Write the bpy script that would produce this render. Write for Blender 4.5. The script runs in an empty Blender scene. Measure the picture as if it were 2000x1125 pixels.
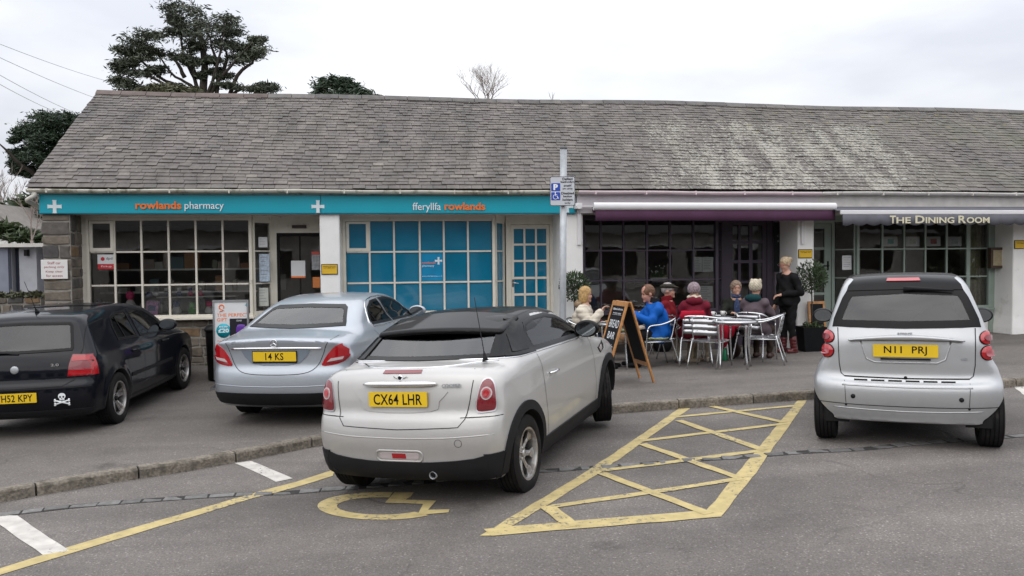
import bpy, bmesh, math, random
import numpy as np
from mathutils import Vector, Matrix, Euler, noise
from mathutils.bvhtree import BVHTree
from mathutils.geometry import delaunay_2d_cdt
random.seed(7); np.random.seed(7)
import time; T0 = time.time()
PI = math.pi
SC = bpy.context.scene
COL = SC.collection

# ------------------------------------------------------------------ camera
CAM_Z, FPX, PITCH, ROLL = 1.70, 1600.0, math.atan(50.5/1600), 0.010
F_ = Vector((0, math.cos(PITCH), -math.sin(PITCH)))
R0 = Vector((1, 0, 0)); U0 = Vector((0, math.sin(PITCH), math.cos(PITCH)))
R_ = R0*math.cos(ROLL) - U0*math.sin(ROLL)
U_ = R0*math.sin(ROLL) + U0*math.cos(ROLL)
cd = bpy.data.cameras.new('camera'); cam = bpy.data.objects.new('camera', cd); COL.objects.link(cam)
cam.matrix_world = Matrix(((R_.x, U_.x, -F_.x, 0), (R_.y, U_.y, -F_.y, 0), (R_.z, U_.z, -F_.z, CAM_Z), (0, 0, 0, 1)))
cd.sensor_width = 36; cd.lens = 36*FPX/2000; cd.clip_end = 2000; cd.clip_start = 0.05
SC.camera = cam
SC.view_settings.view_transform = 'Standard'; SC.view_settings.look = 'None'
SC.view_settings.exposure = 0.12; SC.view_settings.gamma = 1.0; SC.view_settings.use_curve_mapping = False
SC.cycles.max_bounces = 8; SC.cycles.transparent_max_bounces = 16; SC.cycles.caustics_reflective = False; SC.cycles.caustics_refractive = False

# ------------------------------------------------------------------ world: overcast sky
SUN_EL, SUN_ROT = math.radians(48), math.radians(200)
w = bpy.data.worlds.new('World'); SC.world = w; w.use_nodes = True
nt = w.node_tree; N = nt.nodes; L = nt.links
for n in list(N): N.remove(n)
out = N.new('ShaderNodeOutputWorld'); bg = N.new('ShaderNodeBackground'); bg.inputs[1].default_value = 0.1
sky = N.new('ShaderNodeTexSky'); sky.sky_type = 'NISHITA'; sky.sun_disc = False
sky.sun_elevation = SUN_EL; sky.sun_rotation = SUN_ROT; sky.dust_density = 3
tc = N.new('ShaderNodeTexCoord'); sep = N.new('ShaderNodeSeparateXYZ'); L.new(tc.outputs['Generated'], sep.inputs[0])
mp = N.new('ShaderNodeMapping'); mp.inputs['Scale'].default_value = (1, 1, 3.2); L.new(tc.outputs['Generated'], mp.inputs[0])
n1 = N.new('ShaderNodeTexNoise'); n1.inputs['Scale'].default_value = 2.1; n1.inputs['Detail'].default_value = 6; n1.inputs['Roughness'].default_value = .5
L.new(mp.outputs[0], n1.inputs['Vector'])
cr = N.new('ShaderNodeValToRGB'); cr.color_ramp.elements[0].position = .36; cr.color_ramp.elements[1].position = .66
cr.color_ramp.elements[0].color = (6.0, 6.25, 6.85, 1); cr.color_ramp.elements[1].color = (9.0, 9.05, 9.2, 1)
L.new(n1.outputs[0], cr.inputs[0])
# CIE overcast: brighter towards the zenith
el = N.new('ShaderNodeMapRange'); el.inputs[1].default_value = 0.0; el.inputs[2].default_value = 1.0; el.inputs[3].default_value = .93; el.inputs[4].default_value = 2.5
L.new(sep.outputs[2], el.inputs[0])
vm = N.new('ShaderNodeVectorMath'); vm.operation = 'SCALE'; L.new(cr.outputs[0], vm.inputs[0]); L.new(el.outputs[0], vm.inputs['Scale'])
mx = N.new('ShaderNodeMix'); mx.data_type = 'RGBA'; mx.inputs[0].default_value = .93
L.new(sky.outputs[0], mx.inputs[6]); L.new(vm.outputs[0], mx.inputs[7]); L.new(mx.outputs[2], bg.inputs[0]); L.new(bg.outputs[0], out.inputs[0])
sl = bpy.data.lights.new('sun', 'SUN'); sl.energy = 0.7; sl.angle = math.radians(75); sl.color = (1, .94, .86)
so = bpy.data.objects.new('sun', sl); COL.objects.link(so)
_d = Vector((math.sin(SUN_ROT)*math.cos(SUN_EL), math.cos(SUN_ROT)*math.cos(SUN_EL), math.sin(SUN_EL)))
so.rotation_euler = (-_d).to_track_quat('-Z', 'Y').to_euler(); so.location = (-5, -5, 30)

# ------------------------------------------------------------------ tools
def ray(px, py):
    return (F_*FPX + R_*(px-1000) - U_*(py-562.5)).normalized()
def at(px, py, Y):
    d = ray(px, py); return Vector((0, 0, CAM_Z)) + d*(Y/d.y)
def lerp_tab(tab, x):
    xs, ys = zip(*tab); return float(np.interp(x, xs, ys))
def sstep(t): t = max(0., min(1., t)); return t*t*(3-2*t)

KERB = [(-14, 3.4), (-9, 4.8), (-6, 6.1), (-4.36, 6.98), (-3.69, 7.53), (-3.11, 7.9), (-2.08, 8.88), (-.4, 9.3), (1.2, 9.62), (3.5, 9.75), (6.5, 10.4), (10, 11.0), (20, 12.8), (60, 20)]
ROADZ = [(-40, -.9), (-14, -.62), (-8, -.43), (-4.2, -.31), (-2, -.275), (0, -.15), (1.2, -.10), (3.5, .02), (6.6, .05), (12, .1), (60, .4)]
BASEZ = [(-40, -.3), (-14, -.1), (-8, -.02), (-5.3, 0), (0, 0), (5, .02), (7, .09), (9.5, .2), (14, .3), (60, .5)]
TH = math.atan(.16)
def kerb_y(x): return lerp_tab(KERB, x)
def road_z(x, y=0): return lerp_tab(ROADZ, x)-.045*math.exp(-((x+1.45)**2+(y-6.9)**2)/.9)
def face_y(x): return 14.32 + .16*x
def pave_z(x, y):
    k = kerb_y(x); t = (y-k)/max(.5, face_y(x)-k)
    zk = road_z(x)+.10
    return zk + (lerp_tab(BASEZ, x)-zk)*max(0, min(1.0, t))**lerp_tab([(-4.4, 12), (-3.4, 5), (-2, 3), (1, 1.4)], x)
def gz(x, y):
    return pave_z(x, y) if y > kerb_y(x) else road_z(x, y)
def ground(px, py, surf=gz):
    d = ray(px, py); o = Vector((0, 0, CAM_Z)); t = 1.0
    while t < 200:
        p = o+d*t
        if p.z <= surf(p.x, p.y): break
        t += .02
    a, b = t-.02, t
    for _ in range(12):
        m = (a+b)/2; p = o+d*m
        if p.z <= surf(p.x, p.y): b = m
        else: a = m
    return o+d*b

def link(o, parent=None):
    COL.objects.link(o)
    if parent is not None: o.parent = parent
    return o
def tag(o, label=None, cat=None, group=None, kind=None):
    if label: o['label'] = label
    if cat: o['category'] = cat
    if group: o['group'] = group
    if kind: o['kind'] = kind
    return o
def empty(name, loc=(0, 0, 0), rz=0, parent=None):
    o = bpy.data.objects.new(name, None); o.empty_display_size = .1
    o.location = loc; o.rotation_euler = (0, 0, rz); return link(o, parent)
def thing(name, label, cat, loc=(0, 0, 0), rz=0, group=None):
    return tag(empty(name, loc, rz), label, cat, group)
KIDS = {}
def copy_tree(o, parent=None):
    c = o.copy(); COL.objects.link(c)
    if parent is not None: c.parent = parent
    for ch in [x for x in bpy.data.objects if x.parent == o]: copy_tree(ch, c)
    return c

def hashname(s): return sum(ord(c)*(i+1) for i, c in enumerate(s))
class MB:
    def __init__(s): s.v = []; s.f = []; s.sm = []
    def add(s, vs, fs, smooth=False, M=None):
        b = len(s.v)
        s.v += [tuple(M @ Vector(v)) if M is not None else tuple(v) for v in vs]
        s.f += [tuple(i+b for i in f) for f in fs]; s.sm += [smooth]*len(fs); return s
    def box(s, x0, x1, y0, y1, z0, z1, M=None, j=0):
        r = (lambda: random.uniform(-j, j)) if j else (lambda: 0)
        vs = [(x+r(), y+r(), z+r()) for z in (z0, z1) for y in (y0, y1) for x in (x0, x1)]
        return s.add(vs, [(0, 2, 3, 1), (4, 5, 7, 6), (0, 1, 5, 4), (2, 6, 7, 3), (0, 4, 6, 2), (1, 3, 7, 5)], False, M)
    def prism(s, pts, axis='y', a=0, b=.1, M=None, smooth=False):
        """pts 2d polygon (any orientation) extruded from a to b along axis"""
        n = len(pts)
        area = sum(pts[i][0]*pts[(i+1) % n][1]-pts[(i+1) % n][0]*pts[i][1] for i in range(n))
        if area < 0: pts = pts[::-1]
        def mk(p, c): return {'y': (p[0], c, p[1]), 'x': (c, p[0], p[1]), 'z': (p[0], p[1], c)}[axis]
        vs = [mk(p, a) for p in pts]+[mk(p, b) for p in pts]
        fs = [tuple(range(n)), tuple(range(2*n-1, n-1, -1))]+[(i, n+i, n+(i+1) % n, (i+1) % n) for i in range(n)]
        if axis != 'y': fs = [f[::-1] for f in fs]
        if a > b: fs = [f[::-1] for f in fs]
        return s.add(vs, fs, smooth, M)
    def tube(s, pts, r, n=8, M=None, closed=False, caps=True):
        pts = [Vector(p) for p in pts]; m = len(pts)
        rs = r if isinstance(r, (list, tuple)) else [r]*m
        vs = []; prev = None
        for i, p in enumerate(pts):
            if closed: t = pts[(i+1) % m]-pts[i-1]
            else: t = pts[min(i+1, m-1)]-pts[max(i-1, 0)]
            t = t.normalized() if t.length > 1e-9 else Vector((0, 0, 1))
            if prev is None:
                a = Vector((0, 0, 1)) if abs(t.z) < .9 else Vector((1, 0, 0))
                u = t.cross(a).normalized()
            else:
                u = (prev - t*prev.dot(t)); u = u.normalized() if u.length > 1e-6 else t.orthogonal().normalized()
            prev = u; w_ = t.cross(u)
            for k in range(n):
                an = 2*PI*k/n; vs.append(p+(u*math.cos(an)+w_*math.sin(an))*rs[i])
        fs = []
        for i in range(m if closed else m-1):
            for k in range(n):
                a0, a1 = i*n+k, i*n+(k+1) % n; b0, b1 = ((i+1) % m)*n+k, ((i+1) % m)*n+(k+1) % n
                fs.append((a0, a1, b1, b0))
        s.add(vs, fs, True, M)
        if caps and not closed:
            b = len(s.v)-len(vs)
            s.f += [tuple(b+k for k in range(n))[::-1], tuple(b+(m-1)*n+k for k in range(n))]; s.sm += [False, False]
        return s
    def lathe(s, prof, n=24, axis='z', M=None, smooth=True, closed=False, caps=True):
        vs = []
        for r, h in prof:
            for k in range(n):
                an = 2*PI*k/n; c, q = r*math.cos(an), r*math.sin(an)
                vs.append({'z': (c, q, h), 'y': (c, h, q), 'x': (h, c, q)}[axis])
        m = len(prof); fs = []
        for i in range(m if closed else m-1):
            for k in range(n):
                f = (i*n+k, i*n+(k+1) % n, ((i+1) % m)*n+(k+1) % n, ((i+1) % m)*n+k)
                fs.append(f if axis != 'y' else f[::-1])
        if caps and not closed and prof[0][0] > 1e-6: fs.append(tuple(range(n))[::-1] if axis != 'y' else tuple(range(n)))
        if caps and not closed and prof[-1][0] > 1e-6:
            f = tuple((m-1)*n+k for k in range(n)); fs.append(f if axis != 'y' else f[::-1])
        return s.add(vs, fs, smooth, M)
    def build(s, name, mat, parent=None, loc=None, bevel=0, auto=None):
        me = bpy.data.meshes.new(name); me.from_pydata(s.v, [], s.f); me.validate()
        if len(me.polygons) == len(s.sm): me.polygons.foreach_set('use_smooth', s.sm)
        if auto:
            me.polygons.foreach_set('use_smooth', [True]*len(me.polygons)); me.set_sharp_from_angle(angle=auto)
        if mat is not None: me.materials.append(mat)
        o = bpy.data.objects.new(name, me); link(o, parent)
        if loc is not None: o.location = loc
        if bevel:
            md = o.modifiers.new('b', 'BEVEL'); md.width = bevel; md.segments = 2; md.limit_method = 'ANGLE'; md.angle_limit = .6
        return o
def smooth_path(pts, k=6, closed=False):
    pts = [Vector(p) for p in pts]; n = len(pts); o = []
    rng = n if closed else n-1
    for i in range(rng):
        if closed: p0, p1, p2, p3 = pts[i-1], pts[i], pts[(i+1) % n], pts[(i+2) % n]
        else:
            p1, p2 = pts[i], pts[i+1]; p0 = pts[i-1] if i else p1*2-p2; p3 = pts[i+2] if i+2 < n else p2*2-p1
        for j in range(k):
            t = j/k
            o.append(.5*((2*p1)+(p2-p0)*t+(2*p0-5*p1+4*p2-p3)*t*t+(3*p1-p0-3*p2+p3)*t*t*t))
    if not closed: o.append(pts[-1])
    return o
def sp2(pts, k=5, closed=True):
    return [(p.x, p.y) for p in smooth_path([(a, b, 0) for a, b in pts], k, closed)]
def rrect(x0, x1, z0, z1, r, k=4):
    o = []
    for cx, cz, a0 in ((x1-r, z0+r, -90), (x1-r, z1-r, 0), (x0+r, z1-r, 90), (x0+r, z0+r, 180)):
        for i in range(k+1):
            a = math.radians(a0+90*i/k); o.append((cx+r*math.cos(a), cz+r*math.sin(a)))
    return o
def text_mesh(s, width=None, height=None, depth=.004, bold=0.0, align='CENTER', shear=0, spacing=1.0):
    c = bpy.data.curves.new('t', 'FONT'); c.body = s; c.extrude = .5; c.align_x = 'LEFT'; c.shear = shear
    c.space_character = spacing; c.resolution_u = 3
    if bold: c.offset = bold
    o = bpy.data.objects.new('t', c); COL.objects.link(o)
    bpy.context.view_layer.update()
    dg = bpy.context.evaluated_depsgraph_get()
    me = bpy.data.meshes.new_from_object(o.evaluated_get(dg)); bpy.data.objects.remove(o); bpy.data.curves.remove(c)
    n = len(me.vertices); a = np.empty(n*3); me.vertices.foreach_get('co', a); a = a.reshape(-1, 3)
    lo, hi = a.min(0), a.max(0)
    sx = width/(hi[0]-lo[0]) if width else None; sy = height/(hi[1]-lo[1]) if height else None
    sx = sx or sy; sy = sy or sx
    b = np.empty_like(a); b[:, 0] = (a[:, 0]-lo[0])*sx; b[:, 2] = (a[:, 1]-lo[1])*sy; b[:, 1] = -(a[:, 2]+.5)*depth
    if align == 'CENTER': b[:, 0] -= (hi[0]-lo[0])*sx/2
    me.vertices.foreach_set('co', b.ravel()); me.update()
    return me
def text(name, s, mat, parent, loc, width=None, height=None, rz=0, **k):
    me = text_mesh(s, width, height, **k); me.materials.clear(); me.materials.append(mat); me.name = name
    o = bpy.data.objects.new(name, me); link(o, parent); o.location = loc; o.rotation_euler = (0, 0, rz); return o

# ------------------------------------------------------------------ materials
def newmat(name):
    m = bpy.data.materials.new(name); m.use_nodes = True; return m, m.node_tree.nodes, m.node_tree.links, m.node_tree.nodes['Principled BSDF']
def rgb(h):
    v = [int(h[i:i+2], 16)/255 for i in (0, 2, 4)]
    return tuple(((c+.055)/1.055)**2.4 if c > .04045 else c/12.92 for c in v)
def mat(name, col, rough=.6, metal=0, var=.12, vs=6, bump=0, bs=60, coat=0, fine=0, spec=.5, island=0, objrand=0, dirt=None, world=False, sheen=0):
    m, N, L, P = newmat(name)
    P.inputs['Roughness'].default_value = rough; P.inputs['Metallic'].default_value = metal
    P.inputs['Coat Weight'].default_value = coat; P.inputs['Coat Roughness'].default_value = .03
    P.inputs['Specular IOR Level'].default_value = spec
    if sheen: P.inputs['Sheen Weight'].default_value = sheen
    if world: g = N.new('ShaderNodeNewGeometry'); vec = g.outputs['Position']
    else: t = N.new('ShaderNodeTexCoord'); vec = t.outputs['Object']
    nz = N.new('ShaderNodeTexNoise'); nz.inputs['Scale'].default_value = vs; nz.inputs['Detail'].default_value = 5; L.new(vec, nz.inputs['Vector'])
    mr = N.new('ShaderNodeMapRange'); mr.inputs[1].default_value = .3; mr.inputs[2].default_value = .7; mr.inputs[3].default_value = 1-var; mr.inputs[4].default_value = 1+var
    L.new(nz.outputs[0], mr.inputs[0]); val = mr.outputs[0]
    def mul(a, b):
        q = N.new('ShaderNodeMath'); q.operation = 'MULTIPLY'; L.new(a, q.inputs[0]); L.new(b, q.inputs[1]); return q.outputs[0]
    if island or objrand:
        src = N.new('ShaderNodeNewGeometry').outputs['Random Per Island'] if island else N.new('ShaderNodeObjectInfo').outputs['Random']
        a = island or objrand
        r = N.new('ShaderNodeMapRange'); r.inputs[3].default_value = 1-a; r.inputs[4].default_value = 1+a; L.new(src, r.inputs[0]); val = mul(val, r.outputs[0])
    if fine:
        f = N.new('ShaderNodeTexNoise'); f.inputs['Scale'].default_value = bs; f.inputs['Detail'].default_value = 2; L.new(vec, f.inputs['Vector'])
        r = N.new('ShaderNodeMapRange'); r.inputs[1].default_value = .3; r.inputs[2].default_value = .7; r.inputs[3].default_value = 1-fine; r.inputs[4].default_value = 1+fine; L.new(f.outputs[0], r.inputs[0]); val = mul(val, r.outputs[0])
    sc = N.new('ShaderNodeVectorMath'); sc.operation = 'SCALE'; sc.inputs[0].default_value = col[:3]; L.new(val, sc.inputs['Scale'])
    c = sc.outputs[0]
    if dirt:   # (colour, scale, threshold, amount)
        dn = N.new('ShaderNodeTexNoise'); dn.inputs['Scale'].default_value = dirt[1]; dn.inputs['Detail'].default_value = 8; dn.inputs['Roughness'].default_value = .65; L.new(vec, dn.inputs['Vector'])
        dr = N.new('ShaderNodeMapRange'); dr.inputs[1].default_value = dirt[2]; dr.inputs[2].default_value = dirt[2]+.12; dr.inputs[4].default_value = dirt[3]; L.new(dn.outputs[0], dr.inputs[0])
        mx = N.new('ShaderNodeMix'); mx.data_type = 'RGBA'; L.new(dr.outputs[0], mx.inputs[0]); L.new(c, mx.inputs[6]); mx.inputs[7].default_value = (*dirt[0], 1); c = mx.outputs[2]
    L.new(c, P.inputs['Base Color'])
    if bump:
        bn = N.new('ShaderNodeTexNoise'); bn.inputs['Scale'].default_value = bs; bn.inputs['Detail'].default_value = 4; L.new(vec, bn.inputs['Vector'])
        bb = N.new('ShaderNodeBump'); bb.inputs['Strength'].default_value = bump; bb.inputs['Distance'].default_value = .01; L.new(bn.outputs[0], bb.inputs['Height']); L.new(bb.outputs[0], P.inputs['Normal'])
    return m
def glass(name, tint=(.6, .65, .65), ior=1.5, rough=.0, wav=0):
    m, N, L, P = newmat(name); N.remove(P)
    tr = N.new('ShaderNodeBsdfTransparent'); tr.inputs[0].default_value = (*tint, 1)
    gl = N.new('ShaderNodeBsdfGlossy'); gl.inputs['Roughness'].default_value = rough
    fr = N.new('ShaderNodeFresnel'); fr.inputs[0].default_value = ior
    ms = N.new('ShaderNodeMixShader'); L.new(fr.outputs[0], ms.inputs[0]); L.new(tr.outputs[0], ms.inputs[1]); L.new(gl.outputs[0], ms.inputs[2])
    if wav:
        t = N.new('ShaderNodeNewGeometry'); nz = N.new('ShaderNodeTexNoise'); nz.inputs['Scale'].default_value = 1.6; L.new(t.outputs['Position'], nz.inputs['Vector'])
        b = N.new('ShaderNodeBump'); b.inputs['Strength'].default_value = wav; b.inputs['Distance'].default_value = .05; L.new(nz.outputs[0], b.inputs['Height']); L.new(b.outputs[0], gl.inputs['Normal'])
    L.new(ms.outputs[0], N['Material Output'].inputs[0]); return m

MT = {}
MT['white_paint'] = mat('white painted wood', (.66, .64, .58), .45, var=.06, dirt=((.35, .31, .24), 9, .62, .5), world=True)
MT['cream_paint'] = mat('cream painted wood', (.72, .68, .59), .5, var=.06, dirt=((.30, .26, .19), 9, .60, .5), world=True)
MT['gutter'] = mat('weathered white gutter', (.62, .60, .52), .4, var=.1, dirt=((.14, .13, .08), 5, .52, .8), world=True)
MT['gutter_pink'] = mat('pinkish white gutter', (.68, .57, .59), .4, var=.05, world=True)
MT['gutter_grey'] = mat('grey white gutter', (.62, .60, .57), .4, var=.08, dirt=((.2, .18, .15), 5, .58, .6), world=True)
MT['render_white'] = mat('white rendered wall', (.82, .81, .79), .85, var=.05, vs=3, bump=.35, bs=45, dirt=((.42, .40, .36), 2.2, .60, .5), world=True)
MT['render_grey'] = mat('grey render', (.28, .27, .27), .85, var=.08, bump=.3, world=True)
MT['teal'] = mat('teal sign face', rgb('02a0b4'), .32, var=.04, vs=1.5, world=True)
MT['teal_dark'] = mat('sign edge', rgb('0a5f70'), .4)
MT['orange'] = mat('orange lettering', rgb('f07a30'), .4, var=.02)
MT['white_letter'] = mat('white lettering', (.85, .88, .9), .4, var=.02)
MT['cross_white'] = mat('pale cross', (.72, .80, .82), .4, var=.02)
MT['stone'] = None
MT['mortar'] = mat('mortar', (.27, .25, .22), .95, var=.2, vs=12, bump=.6, bs=60, world=True)
MT['black'] = mat('black paint', (.010, .010, .011), .4, spec=.2)
MT['rubber'] = mat('tyre rubber', (.016, .015, .015), .8, var=.15, spec=.15, bump=.15, bs=80, dirt=((.06, .055, .05), 6, .55, .6))
MT['alu'] = mat('polished aluminium', (.66, .67, .68), .24, metal=1, var=.04)
MT['alu_sheet'] = mat('brushed aluminium', (.52, .53, .55), .36, metal=1, var=.06)
MT['steel'] = mat('galvanised steel', (.42, .44, .46), .5, metal=.6, var=.12, vs=14)
MT['chrome'] = mat('chrome', (.85, .86, .88), .08, metal=1, var=.01)
MT['paper'] = mat('white paper', (.72, .73, .74), .7, var=.03)
MT['paper_print'] = mat('printed paper', (.55, .57, .58), .7, var=.25, vs=40)
MT['wood'] = mat('varnished wood', (.46, .21, .065), .45, var=.25, vs=14, coat=.2)
MT['chalk'] = mat('chalkboard', (.012, .013, .015), .7, spec=.15, var=.25, vs=6)
MT['chalk_text'] = mat('chalk lettering', (.75, .77, .8), .8)
MT['window_glass'] = glass('shop glass', (.84, .86, .84), 1.9, wav=.035)
MT['teal_film'] = mat('teal window film', rgb('046e8e'), .12, var=.09, vs=2.2, coat=.5, world=True, bump=.02, bs=2)
MT['dark'] = mat('dark interior', (.02, .018, .018), .9, spec=.1)
MT['yellow'] = mat('yellow notice', (.68, .42, .02), .5, var=.05)
MT['plate_y'] = mat('yellow plate', (.80, .53, .015), .4, var=.03)
MT['ink'] = mat('black ink', (.008, .008, .009), .6, spec=.1)
# ------------------------------------------------------------------ ground
def asphalt(name, base, crack=.55, patch=.25, joints=False):
    m, N, L, P = newmat(name)
    g = N.new('ShaderNodeNewGeometry'); v = g.outputs['Position']
    def noi(scale, detail=4, rough=.55, vec=v):
        n = N.new('ShaderNodeTexNoise'); n.inputs['Scale'].default_value = scale; n.inputs['Detail'].default_value = detail; n.inputs['Roughness'].default_value = rough; L.new(vec, n.inputs['Vector']); return n.outputs[0]
    def rng(x, a, b, c, d):
        r = N.new('ShaderNodeMapRange'); r.inputs[1].default_value = a; r.inputs[2].default_value = b; r.inputs[3].default_value = c; r.inputs[4].default_value = d; L.new(x, r.inputs[0]); return r.outputs[0]
    def mt(op, a, b):
        q = N.new('ShaderNodeMath'); q.operation = op
        for i, z in enumerate((a, b)):
            if isinstance(z, (int, float)): q.inputs[i].default_value = z
            else: L.new(z, q.inputs[i])
        return q.outputs[0]
    big = rng(noi(.45, 5, .6), .35, .65, 1-patch, 1+patch)
    mid = rng(noi(3.2, 4), .3, .7, .93, 1.07)
    vo = N.new('ShaderNodeTexVoronoi'); vo.inputs['Scale'].default_value = 95; L.new(v, vo.inputs['Vector'])
    agg = rng(vo.outputs['Distance'], .0, .8, 1.22, .75)
    vc = N.new('ShaderNodeSeparateColor'); L.new(vo.outputs['Color'], vc.inputs[0])
    spark = rng(vc.outputs[0], .93, 1.0, 1.0, 1.9)
    fine = rng(noi(60, 3), .25, .75, .72, 1.28)
    # worn smoother streaks, stretched along the road
    mp = N.new('ShaderNodeMapping'); mp.inputs['Rotation'].default_value = (0, 0, -.25); mp.inputs['Scale'].default_value = (.12, .9, 1); L.new(v, mp.inputs[0])
    streak = rng(noi(1.6, 4, .5, mp.outputs[0]), .42, .62, .90, 1.10)
    val = mt('MULTIPLY', mt('MULTIPLY', mt('MULTIPLY', big, mid), mt('MULTIPLY', agg, fine)), mt('MULTIPLY', spark, streak))
    # cracks
    wn = N.new('ShaderNodeTexNoise'); wn.inputs['Scale'].default_value = 1.3; L.new(v, wn.inputs['Vector'])
    va = N.new('ShaderNodeVectorMath'); va.operation = 'MULTIPLY_ADD'; L.new(wn.outputs['Color'], va.inputs[0]); va.inputs[1].default_value = (.9, .9, 0); L.new(v, va.inputs[2])
    vk = N.new('ShaderNodeTexVoronoi'); vk.feature = 'DISTANCE_TO_EDGE'; vk.inputs['Scale'].default_value = .42; L.new(va.outputs[0], vk.inputs['Vector'])
    cm = mt('MULTIPLY', rng(vk.outputs['Distance'], .0, .006, 1, 0), rng(noi(.8, 3), .5, .6, 0, 1))
    val = mt('MULTIPLY', val, rng(cm, 0, 1, 1, 1-crack))
    st = rng(noi(1.1, 7, .65), .61, .72, 1, .60); val = mt('MULTIPLY', val, st)
    sc = N.new('ShaderNodeVectorMath'); sc.operation = 'SCALE'; sc.inputs[0].default_value = base; L.new(val, sc.inputs['Scale']); L.new(sc.outputs[0], P.inputs['Base Color'])
    P.inputs['Roughness'].default_value = .88
    b = N.new('ShaderNodeBump'); b.inputs['Strength'].default_value = .55; b.inputs['Distance'].default_value = .006
    L.new(mt('SUBTRACT', mt('ADD', vo.outputs['Distance'], noi(40, 3)), mt('MULTIPLY', cm, 2.0)), b.inputs['Height']); L.new(b.outputs[0], P.inputs['Normal'])
    return m
MT['asphalt'] = asphalt('road asphalt', (.150, .135, .124), crack=.25)
MT['pave'] = asphalt('pavement asphalt', (.142, .127, .115), crack=.25, patch=.14)
def grid_sheet(name, xs, yfun0, yfun1, ny, zf, m, pw=1.0):
    vs = []; fs = []
    for x in xs:
        a, b = yfun0(x), yfun1(x)
        for j in range(ny+1):
            y = a+(b-a)*(j/ny)**pw; vs.append((x, y, zf(x, y)))
    for i in range(len(xs)-1):
        for j in range(ny):
            a = i*(ny+1)+j; fs.append((a, a+ny+1, a+ny+2, a+1))
    mb = MB(); mb.add(vs, fs, True); o = mb.build(name, m); tag(o, kind='structure'); return o
KW = .14   # kerb stone width
xs = sorted(set([x*.5 for x in range(-60, 81)]+[x*.125 for x in range(-28, 8)]+[q[0] for q in KERB+ROADZ+BASEZ if -30 < q[0] < 40]))
road = grid_sheet('road', xs, lambda x: -60, lambda x: kerb_y(x)+.05, 120, road_z, MT['asphalt'], .45)
pavement = grid_sheet('pavement', xs, lambda x: kerb_y(x)+KW-.03, lambda x: face_y(x)+8, 40, lambda x, y: pave_z(x, y)-.001, MT['pave'])
mb = MB(); mb.add([(-600, -600, -1.6), (600, -600, -1.6), (600, 600, -1.6), (-600, 600, -1.6)], [(0, 1, 2, 3)])
tag(mb.build('ground', mat('far ground', (.07, .08, .04), .95)), kind='structure')
vs = []
# kerb stones
MT['kerb'] = mat('worn concrete kerb', (.175, .153, .125), .9, var=.2, vs=5, bump=1.0, bs=38, fine=.35, objrand=.10, dirt=((.07, .06, .045), 7, .52, .75), world=True)
kerb = tag(empty('kerb'), kind='structure')
def kerb_pt(x, off): 
    d = (kerb_y(x+.05)-kerb_y(x-.05))/.1; n = Vector((-d, 1, 0)).normalized(); return Vector((x, kerb_y(x), 0))+n*off
x = -13.0; first = True
while x < 24:
    ln = .86 if x < -2 else .9
    k = kerb_y(x+.1)-kerb_y(x-.1); dx = ln/math.sqrt(1+(k/.2)**2)
    x2 = x+dx; mb = MB(); g = .006; top = .012*random.random()
    nseg = 4; rings = []
    for i in range(nseg+1):
        xx = x+g+(x2-g*2-x)*i/nseg; z0 = road_z(xx)
        jj = random.uniform(-.004, .004)
        a = [kerb_pt(xx, -.012+jj), kerb_pt(xx, 0+jj), kerb_pt(xx, .018), kerb_pt(xx, KW), kerb_pt(xx, KW)]
        zz = [z0-.06, z0+.082+random.uniform(-.006, .004), z0+.101+top*.4+random.uniform(-.003, .003), z0+.103, z0-.06]
        rings.append([(p.x, p.y, z) for p, z in zip(a, zz)])
    vsx = [p for r in rings for p in r]; fs = []
    for i in range(nseg):
        for j in range(4): fs.append((i*5+j, (i+1)*5+j, (i+1)*5+j+1, i*5+j+1))
    fs += [(0, 1, 2, 3, 4), tuple(nseg*5+j for j in (4, 3, 2, 1, 0))]
    mb.add(vsx, fs, False); o = mb.build('kerb_stone', MT['kerb'], kerb, bevel=.006)
    x = x2
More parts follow.
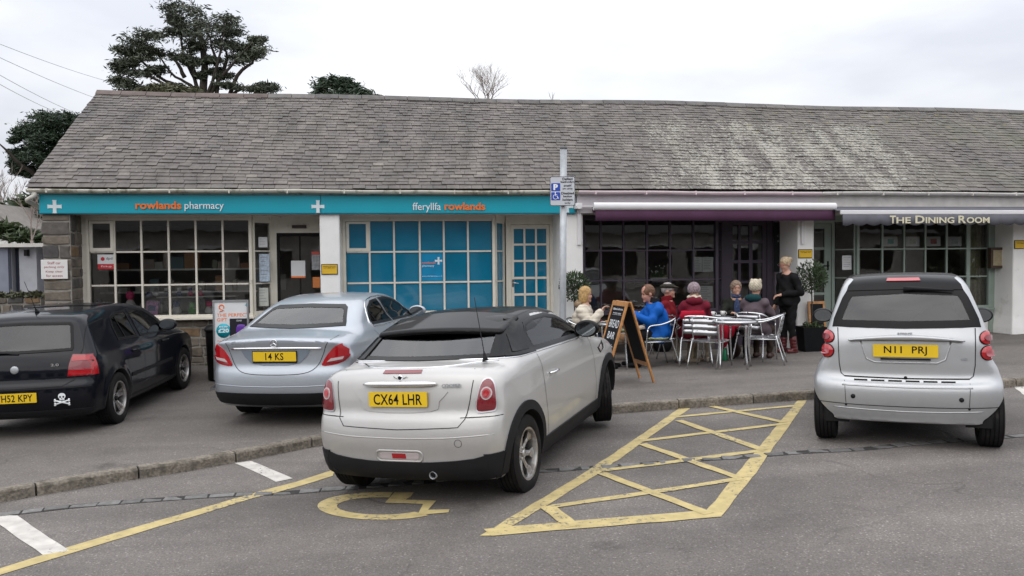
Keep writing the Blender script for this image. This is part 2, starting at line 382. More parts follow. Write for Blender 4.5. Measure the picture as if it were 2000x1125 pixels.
# painted markings, following the ground
def worn(name, col, thr=.60, soft=.03):
    m, N, L, P = newmat(name)
    g = N.new('ShaderNodeNewGeometry'); v = g.outputs['Position']
    n1 = N.new('ShaderNodeTexNoise'); n1.inputs['Scale'].default_value = 26; n1.inputs['Detail'].default_value = 6; n1.inputs['Roughness'].default_value = .7; L.new(v, n1.inputs['Vector'])
    n2 = N.new('ShaderNodeTexNoise'); n2.inputs['Scale'].default_value = 1.6; n2.inputs['Detail'].default_value = 3; L.new(v, n2.inputs['Vector'])
    ad = N.new('ShaderNodeMath'); ad.operation = 'MULTIPLY_ADD'; L.new(n2.outputs[0], ad.inputs[0]); ad.inputs[1].default_value = .5; L.new(n1.outputs[0], ad.inputs[2])
    r = N.new('ShaderNodeMapRange'); r.inputs[1].default_value = thr+.22; r.inputs[2].default_value = thr+.22+soft; L.new(ad.outputs[0], r.inputs[0])
    mx = N.new('ShaderNodeMix'); mx.data_type = 'RGBA'; L.new(r.outputs[0], mx.inputs[0]); mx.inputs[7].default_value = (.12, .115, .11, 1)
    v3 = N.new('ShaderNodeTexNoise'); v3.inputs['Scale'].default_value = 9; v3.inputs['Detail'].default_value = 6; L.new(v, v3.inputs['Vector'])
    r3 = N.new('ShaderNodeMapRange'); r3.inputs[1].default_value = .3; r3.inputs[2].default_value = .7; r3.inputs[3].default_value = .78; r3.inputs[4].default_value = 1.1; L.new(v3.outputs[0], r3.inputs[0])
    sc = N.new('ShaderNodeVectorMath'); sc.operation = 'SCALE'; sc.inputs[0].default_value = col; L.new(r3.outputs[0], sc.inputs['Scale']); L.new(sc.outputs[0], mx.inputs[6])
    L.new(mx.outputs[2], P.inputs['Base Color']); P.inputs['Roughness'].default_value = .75
    bn = N.new('ShaderNodeBump'); bn.inputs['Strength'].default_value = .3; bn.inputs['Distance'].default_value = .005; L.new(n1.outputs[0], bn.inputs['Height']); L.new(bn.outputs[0], P.inputs['Normal'])
    return m
MT['mark_yellow'] = worn('worn yellow road paint', (.50, .40, .18), .605, .09)
MT['mark_white'] = worn('worn white road paint', (.56, .53, .49), .64)
_mz = [0]
def marking(name, poly_px, m, lift=.004):
    """poly_px: pixel corners of a painted shape on the road -> densified sheet lying on the road"""
    pts = [ground(a, b, road_z) for a, b in poly_px]
    dense = []
    for i, p in enumerate(pts):
        q = pts[(i+1) % len(pts)]; n = max(1, int((q-p).length/.18))
        for k in range(n):
            c = p.lerp(q, k/n); jj = .006 if n > 1 else 0
            dense.append(Vector((c.x+random.uniform(-jj, jj), c.y+random.uniform(-jj, jj))))
    n = len(dense)
    r = delaunay_2d_cdt(dense, [], [list(range(n))], 1, 1e-5)
    mb = MB(); top = [(v.x, v.y, road_z(v.x, v.y)+lift) for v in r[0]]
    fs = []
    for f in r[2]:
        a, b, c = [Vector(top[i]) for i in f[:3]]
        fs.append(tuple(f) if (b-a).cross(c-a).z > 0 else tuple(f)[::-1])
    mb.add(top, fs); o = mb.build(name, m, road); return o
MY, MW = MT['mark_yellow'], MT['mark_white']
# hatched bay: outline then bars
def bar(a, b, wa, wb, nm='yellow_line', lift=.0045):
    # a,b px centre points; wa,wb half widths in px measured vertically/horizontally along normal on ground (metres)
    A, B = ground(*a, road_z), ground(*b, road_z); t = (B-A).normalized(); n = Vector((-t.y, t.x, 0))
    P4 = [A+n*wa, B+n*wb, B-n*wb, A-n*wa]
    dense = []
    for i, p in enumerate(P4):
        q = P4[(i+1) % 4]; k = max(1, int((q-p).length/.15))
        for j in range(k):
            c = p.lerp(q, j/k); jj = .007 if j else 0; dense.append(Vector((c.x+random.uniform(-jj, jj), c.y+random.uniform(-jj, jj))))
    r = delaunay_2d_cdt(dense, [], [list(range(len(dense)))], 1, 1e-5)
    top = [(v.x, v.y, road_z(v.x, v.y)+lift) for v in r[0]]; fs = []
    for f in r[2]:
        p0, p1, p2 = [Vector(top[i]) for i in f[:3]]
        fs.append(tuple(f) if (p1-p0).cross(p2-p0).z > 0 else tuple(f)[::-1])
    mb = MB(); mb.add(top, fs); return mb.build(nm, MY, road)
H = .05
marking('yellow_line', [(1330, 796), (1350, 796), (1170, 925), (970, 1047), (938, 1047), (1140, 925)], MY, .004)      # left edge
marking('yellow_line', [(1558, 783), (1576, 783), (1468, 935), (1408, 1010), (1370, 1010), (1440, 925)], MY, .004)     # right edge
marking('yellow_line', [(945, 1035), (1370, 998), (1412, 1010), (960, 1048)], MY, .0055)
bar((1080, 990), (1450, 935), .043, .043, lift=.006)
bar((1175, 920), (1490, 880), .043, .043, lift=.006)
bar((1250, 862), (1535, 828), .043, .043, lift=.006)
bar((1320, 815), (1555, 793), .043, .043, lift=.006)
bar((1380, 792), (1532, 826), .043, .043, lift=.0075)
bar((1325, 822), (1492, 880), .043, .043, lift=.0075)
bar((1255, 868), (1445, 935), .043, .043, lift=.0075)
bar((1175, 925), (1385, 1005), .043, .043, lift=.0075)
bar((1068, 990), (1120, 1030), .06, .05, lift=.0075)
# long yellow line under the car and white bay ticks
marking('yellow_line', [(-60, 1128), (-60, 1140), (0, 1125), (180, 1068), (350, 1015), (520, 963), (640, 930), (652, 916), (500, 960), (330, 1010), (150, 1065)][::-1] if False else [(-80, 1134), (0, 1124), (150, 1078), (350, 1018), (500, 972), (650, 930), (655, 917), (500, 962), (350, 1006), (150, 1064), (0, 1111), (-80, 1128)], MY, .004)
marking('white_line', [(458, 905), (490, 901), (572, 935), (540, 942)], MW, .004)
marking('white_line', [(-30, 1006), (34, 1008), (135, 1076), (84, 1085)], MW, .004)
marking('white_line', [(1975, 752), (2010, 748), (2060, 790), (2030, 796)], MW, .004)
# wheelchair symbol (partly under the car): ring arc and seat
def arc_px(cx, cy, rx, ry, a0, a1, w0, n=26):
    o = []; i_ = []
    for k in range(n+1):
        a = math.radians(a0+(a1-a0)*k/n)
        o.append((cx+rx*math.cos(a), cy-ry*math.sin(a))); i_.append((cx+(rx-w0[0])*math.cos(a), cy-(ry-w0[1])*math.sin(a)))
    return o+i_[::-1]
marking('wheelchair_symbol', arc_px(745, 989, 125, 27, 80, 318, (38, 10)), MY, .004)
marking('wheelchair_symbol', [(770, 963), (808, 963), (802, 971), (792, 977), (852, 979), (836, 997), (878, 996), (876, 1002), (815, 1007), (828, 985), (752, 983)], MY, .0055)
# drain channel of small setts, sunk in the road
MT['sett'] = mat('granite sett', (.15, .145, .14), .85, var=.25, vs=20, bump=.5, bs=70, objrand=.25, world=True)
MT['joint'] = mat('dark joint', (.03, .028, .026), .95, var=.3, vs=20, world=True)
ch = tag(empty('drain_channel'), kind='structure')
path = [ground(a, b, road_z) for a, b in [(-60, 1012), (0, 1006), (150, 989), (300, 977), (450, 967), (600, 960), (700, 952), (880, 937), (1060, 920), (1200, 911), (1350, 899), (1450, 893), (1560, 884), (1700, 876), (1850, 862), (2060, 846)]]
pth = smooth_path(path, 8)
cum = [0]
for a, b in zip(pth, pth[1:]): cum.append(cum[-1]+(b-a).length)
def on_path(s):
    i = max(0, min(len(pth)-2, int(np.searchsorted(cum, s))-1)); t = (s-cum[i])/max(1e-6, cum[i+1]-cum[i]); p = pth[i].lerp(pth[i+1], t); d = (pth[i+1]-pth[i]).normalized(); return p, d
mb = MB(); vs = []; fs = []
ns = 90
for i in range(ns+1):
    p, d = on_path(cum[-1]*i/ns); n = Vector((-d.y, d.x, 0)).normalized()
    for w_ in (-.062, .062): q = p+n*w_; vs.append((q.x, q.y, road_z(q.x, q.y)+.0025))
for i in range(ns): fs.append((2*i, 2*i+2, 2*i+3, 2*i+1))
mb.add(vs, fs); mb.build('channel_joint', MT['joint'], ch)
s = .02
while s < cum[-1]-.25:
    ln = random.uniform(.15, .22); p, d = on_path(s+ln/2); an = math.atan2(d.y, d.x)
    mb = MB(); h = random.uniform(.004, .009)
    mb.box(-ln/2+.008, ln/2-.008, -.05, .05, -.02, h, j=.005)
    o = mb.build('sett', MT['sett'], ch, bevel=.004); o.location = (p.x, p.y, road_z(p.x, p.y)); o.rotation_euler = (0, 0, an)
    s += ln

# ------------------------------------------------------------------ shop building
B0 = Vector((0, 14.32, 0)); UB = Vector((math.cos(TH), math.sin(TH), 0)); NB = Vector((-math.sin(TH), math.cos(TH), 0))
BR = TH
def bl(px, py, d):
    """pixel -> (u, z) on the plane parallel to the frontage at depth d behind the sign face"""
    o = Vector((0, 0, CAM_Z)); r = ray(px, py); t = (d-(o-B0).dot(NB))/r.dot(NB); p = o+r*t
    return (p-B0).dot(UB), p.z
def bw(u, d, z): return B0+UB*u+NB*d+Vector((0, 0, z))
bld = thing('shop_building', 'long single storey row of shops with stone pier, white pillars and lichened slate roof', 'building', tuple(B0), BR)
UL, UR = bl(79, 400, 0)[0], 15.0
# window plane and recess
DW = .5
u_p1a, u_p1b = bl(625, 500, 0)[0], bl(664, 500, 0)[0]
u_p2a, u_p2b = bl(1097, 500, 0)[0], bl(1139, 500, 0)[0]
u_p3a, u_p3b = bl(1558, 500, 0)[0], bl(1590, 500, 0)[0]
u_p4a, u_p4b = bl(1979, 500, 0)[0], bl(1979, 500, 0)[0]+.45
u_s = bl(138, 500, 0)[0]
ZS = 2.55  # soffit
def gbase(u, d=0): p = bw(u, d, 0); return pave_z(p.x, p.y)
# pillars
for a, b, dep in ((u_p1a, u_p1b, 1.5), (u_p2a, u_p2b, 1.5), (u_p3a, u_p3b, 1.5), (u_p4a, u_p4b, 1.5)):
    mb = MB(); z0 = gbase(a)-.3
    pr = [(a-.03, -.02), (b+.03, -.02), (b, 0), (b, dep), (a, dep), (a, 0)]
    rings = []
    for z, e in ((z0, .035), (.12+gbase(a), .03), (.35+gbase(a), .006), (1.2, 0), (ZS+.35, 0)):
        rings.append([(a-e, -e, z), (b+e, -e, z), (b+e, dep, z), (a-e, dep, z)])
    vv = [p for r in rings for p in r]; ff = []
    for i in range(4):
        for j in range(4): ff.append((i*4+j, i*4+(j+1) % 4, (i+1)*4+(j+1) % 4, (i+1)*4+j))
    ff.append((16, 17, 18, 19)); mb.add(vv, ff); mb.build('pillar', MT['render_white'], bld, bevel=.02)
# structure: gable, back, soffit, header, partition walls, ceilings, floors
mb = MB()
mb.box(UL+.02, UL+.25, .52, 6.2, -.6, 2.8)                      # gable wall left
mb.prism([(.4, 2.8), (6.2, 2.8), (3.35, 4.95)], 'x', UL+.02, UL+.25)
mb.box(UL+.25, UR, 5.9, 6.2, -.6, 2.8)
mb.box(UR, UR+.25, 0, 6.2, -.6, 2.8)
mb.build('wall', MT['render_grey'], bld)
mb = MB(); mb.box(UL+.25, UR, .055, 5.9, ZS, ZS+.05); mb.build('ceiling', mat('off white ceiling', (.6, .59, .56), .9), bld)
mb = MB()
for u in ((u_p1a+u_p1b)/2, (u_p2a+u_p2b)/2, (u_p3a+u_p3b)/2, (u_p4a+u_p4b)/2): mb.box(u-.06, u+.06, 1.5, 5.9, -.3, ZS)
mb.box(UL+.25, UR, 4.4, 4.5, -.3, ZS)
mb.build('partition_wall', mat('interior wall', (.36, .33, .30), .9), bld)
mb = MB(); mb.box(UL+.25, UR, .7, 5.9, -.3, .05); mb.build('shop_floor', mat('interior floor', (.09, .08, .07), .7), bld)

# stone pier at the left end and stone wall under the first windows
def stone_mat():
    m, N, L, P = newmat('rubble stone')
    oi = N.new('ShaderNodeObjectInfo'); cr = N.new('ShaderNodeValToRGB'); cr.color_ramp.interpolation = 'CONSTANT'
    cols = [(.0, (.112, .100, .090)), (.2, (.088, .080, .074)), (.38, (.150, .128, .104)), (.52, (.115, .098, .082)), (.64, (.165, .140, .112)), (.76, (.075, .070, .068)), (.86, (.19, .125, .070)), (.93, (.14, .115, .09))]
    e = cr.color_ramp.elements; e[0].position = 0; e[0].color = (*cols[0][1], 1); e[1].position = cols[1][0]; e[1].color = (*cols[1][1], 1)
    for p, c in cols[2:]:
        q = e.new(p); q.color = (*c, 1)
    L.new(oi.outputs['Random'], cr.inputs[0])
    g = N.new('ShaderNodeNewGeometry'); n = N.new('ShaderNodeTexNoise'); n.inputs['Scale'].default_value = 9; n.inputs['Detail'].default_value = 8; n.inputs['Roughness'].default_value = .65; L.new(g.outputs['Position'], n.inputs['Vector'])
    r = N.new('ShaderNodeMapRange'); r.inputs[1].default_value = .3; r.inputs[2].default_value = .7; r.inputs[3].default_value = .65; r.inputs[4].default_value = 1.4; L.new(n.outputs[0], r.inputs[0])
    s = N.new('ShaderNodeVectorMath'); s.operation = 'SCALE'; L.new(cr.outputs[0], s.inputs[0]); L.new(r.outputs[0], s.inputs['Scale']); L.new(s.outputs[0], P.inputs['Base Color'])
    P.inputs['Roughness'].default_value = .9
    b = N.new('ShaderNodeBump'); b.inputs['Strength'].default_value = .8; b.inputs['Distance'].default_value = .02; L.new(n.outputs[0], b.inputs['Height']); L.new(b.outputs[0], P.inputs['Normal'])
    return m
MT['stone'] = stone_mat()
def stones(parent, u0, u1, z0, z1, M, hs=(.14, .24), ws=(.2, .5), depth=.05, name='stone'):
    z = z0
    while z < z1-.03:
        h = random.uniform(*hs); 
        if z1-(z+h) < .08: h = z1-z
        u = u0
        while u < u1-.02:
            w_ = random.uniform(*ws)
            if u1-(u+w_) < .12: w_ = u1-u
            g = random.uniform(.012, .022); p = random.uniform(0, .014)
            mb = MB()
            n = 6; a, b, c, d = u+g, u+w_-g, z+g, z+h-g; cx = (a+b)/2; cz = (c+d)/2
            pl = [(a, c), (cx, c-.004), (b, c), (b+.003, cz), (b, d), (cx, d+.003), (a, d), (a-.003, cz)]
            pl = [(q+random.uniform(-.012, .012), r+random.uniform(-.01, .01)) for q, r in pl]
            k = len(pl)
            fr = [(cx+(q-cx)*.9, -p-depth*.3, cz+(r-cz)*.86) for q, r in pl]; md = [(q, -p-.002, r) for q, r in pl]; bk = [(q, depth, r) for q, r in pl]
            vv = fr+md+bk; ff = [tuple(range(k))]
            for i in range(k):
                ff.append((i, k+i, k+(i+1) % k, (i+1) % k)); ff.append((k+i, 2*k+i, 2*k+(i+1) % k, k+(i+1) % k))
            mb.add(vv, ff, False, M); mb.build(name, MT['stone'], parent)
            u += w_
        z += h
pier = MB(); pier.box(UL+.02, u_s-.0, .012, .52, -.6, ZS+.3).build('stone_pier', MT['mortar'], bld)
pier = bpy.data.objects['stone_pier']
stones(pier, UL, u_s, -.15, ZS, Matrix.Translation((0, .012, 0)), depth=.03)
stones(pier, 0.0, .5, -.15, ZS, Matrix.Translation((u_s, 0.01, 0)) @ Matrix.Rotation(PI/2, 4, 'Z'), ws=(.18, .4), depth=.03)
u_w1 = bl(170, 500, DW)[0]; u_c1 = bl(488, 500, DW)[0]; zs1 = bl(300, 622, DW)[1]
uw = MB().box(u_w1-.2, u_c1+.05, DW+.03, DW+.25, -.6, zs1-.02).build('window_wall', MT['mortar'], bld)
stones(uw, u_w1-.1, u_c1+.05, .02, zs1-.02, Matrix.Translation((0, DW+.03, 0)), hs=(.11, .2), ws=(.18, .42), depth=.03)
uw.data.transform(Matrix.Identity(4))
mb = MB().box(u_w1-.05, u_c1+.1, DW-.10, DW+.03, -.3, .03); mb.build('plinth', MT['kerb'], bld)
# second window's wall (behind the cars), cafe wall, dining wall
u_w2 = bl(673, 500, DW)[0]; u_c2 = bl(962, 500, DW)[0]; u_w3 = bl(1139, 500, DW)[0]; u_c3 = bl(1397, 500, DW)[0]
u_w4 = bl(1676, 500, DW)[0]; u_c4 = bl(1932, 500, DW)[0]
zs2 = bl(800, 613, DW)[1]; zs3 = bl(1270, 608, DW)[1]; zs4 = bl(1800, 603, DW)[1]
uw2 = MB().box(u_w2-.1, u_c2+.05, DW+.03, DW+.25, -.6, zs2-.02).build('window_wall', MT['mortar'], bld)
stones(uw2, u_w2-.05, u_c2+.05, .35, zs2-.02, Matrix.Translation((0, DW+.03, 0)), hs=(.12, .2), ws=(.2, .42), depth=.03)
MT['purple_frame'] = mat('dark purple grey paint', (.062, .050, .068), .5, spec=.25, var=.08, world=True)
MT['purple_panel'] = mat('muted purple panel', (.115, .098, .118), .5, var=.08, world=True)
MT['sage'] = mat('sage green paint', (.27, .33, .29), .45, var=.06, world=True)
mb = MB().box(u_w3-.02, u_c3+.05, DW+.03, DW+.25, -.3, zs3-.03); mb.build('window_wall', mat('dark grey stone wall', (.075, .065, .058), .85, var=.3, vs=7, bump=.6, bs=20, world=True), bld)
mb = MB().box(u_w4-.02, u_c4+.05, DW+.03, DW+.25, -.3, zs4-.03); mb.build('window_wall', MT['render_white'], bld)

def win(px_cols, py_rows, d, frame_mat, pane_mat, sill=True, name='shop_window', thick=(), fw=.05, mw=.028, sash=None, label=None):
    """a window of muntins and panes, columns/rows given where they stand in the photograph"""
    us = [bl(p, 500, d)[0] for p in px_cols]; cx = (px_cols[0]+px_cols[-1])/2; zz = [bl(cx, p, d)[1] for p in py_rows]
    W = empty(name, parent=bld); 
    if label: W['label'] = label
    mb = MB()
    mb.box(us[0]-fw, us[0], d-.05, d+.06, zz[-1]-fw, zz[0]+fw); mb.box(us[-1], us[-1]+fw, d-.05, d+.06, zz[-1]-fw, zz[0]+fw)
    mb.box(us[0], us[-1], d-.048, d+.06, zz[0], zz[0]+fw); mb.box(us[0], us[-1], d-.048, d+.06, zz[-1]-fw, zz[-1])
    mb.build('frame', frame_mat, W, bevel=.004)
    for i, u in enumerate(us[1:-1], 1):
        h = .04 if i in thick else mw/2+.002
        MB().box(u-h, u+h, d-.03, d+.03, zz[-1], zz[0]).build('mullion', frame_mat, W)
    for z in zz[1:-1]:
        for i in range(len(us)-1):
            MB().box(us[i]+(mw/2+.003), us[i+1]-(mw/2+.003), d-.025, d+.025, z-mw/2, z+mw/2).build('muntin', frame_mat, W)
    for i in range(len(us)-1):
        for j in range(len(zz)-1):
            a, b, c, e = us[i]+.008, us[i+1]-.008, zz[j+1]+.008, zz[j]-.008
            t = random.uniform(-.002, .002)
            mb = MB(); mb.add([(a, d+t, c), (b, d-t, c), (b, d-t+random.uniform(-.001, .001), e), (a, d+t, e)], [(0, 1, 2, 3)])
            pm = pane_mat(i, j) if callable(pane_mat) else pane_mat
            mb.build('pane', pm, W)
            if sash and (i, j) == sash:
                g = .05; mb = MB(); y0, y1 = d-.045, d-.008
                mb.box(a, a+g, y0, y1, c, e); mb.box(b-g, b, y0, y1, c, e); mb.box(a+g, b-g, y0, y1, c, c+g*1.2); mb.box(a+g, b-g, y0, y1, e-g*.8, e)
                mb.build('sash', frame_mat, W)
    if sill: MB().box(us[0]-fw-.03, us[-1]+fw+.03, d-.13, d+.03, zz[-1]-fw-.035, zz[-1]-fw).build('sill', frame_mat, W, bevel=.005)
    return W, us, zz
W1, us1, zz1 = win([176, 225, 277.5, 330.5, 383.5, 436, 487], [431, 491.5, 556, 615], DW, MT['cream_paint'], MT['window_glass'], sash=(0, 0), label='cream framed window of clear panes with a goods display')
W2, us2, zz2 = win([676, 722, 770, 820, 867, 914, 961], [432, 491.5, 551.5, 607], DW, MT['cream_paint'], MT['teal_film'], sash=(0, 0), label='cream framed window with every pane covered in teal film')
W3, us3, zz3 = win([1142, 1173, 1217.5, 1263, 1308, 1353.5, 1396], [430, 489, 546.8, 604], DW, MT['purple_frame'], MT['window_glass'], label='dark purple framed cafe window')
W4, us4, zz4 = win([1676, 1722, 1764.5, 1806, 1847.5, 1889.6, 1928], [432, 486, 541, 598], DW, MT['sage'], MT['window_glass'], thick=(5,), label='sage green framed window with pictures and a curtain')

def cant(px0, py_rows, m, pane_m, du=.26, dd=.30, d=DW, n=1, name='side_window'):
    """narrow angled side light running back to the door"""
    u0 = px0; W = empty(name, parent=bld); L_ = math.hypot(du, dd); an = math.atan2(dd, du)
    Mx = Matrix.Translation((u0, d, 0)) @ Matrix.Rotation(an, 4, 'Z'); zz = py_rows
    mb = MB(); f = .035
    mb.box(0, f, -.03, .03, zz[-1], zz[0], Mx); mb.box(L_-f, L_, -.03, .03, zz[-1], zz[0], Mx); mb.box(f, L_-f, -.03, .03, zz[0]-f, zz[0], Mx); mb.box(f, L_-f, -.03, .03, zz[-1], zz[-1]+f, Mx)
    mb.box(0, L_, -.04, .04, -.1, zz[-1], Mx)
    mb.box(0, L_, -.04, .04, zz[0], ZS, Mx)
    mb.build('frame', m, W)
    for z in zz[1:-1]: MB().box(f, L_-f, -.025, .025, z-.011, z+.011, Mx).build('muntin', m, W)
    for j in range(len(zz)-1):
        MB().add([(f, 0, zz[j+1]), (L_-f, 0, zz[j+1]), (L_-f, 0, zz[j]), (f, 0, zz[j])], [(0, 1, 2, 3)], False, Mx).build('pane', pane_m, W)
    return W
cant(us1[-1]+.05, zz1, MT['cream_paint'], MT['window_glass'])
cant(us2[-1]+.05, zz2, MT['cream_paint'], MT['teal_film'], du=.2)
cant(us3[-1]+.05, zz3, MT['purple_frame'], MT['window_glass'], du=.2)
# above-window header strips (cream) just under the soffit
for a, b, m, zt in ((u_s+.01, us1[-1]+.06, MT['cream_paint'], zz1[0]+.05), (u_p1b, us2[-1]+.06, MT['cream_paint'], zz2[0]+.05), (u_p2b, us3[-1]+.06, MT['purple_frame'], zz3[0]+.05), (us4[0]-.06, u_p4a, MT['sage'], zz4[0]+.05)):
    if zt < ZS-.003: MB().box(a, b, DW-.035, DW+.08, zt, ZS).build('window_head', m, bld)
for a, b, m in ((u_s+.01, us1[0]-.05, MT['cream_paint']), (u_p1b, us2[0]-.05, MT['cream_paint']), (u_p2b, us3[0]-.05, MT['purple_frame'])):
    if b > a+.002: MB().box(a, b, DW-.032, DW+.08, -.1, ZS).build('window_jamb', m, bld)

# ---- doors (plane DD)
DD = .82
def uD(px): return bl(px, 500, DD)[0]
def zD(px, py): return bl(px, py, DD)[1]
# pharmacy glass door 1
ua, ub = uD(541), uD(640)
D1 = empty('door', parent=bld); D1['label'] = 'dark framed glass door with posters'
mb = MB(); zt = zD(585, 455)
mb.box(ua-.11, ua, DD-.04, DD+.06, -.1, ZS); mb.box(ua, ub+.3, DD-.04, DD+.06, zt, ZS)
mb.build('frame', MT['cream_paint'], D1)
mb = MB(); dk = MT['black']
mb.box(ua, ua+.05, DD-.02, DD+.03, 0, zt); mb.box(ub-.02, ub+.06, DD-.02, DD+.03, 0, zt); mb.box(ua+.05, ub-.02, DD-.02, DD+.03, zt-.06, zt); mb.box(ua+.05, ub-.02, DD-.02, DD+.03, 0, .12); 
um = uD(586); mb.box(um-.012, um+.012, DD-.018, DD+.02, .12, zt-.06)
mb.build('door_frame', MT['dark'], D1)
MB().add([(ua+.05, DD, .12), (um, DD, .12), (um, DD, zt-.06), (ua+.05, DD, zt-.06)], [(0, 1, 2, 3)]).build('pane', MT['window_glass'], D1)
MB().add([(um, DD, .12), (ub, DD, .12), (ub, DD, zt-.06), (um, DD, zt-.06)], [(0, 1, 2, 3)]).build('pane', MT['window_glass'], D1)
MB().box(uD(572), uD(600), DD-.08, DD-.04, zD(585, 446), zD(585, 440)).build('door_closer', mat('brown box', (.05, .03, .025), .5), D1)
MB().box(ub+.06, u_p1a+1.2, DD-.01, DD+.03, 0, zt).build('side_panel', MT['dark'], D1)
# cream glazed door 2
ua, ub = uD(998), uD(1073)
D2 = empty('door', parent=bld); D2['label'] = 'cream glazed door of fifteen teal panes'
zt = zD(1035, 439)
mb = MB(); mb.box(ua-.10, ua-.005, DD-.05, DD+.06, -.1, ZS); mb.box(ub+.005, ub+.4, DD-.05, DD+.06, -.1, ZS); mb.box(ua-.005, ub+.005, DD-.05, DD+.06, zt+.005, ZS)
mb.build('frame', MT['cream_paint'], D2, bevel=.004)
cols = [(1003.5, 1022.5), (1026, 1045), (1048.5, 1067)]; rows = [(447, 475.5), (479.5, 507.5), (511.5, 540.5), (545, 572.5), (577, 605)]
cu = [(uD(a), uD(b)) for a, b in cols]; rz = [(zD(1035, a), zD(1035, b)) for a, b in rows]
mb = MB(); y0, y1 = DD-.025, DD+.02
mb.box(ua, cu[0][0], y0, y1, .03, zt); mb.box(cu[2][1], ub, y0, y1, .03, zt); mb.box(cu[0][0], cu[2][1], y0, y1, rz[0][0], zt); mb.box(cu[0][0], cu[2][1], y0, y1, .03, rz[4][1])
mb.build('door_leaf', MT['cream_paint'], D2, bevel=.003)
for i in range(2): MB().box(cu[i][1], cu[i+1][0], y0+.003, y1, rz[4][1], rz[0][0]).build('muntin', MT['cream_paint'], D2)
for j in range(4):
    for a, b in cu: MB().box(a, b, y0+.006, y1, rz[j+1][0], rz[j][1]).build('muntin', MT['cream_paint'], D2)
for a, b in cu:
    for t, bo in rz: MB().add([(a, DD+.002, bo), (b, DD+.002, bo), (b, DD+.002, t), (a, DD+.002, t)], [(0, 1, 2, 3)]).build('pane', MT['teal_film'], D2)
mb = MB(); hz = zD(1003, 553); hu = ua+.03
mb.box(hu-.018, hu+.018, DD-.032, DD-.025, hz-.07, hz+.07); mb.tube([(hu, DD-.03, hz+.01), (hu, DD-.07, hz+.01), (hu+.10, DD-.07, hz-.005)], .009)
mb.build('handle', MT['chrome'], D2)
# cafe door 3
ua, ub = uD(1424), uD(1496)
D3 = empty('door', parent=bld); D3['label'] = 'dark purple cafe door with glazed panels'
zt = zD(1460, 432)
mb = MB(); mb.box(us3[-1]+.25, ua-.003, DD-.05, DD+.06, -.1, ZS); mb.box(ub+.003, ub+.12, DD-.05, DD+.06, -.1, ZS); mb.box(ua-.003, ub+.003, DD-.05, DD+.06, zt, ZS)
mb.build('frame', MT['purple_frame'], D3)
cols = [(1430, 1441), (1446, 1462), (1469, 1488)]; rows = [(440, 470), (476, 508), (514, 548), (553, 590)]
cu = [(uD(a), uD(b)) for a, b in cols]; rz = [(zD(1460, a), zD(1460, b)) for a, b in rows]
mb = MB(); mb.box(ua, cu[0][0], y0, y1, .03, zt-.002); mb.box(cu[2][1], ub, y0, y1, .03, zt-.002); mb.box(cu[0][0], cu[2][1], y0, y1, rz[0][0], zt-.002); mb.box(cu[0][0], cu[2][1], y0, y1, .03, rz[3][1])
mb.build('door_leaf', MT['purple_frame'], D3)
for i in range(2): MB().box(cu[i][1], cu[i+1][0], y0+.003, y1, rz[3][1], rz[0][0]).build('muntin', MT['purple_frame'], D3)
for j in range(3):
    for a, b in cu: MB().box(a, b, y0+.006, y1, rz[j+1][0], rz[j][1]).build('muntin', MT['purple_frame'], D3)
for a, b in cu:
    for t, bo in rz: MB().add([(a, DD+.002, bo), (b, DD+.002, bo), (b, DD+.002, t), (a, DD+.002, t)], [(0, 1, 2, 3)]).build('pane', MT['window_glass'], D3)
mb = MB(); hu = ua+.035; hz = 1.05; mb.box(hu-.018, hu+.018, DD-.032, DD-.025, hz-.08, hz+.08); mb.tube([(hu, DD-.03, hz), (hu, DD-.07, hz), (hu+.1, DD-.07, hz)], .009); mb.build('handle', MT['steel'], D3)
# muted panel wall beside it
pa, pb = ub+.123, u_p3a
pan = MB().box(pa, pb+.1, DD-.12, DD+.06, -.1, ZS).build('wall_panel', MT['purple_panel'], bld)
# dining room door 4
ua, ub = uD(1592), uD(1615)
D4 = empty('door', parent=bld); D4['label'] = 'sage green glazed door'
zt = zD(1600, 437); L4 = u_p3b
mb = MB(); mb.box(ub+.08, us4[0]-.33, DD-.05, DD+.06, -.1, ZS); mb.box(L4-.2, ub+.08, DD-.05, DD+.06, zt, ZS); mb.build('frame', MT['sage'], D4)
mb = MB(); a0 = L4-.45; a1 = ub+.075; g0, g1 = a0+.1, uD(1609)
rz = [zD(1600, q) for q in (447, 483, 488, 515, 519, 571, 576, 640)]
mb.box(g1, a1, y0, y1, .03, zt-.004); mb.box(a0, g0, y0, y1, .03, zt-.004); mb.box(g0, g1, y0, y1, rz[0], zt-.004); mb.box(g0, g1, y0, y1, .03, rz[7])
mb.build('door_leaf', MT['sage'], D4)
for j in (1, 3, 5): MB().box(g0, g1, y0+.003, y1, rz[j+1], rz[j]).build('muntin', MT['sage'], D4)
for j in (0, 2, 4, 6): MB().add([(g0, DD, rz[j+1]), (g1, DD, rz[j+1]), (g1, DD, rz[j]), (g0, DD, rz[j])], [(0, 1, 2, 3)]).build('pane', MT['window_glass'], D4)
hz = zD(1612, 519); hu = (g1+a1)/2
mb = MB(); mb.box(hu-.018, hu+.018, DD-.033, DD-.025, hz-.09, hz+.09); mb.tube([(hu, DD-.03, hz), (hu, DD-.075, hz), (hu-.11, DD-.075, hz)], .009); mb.build('handle', MT['black'], D4)
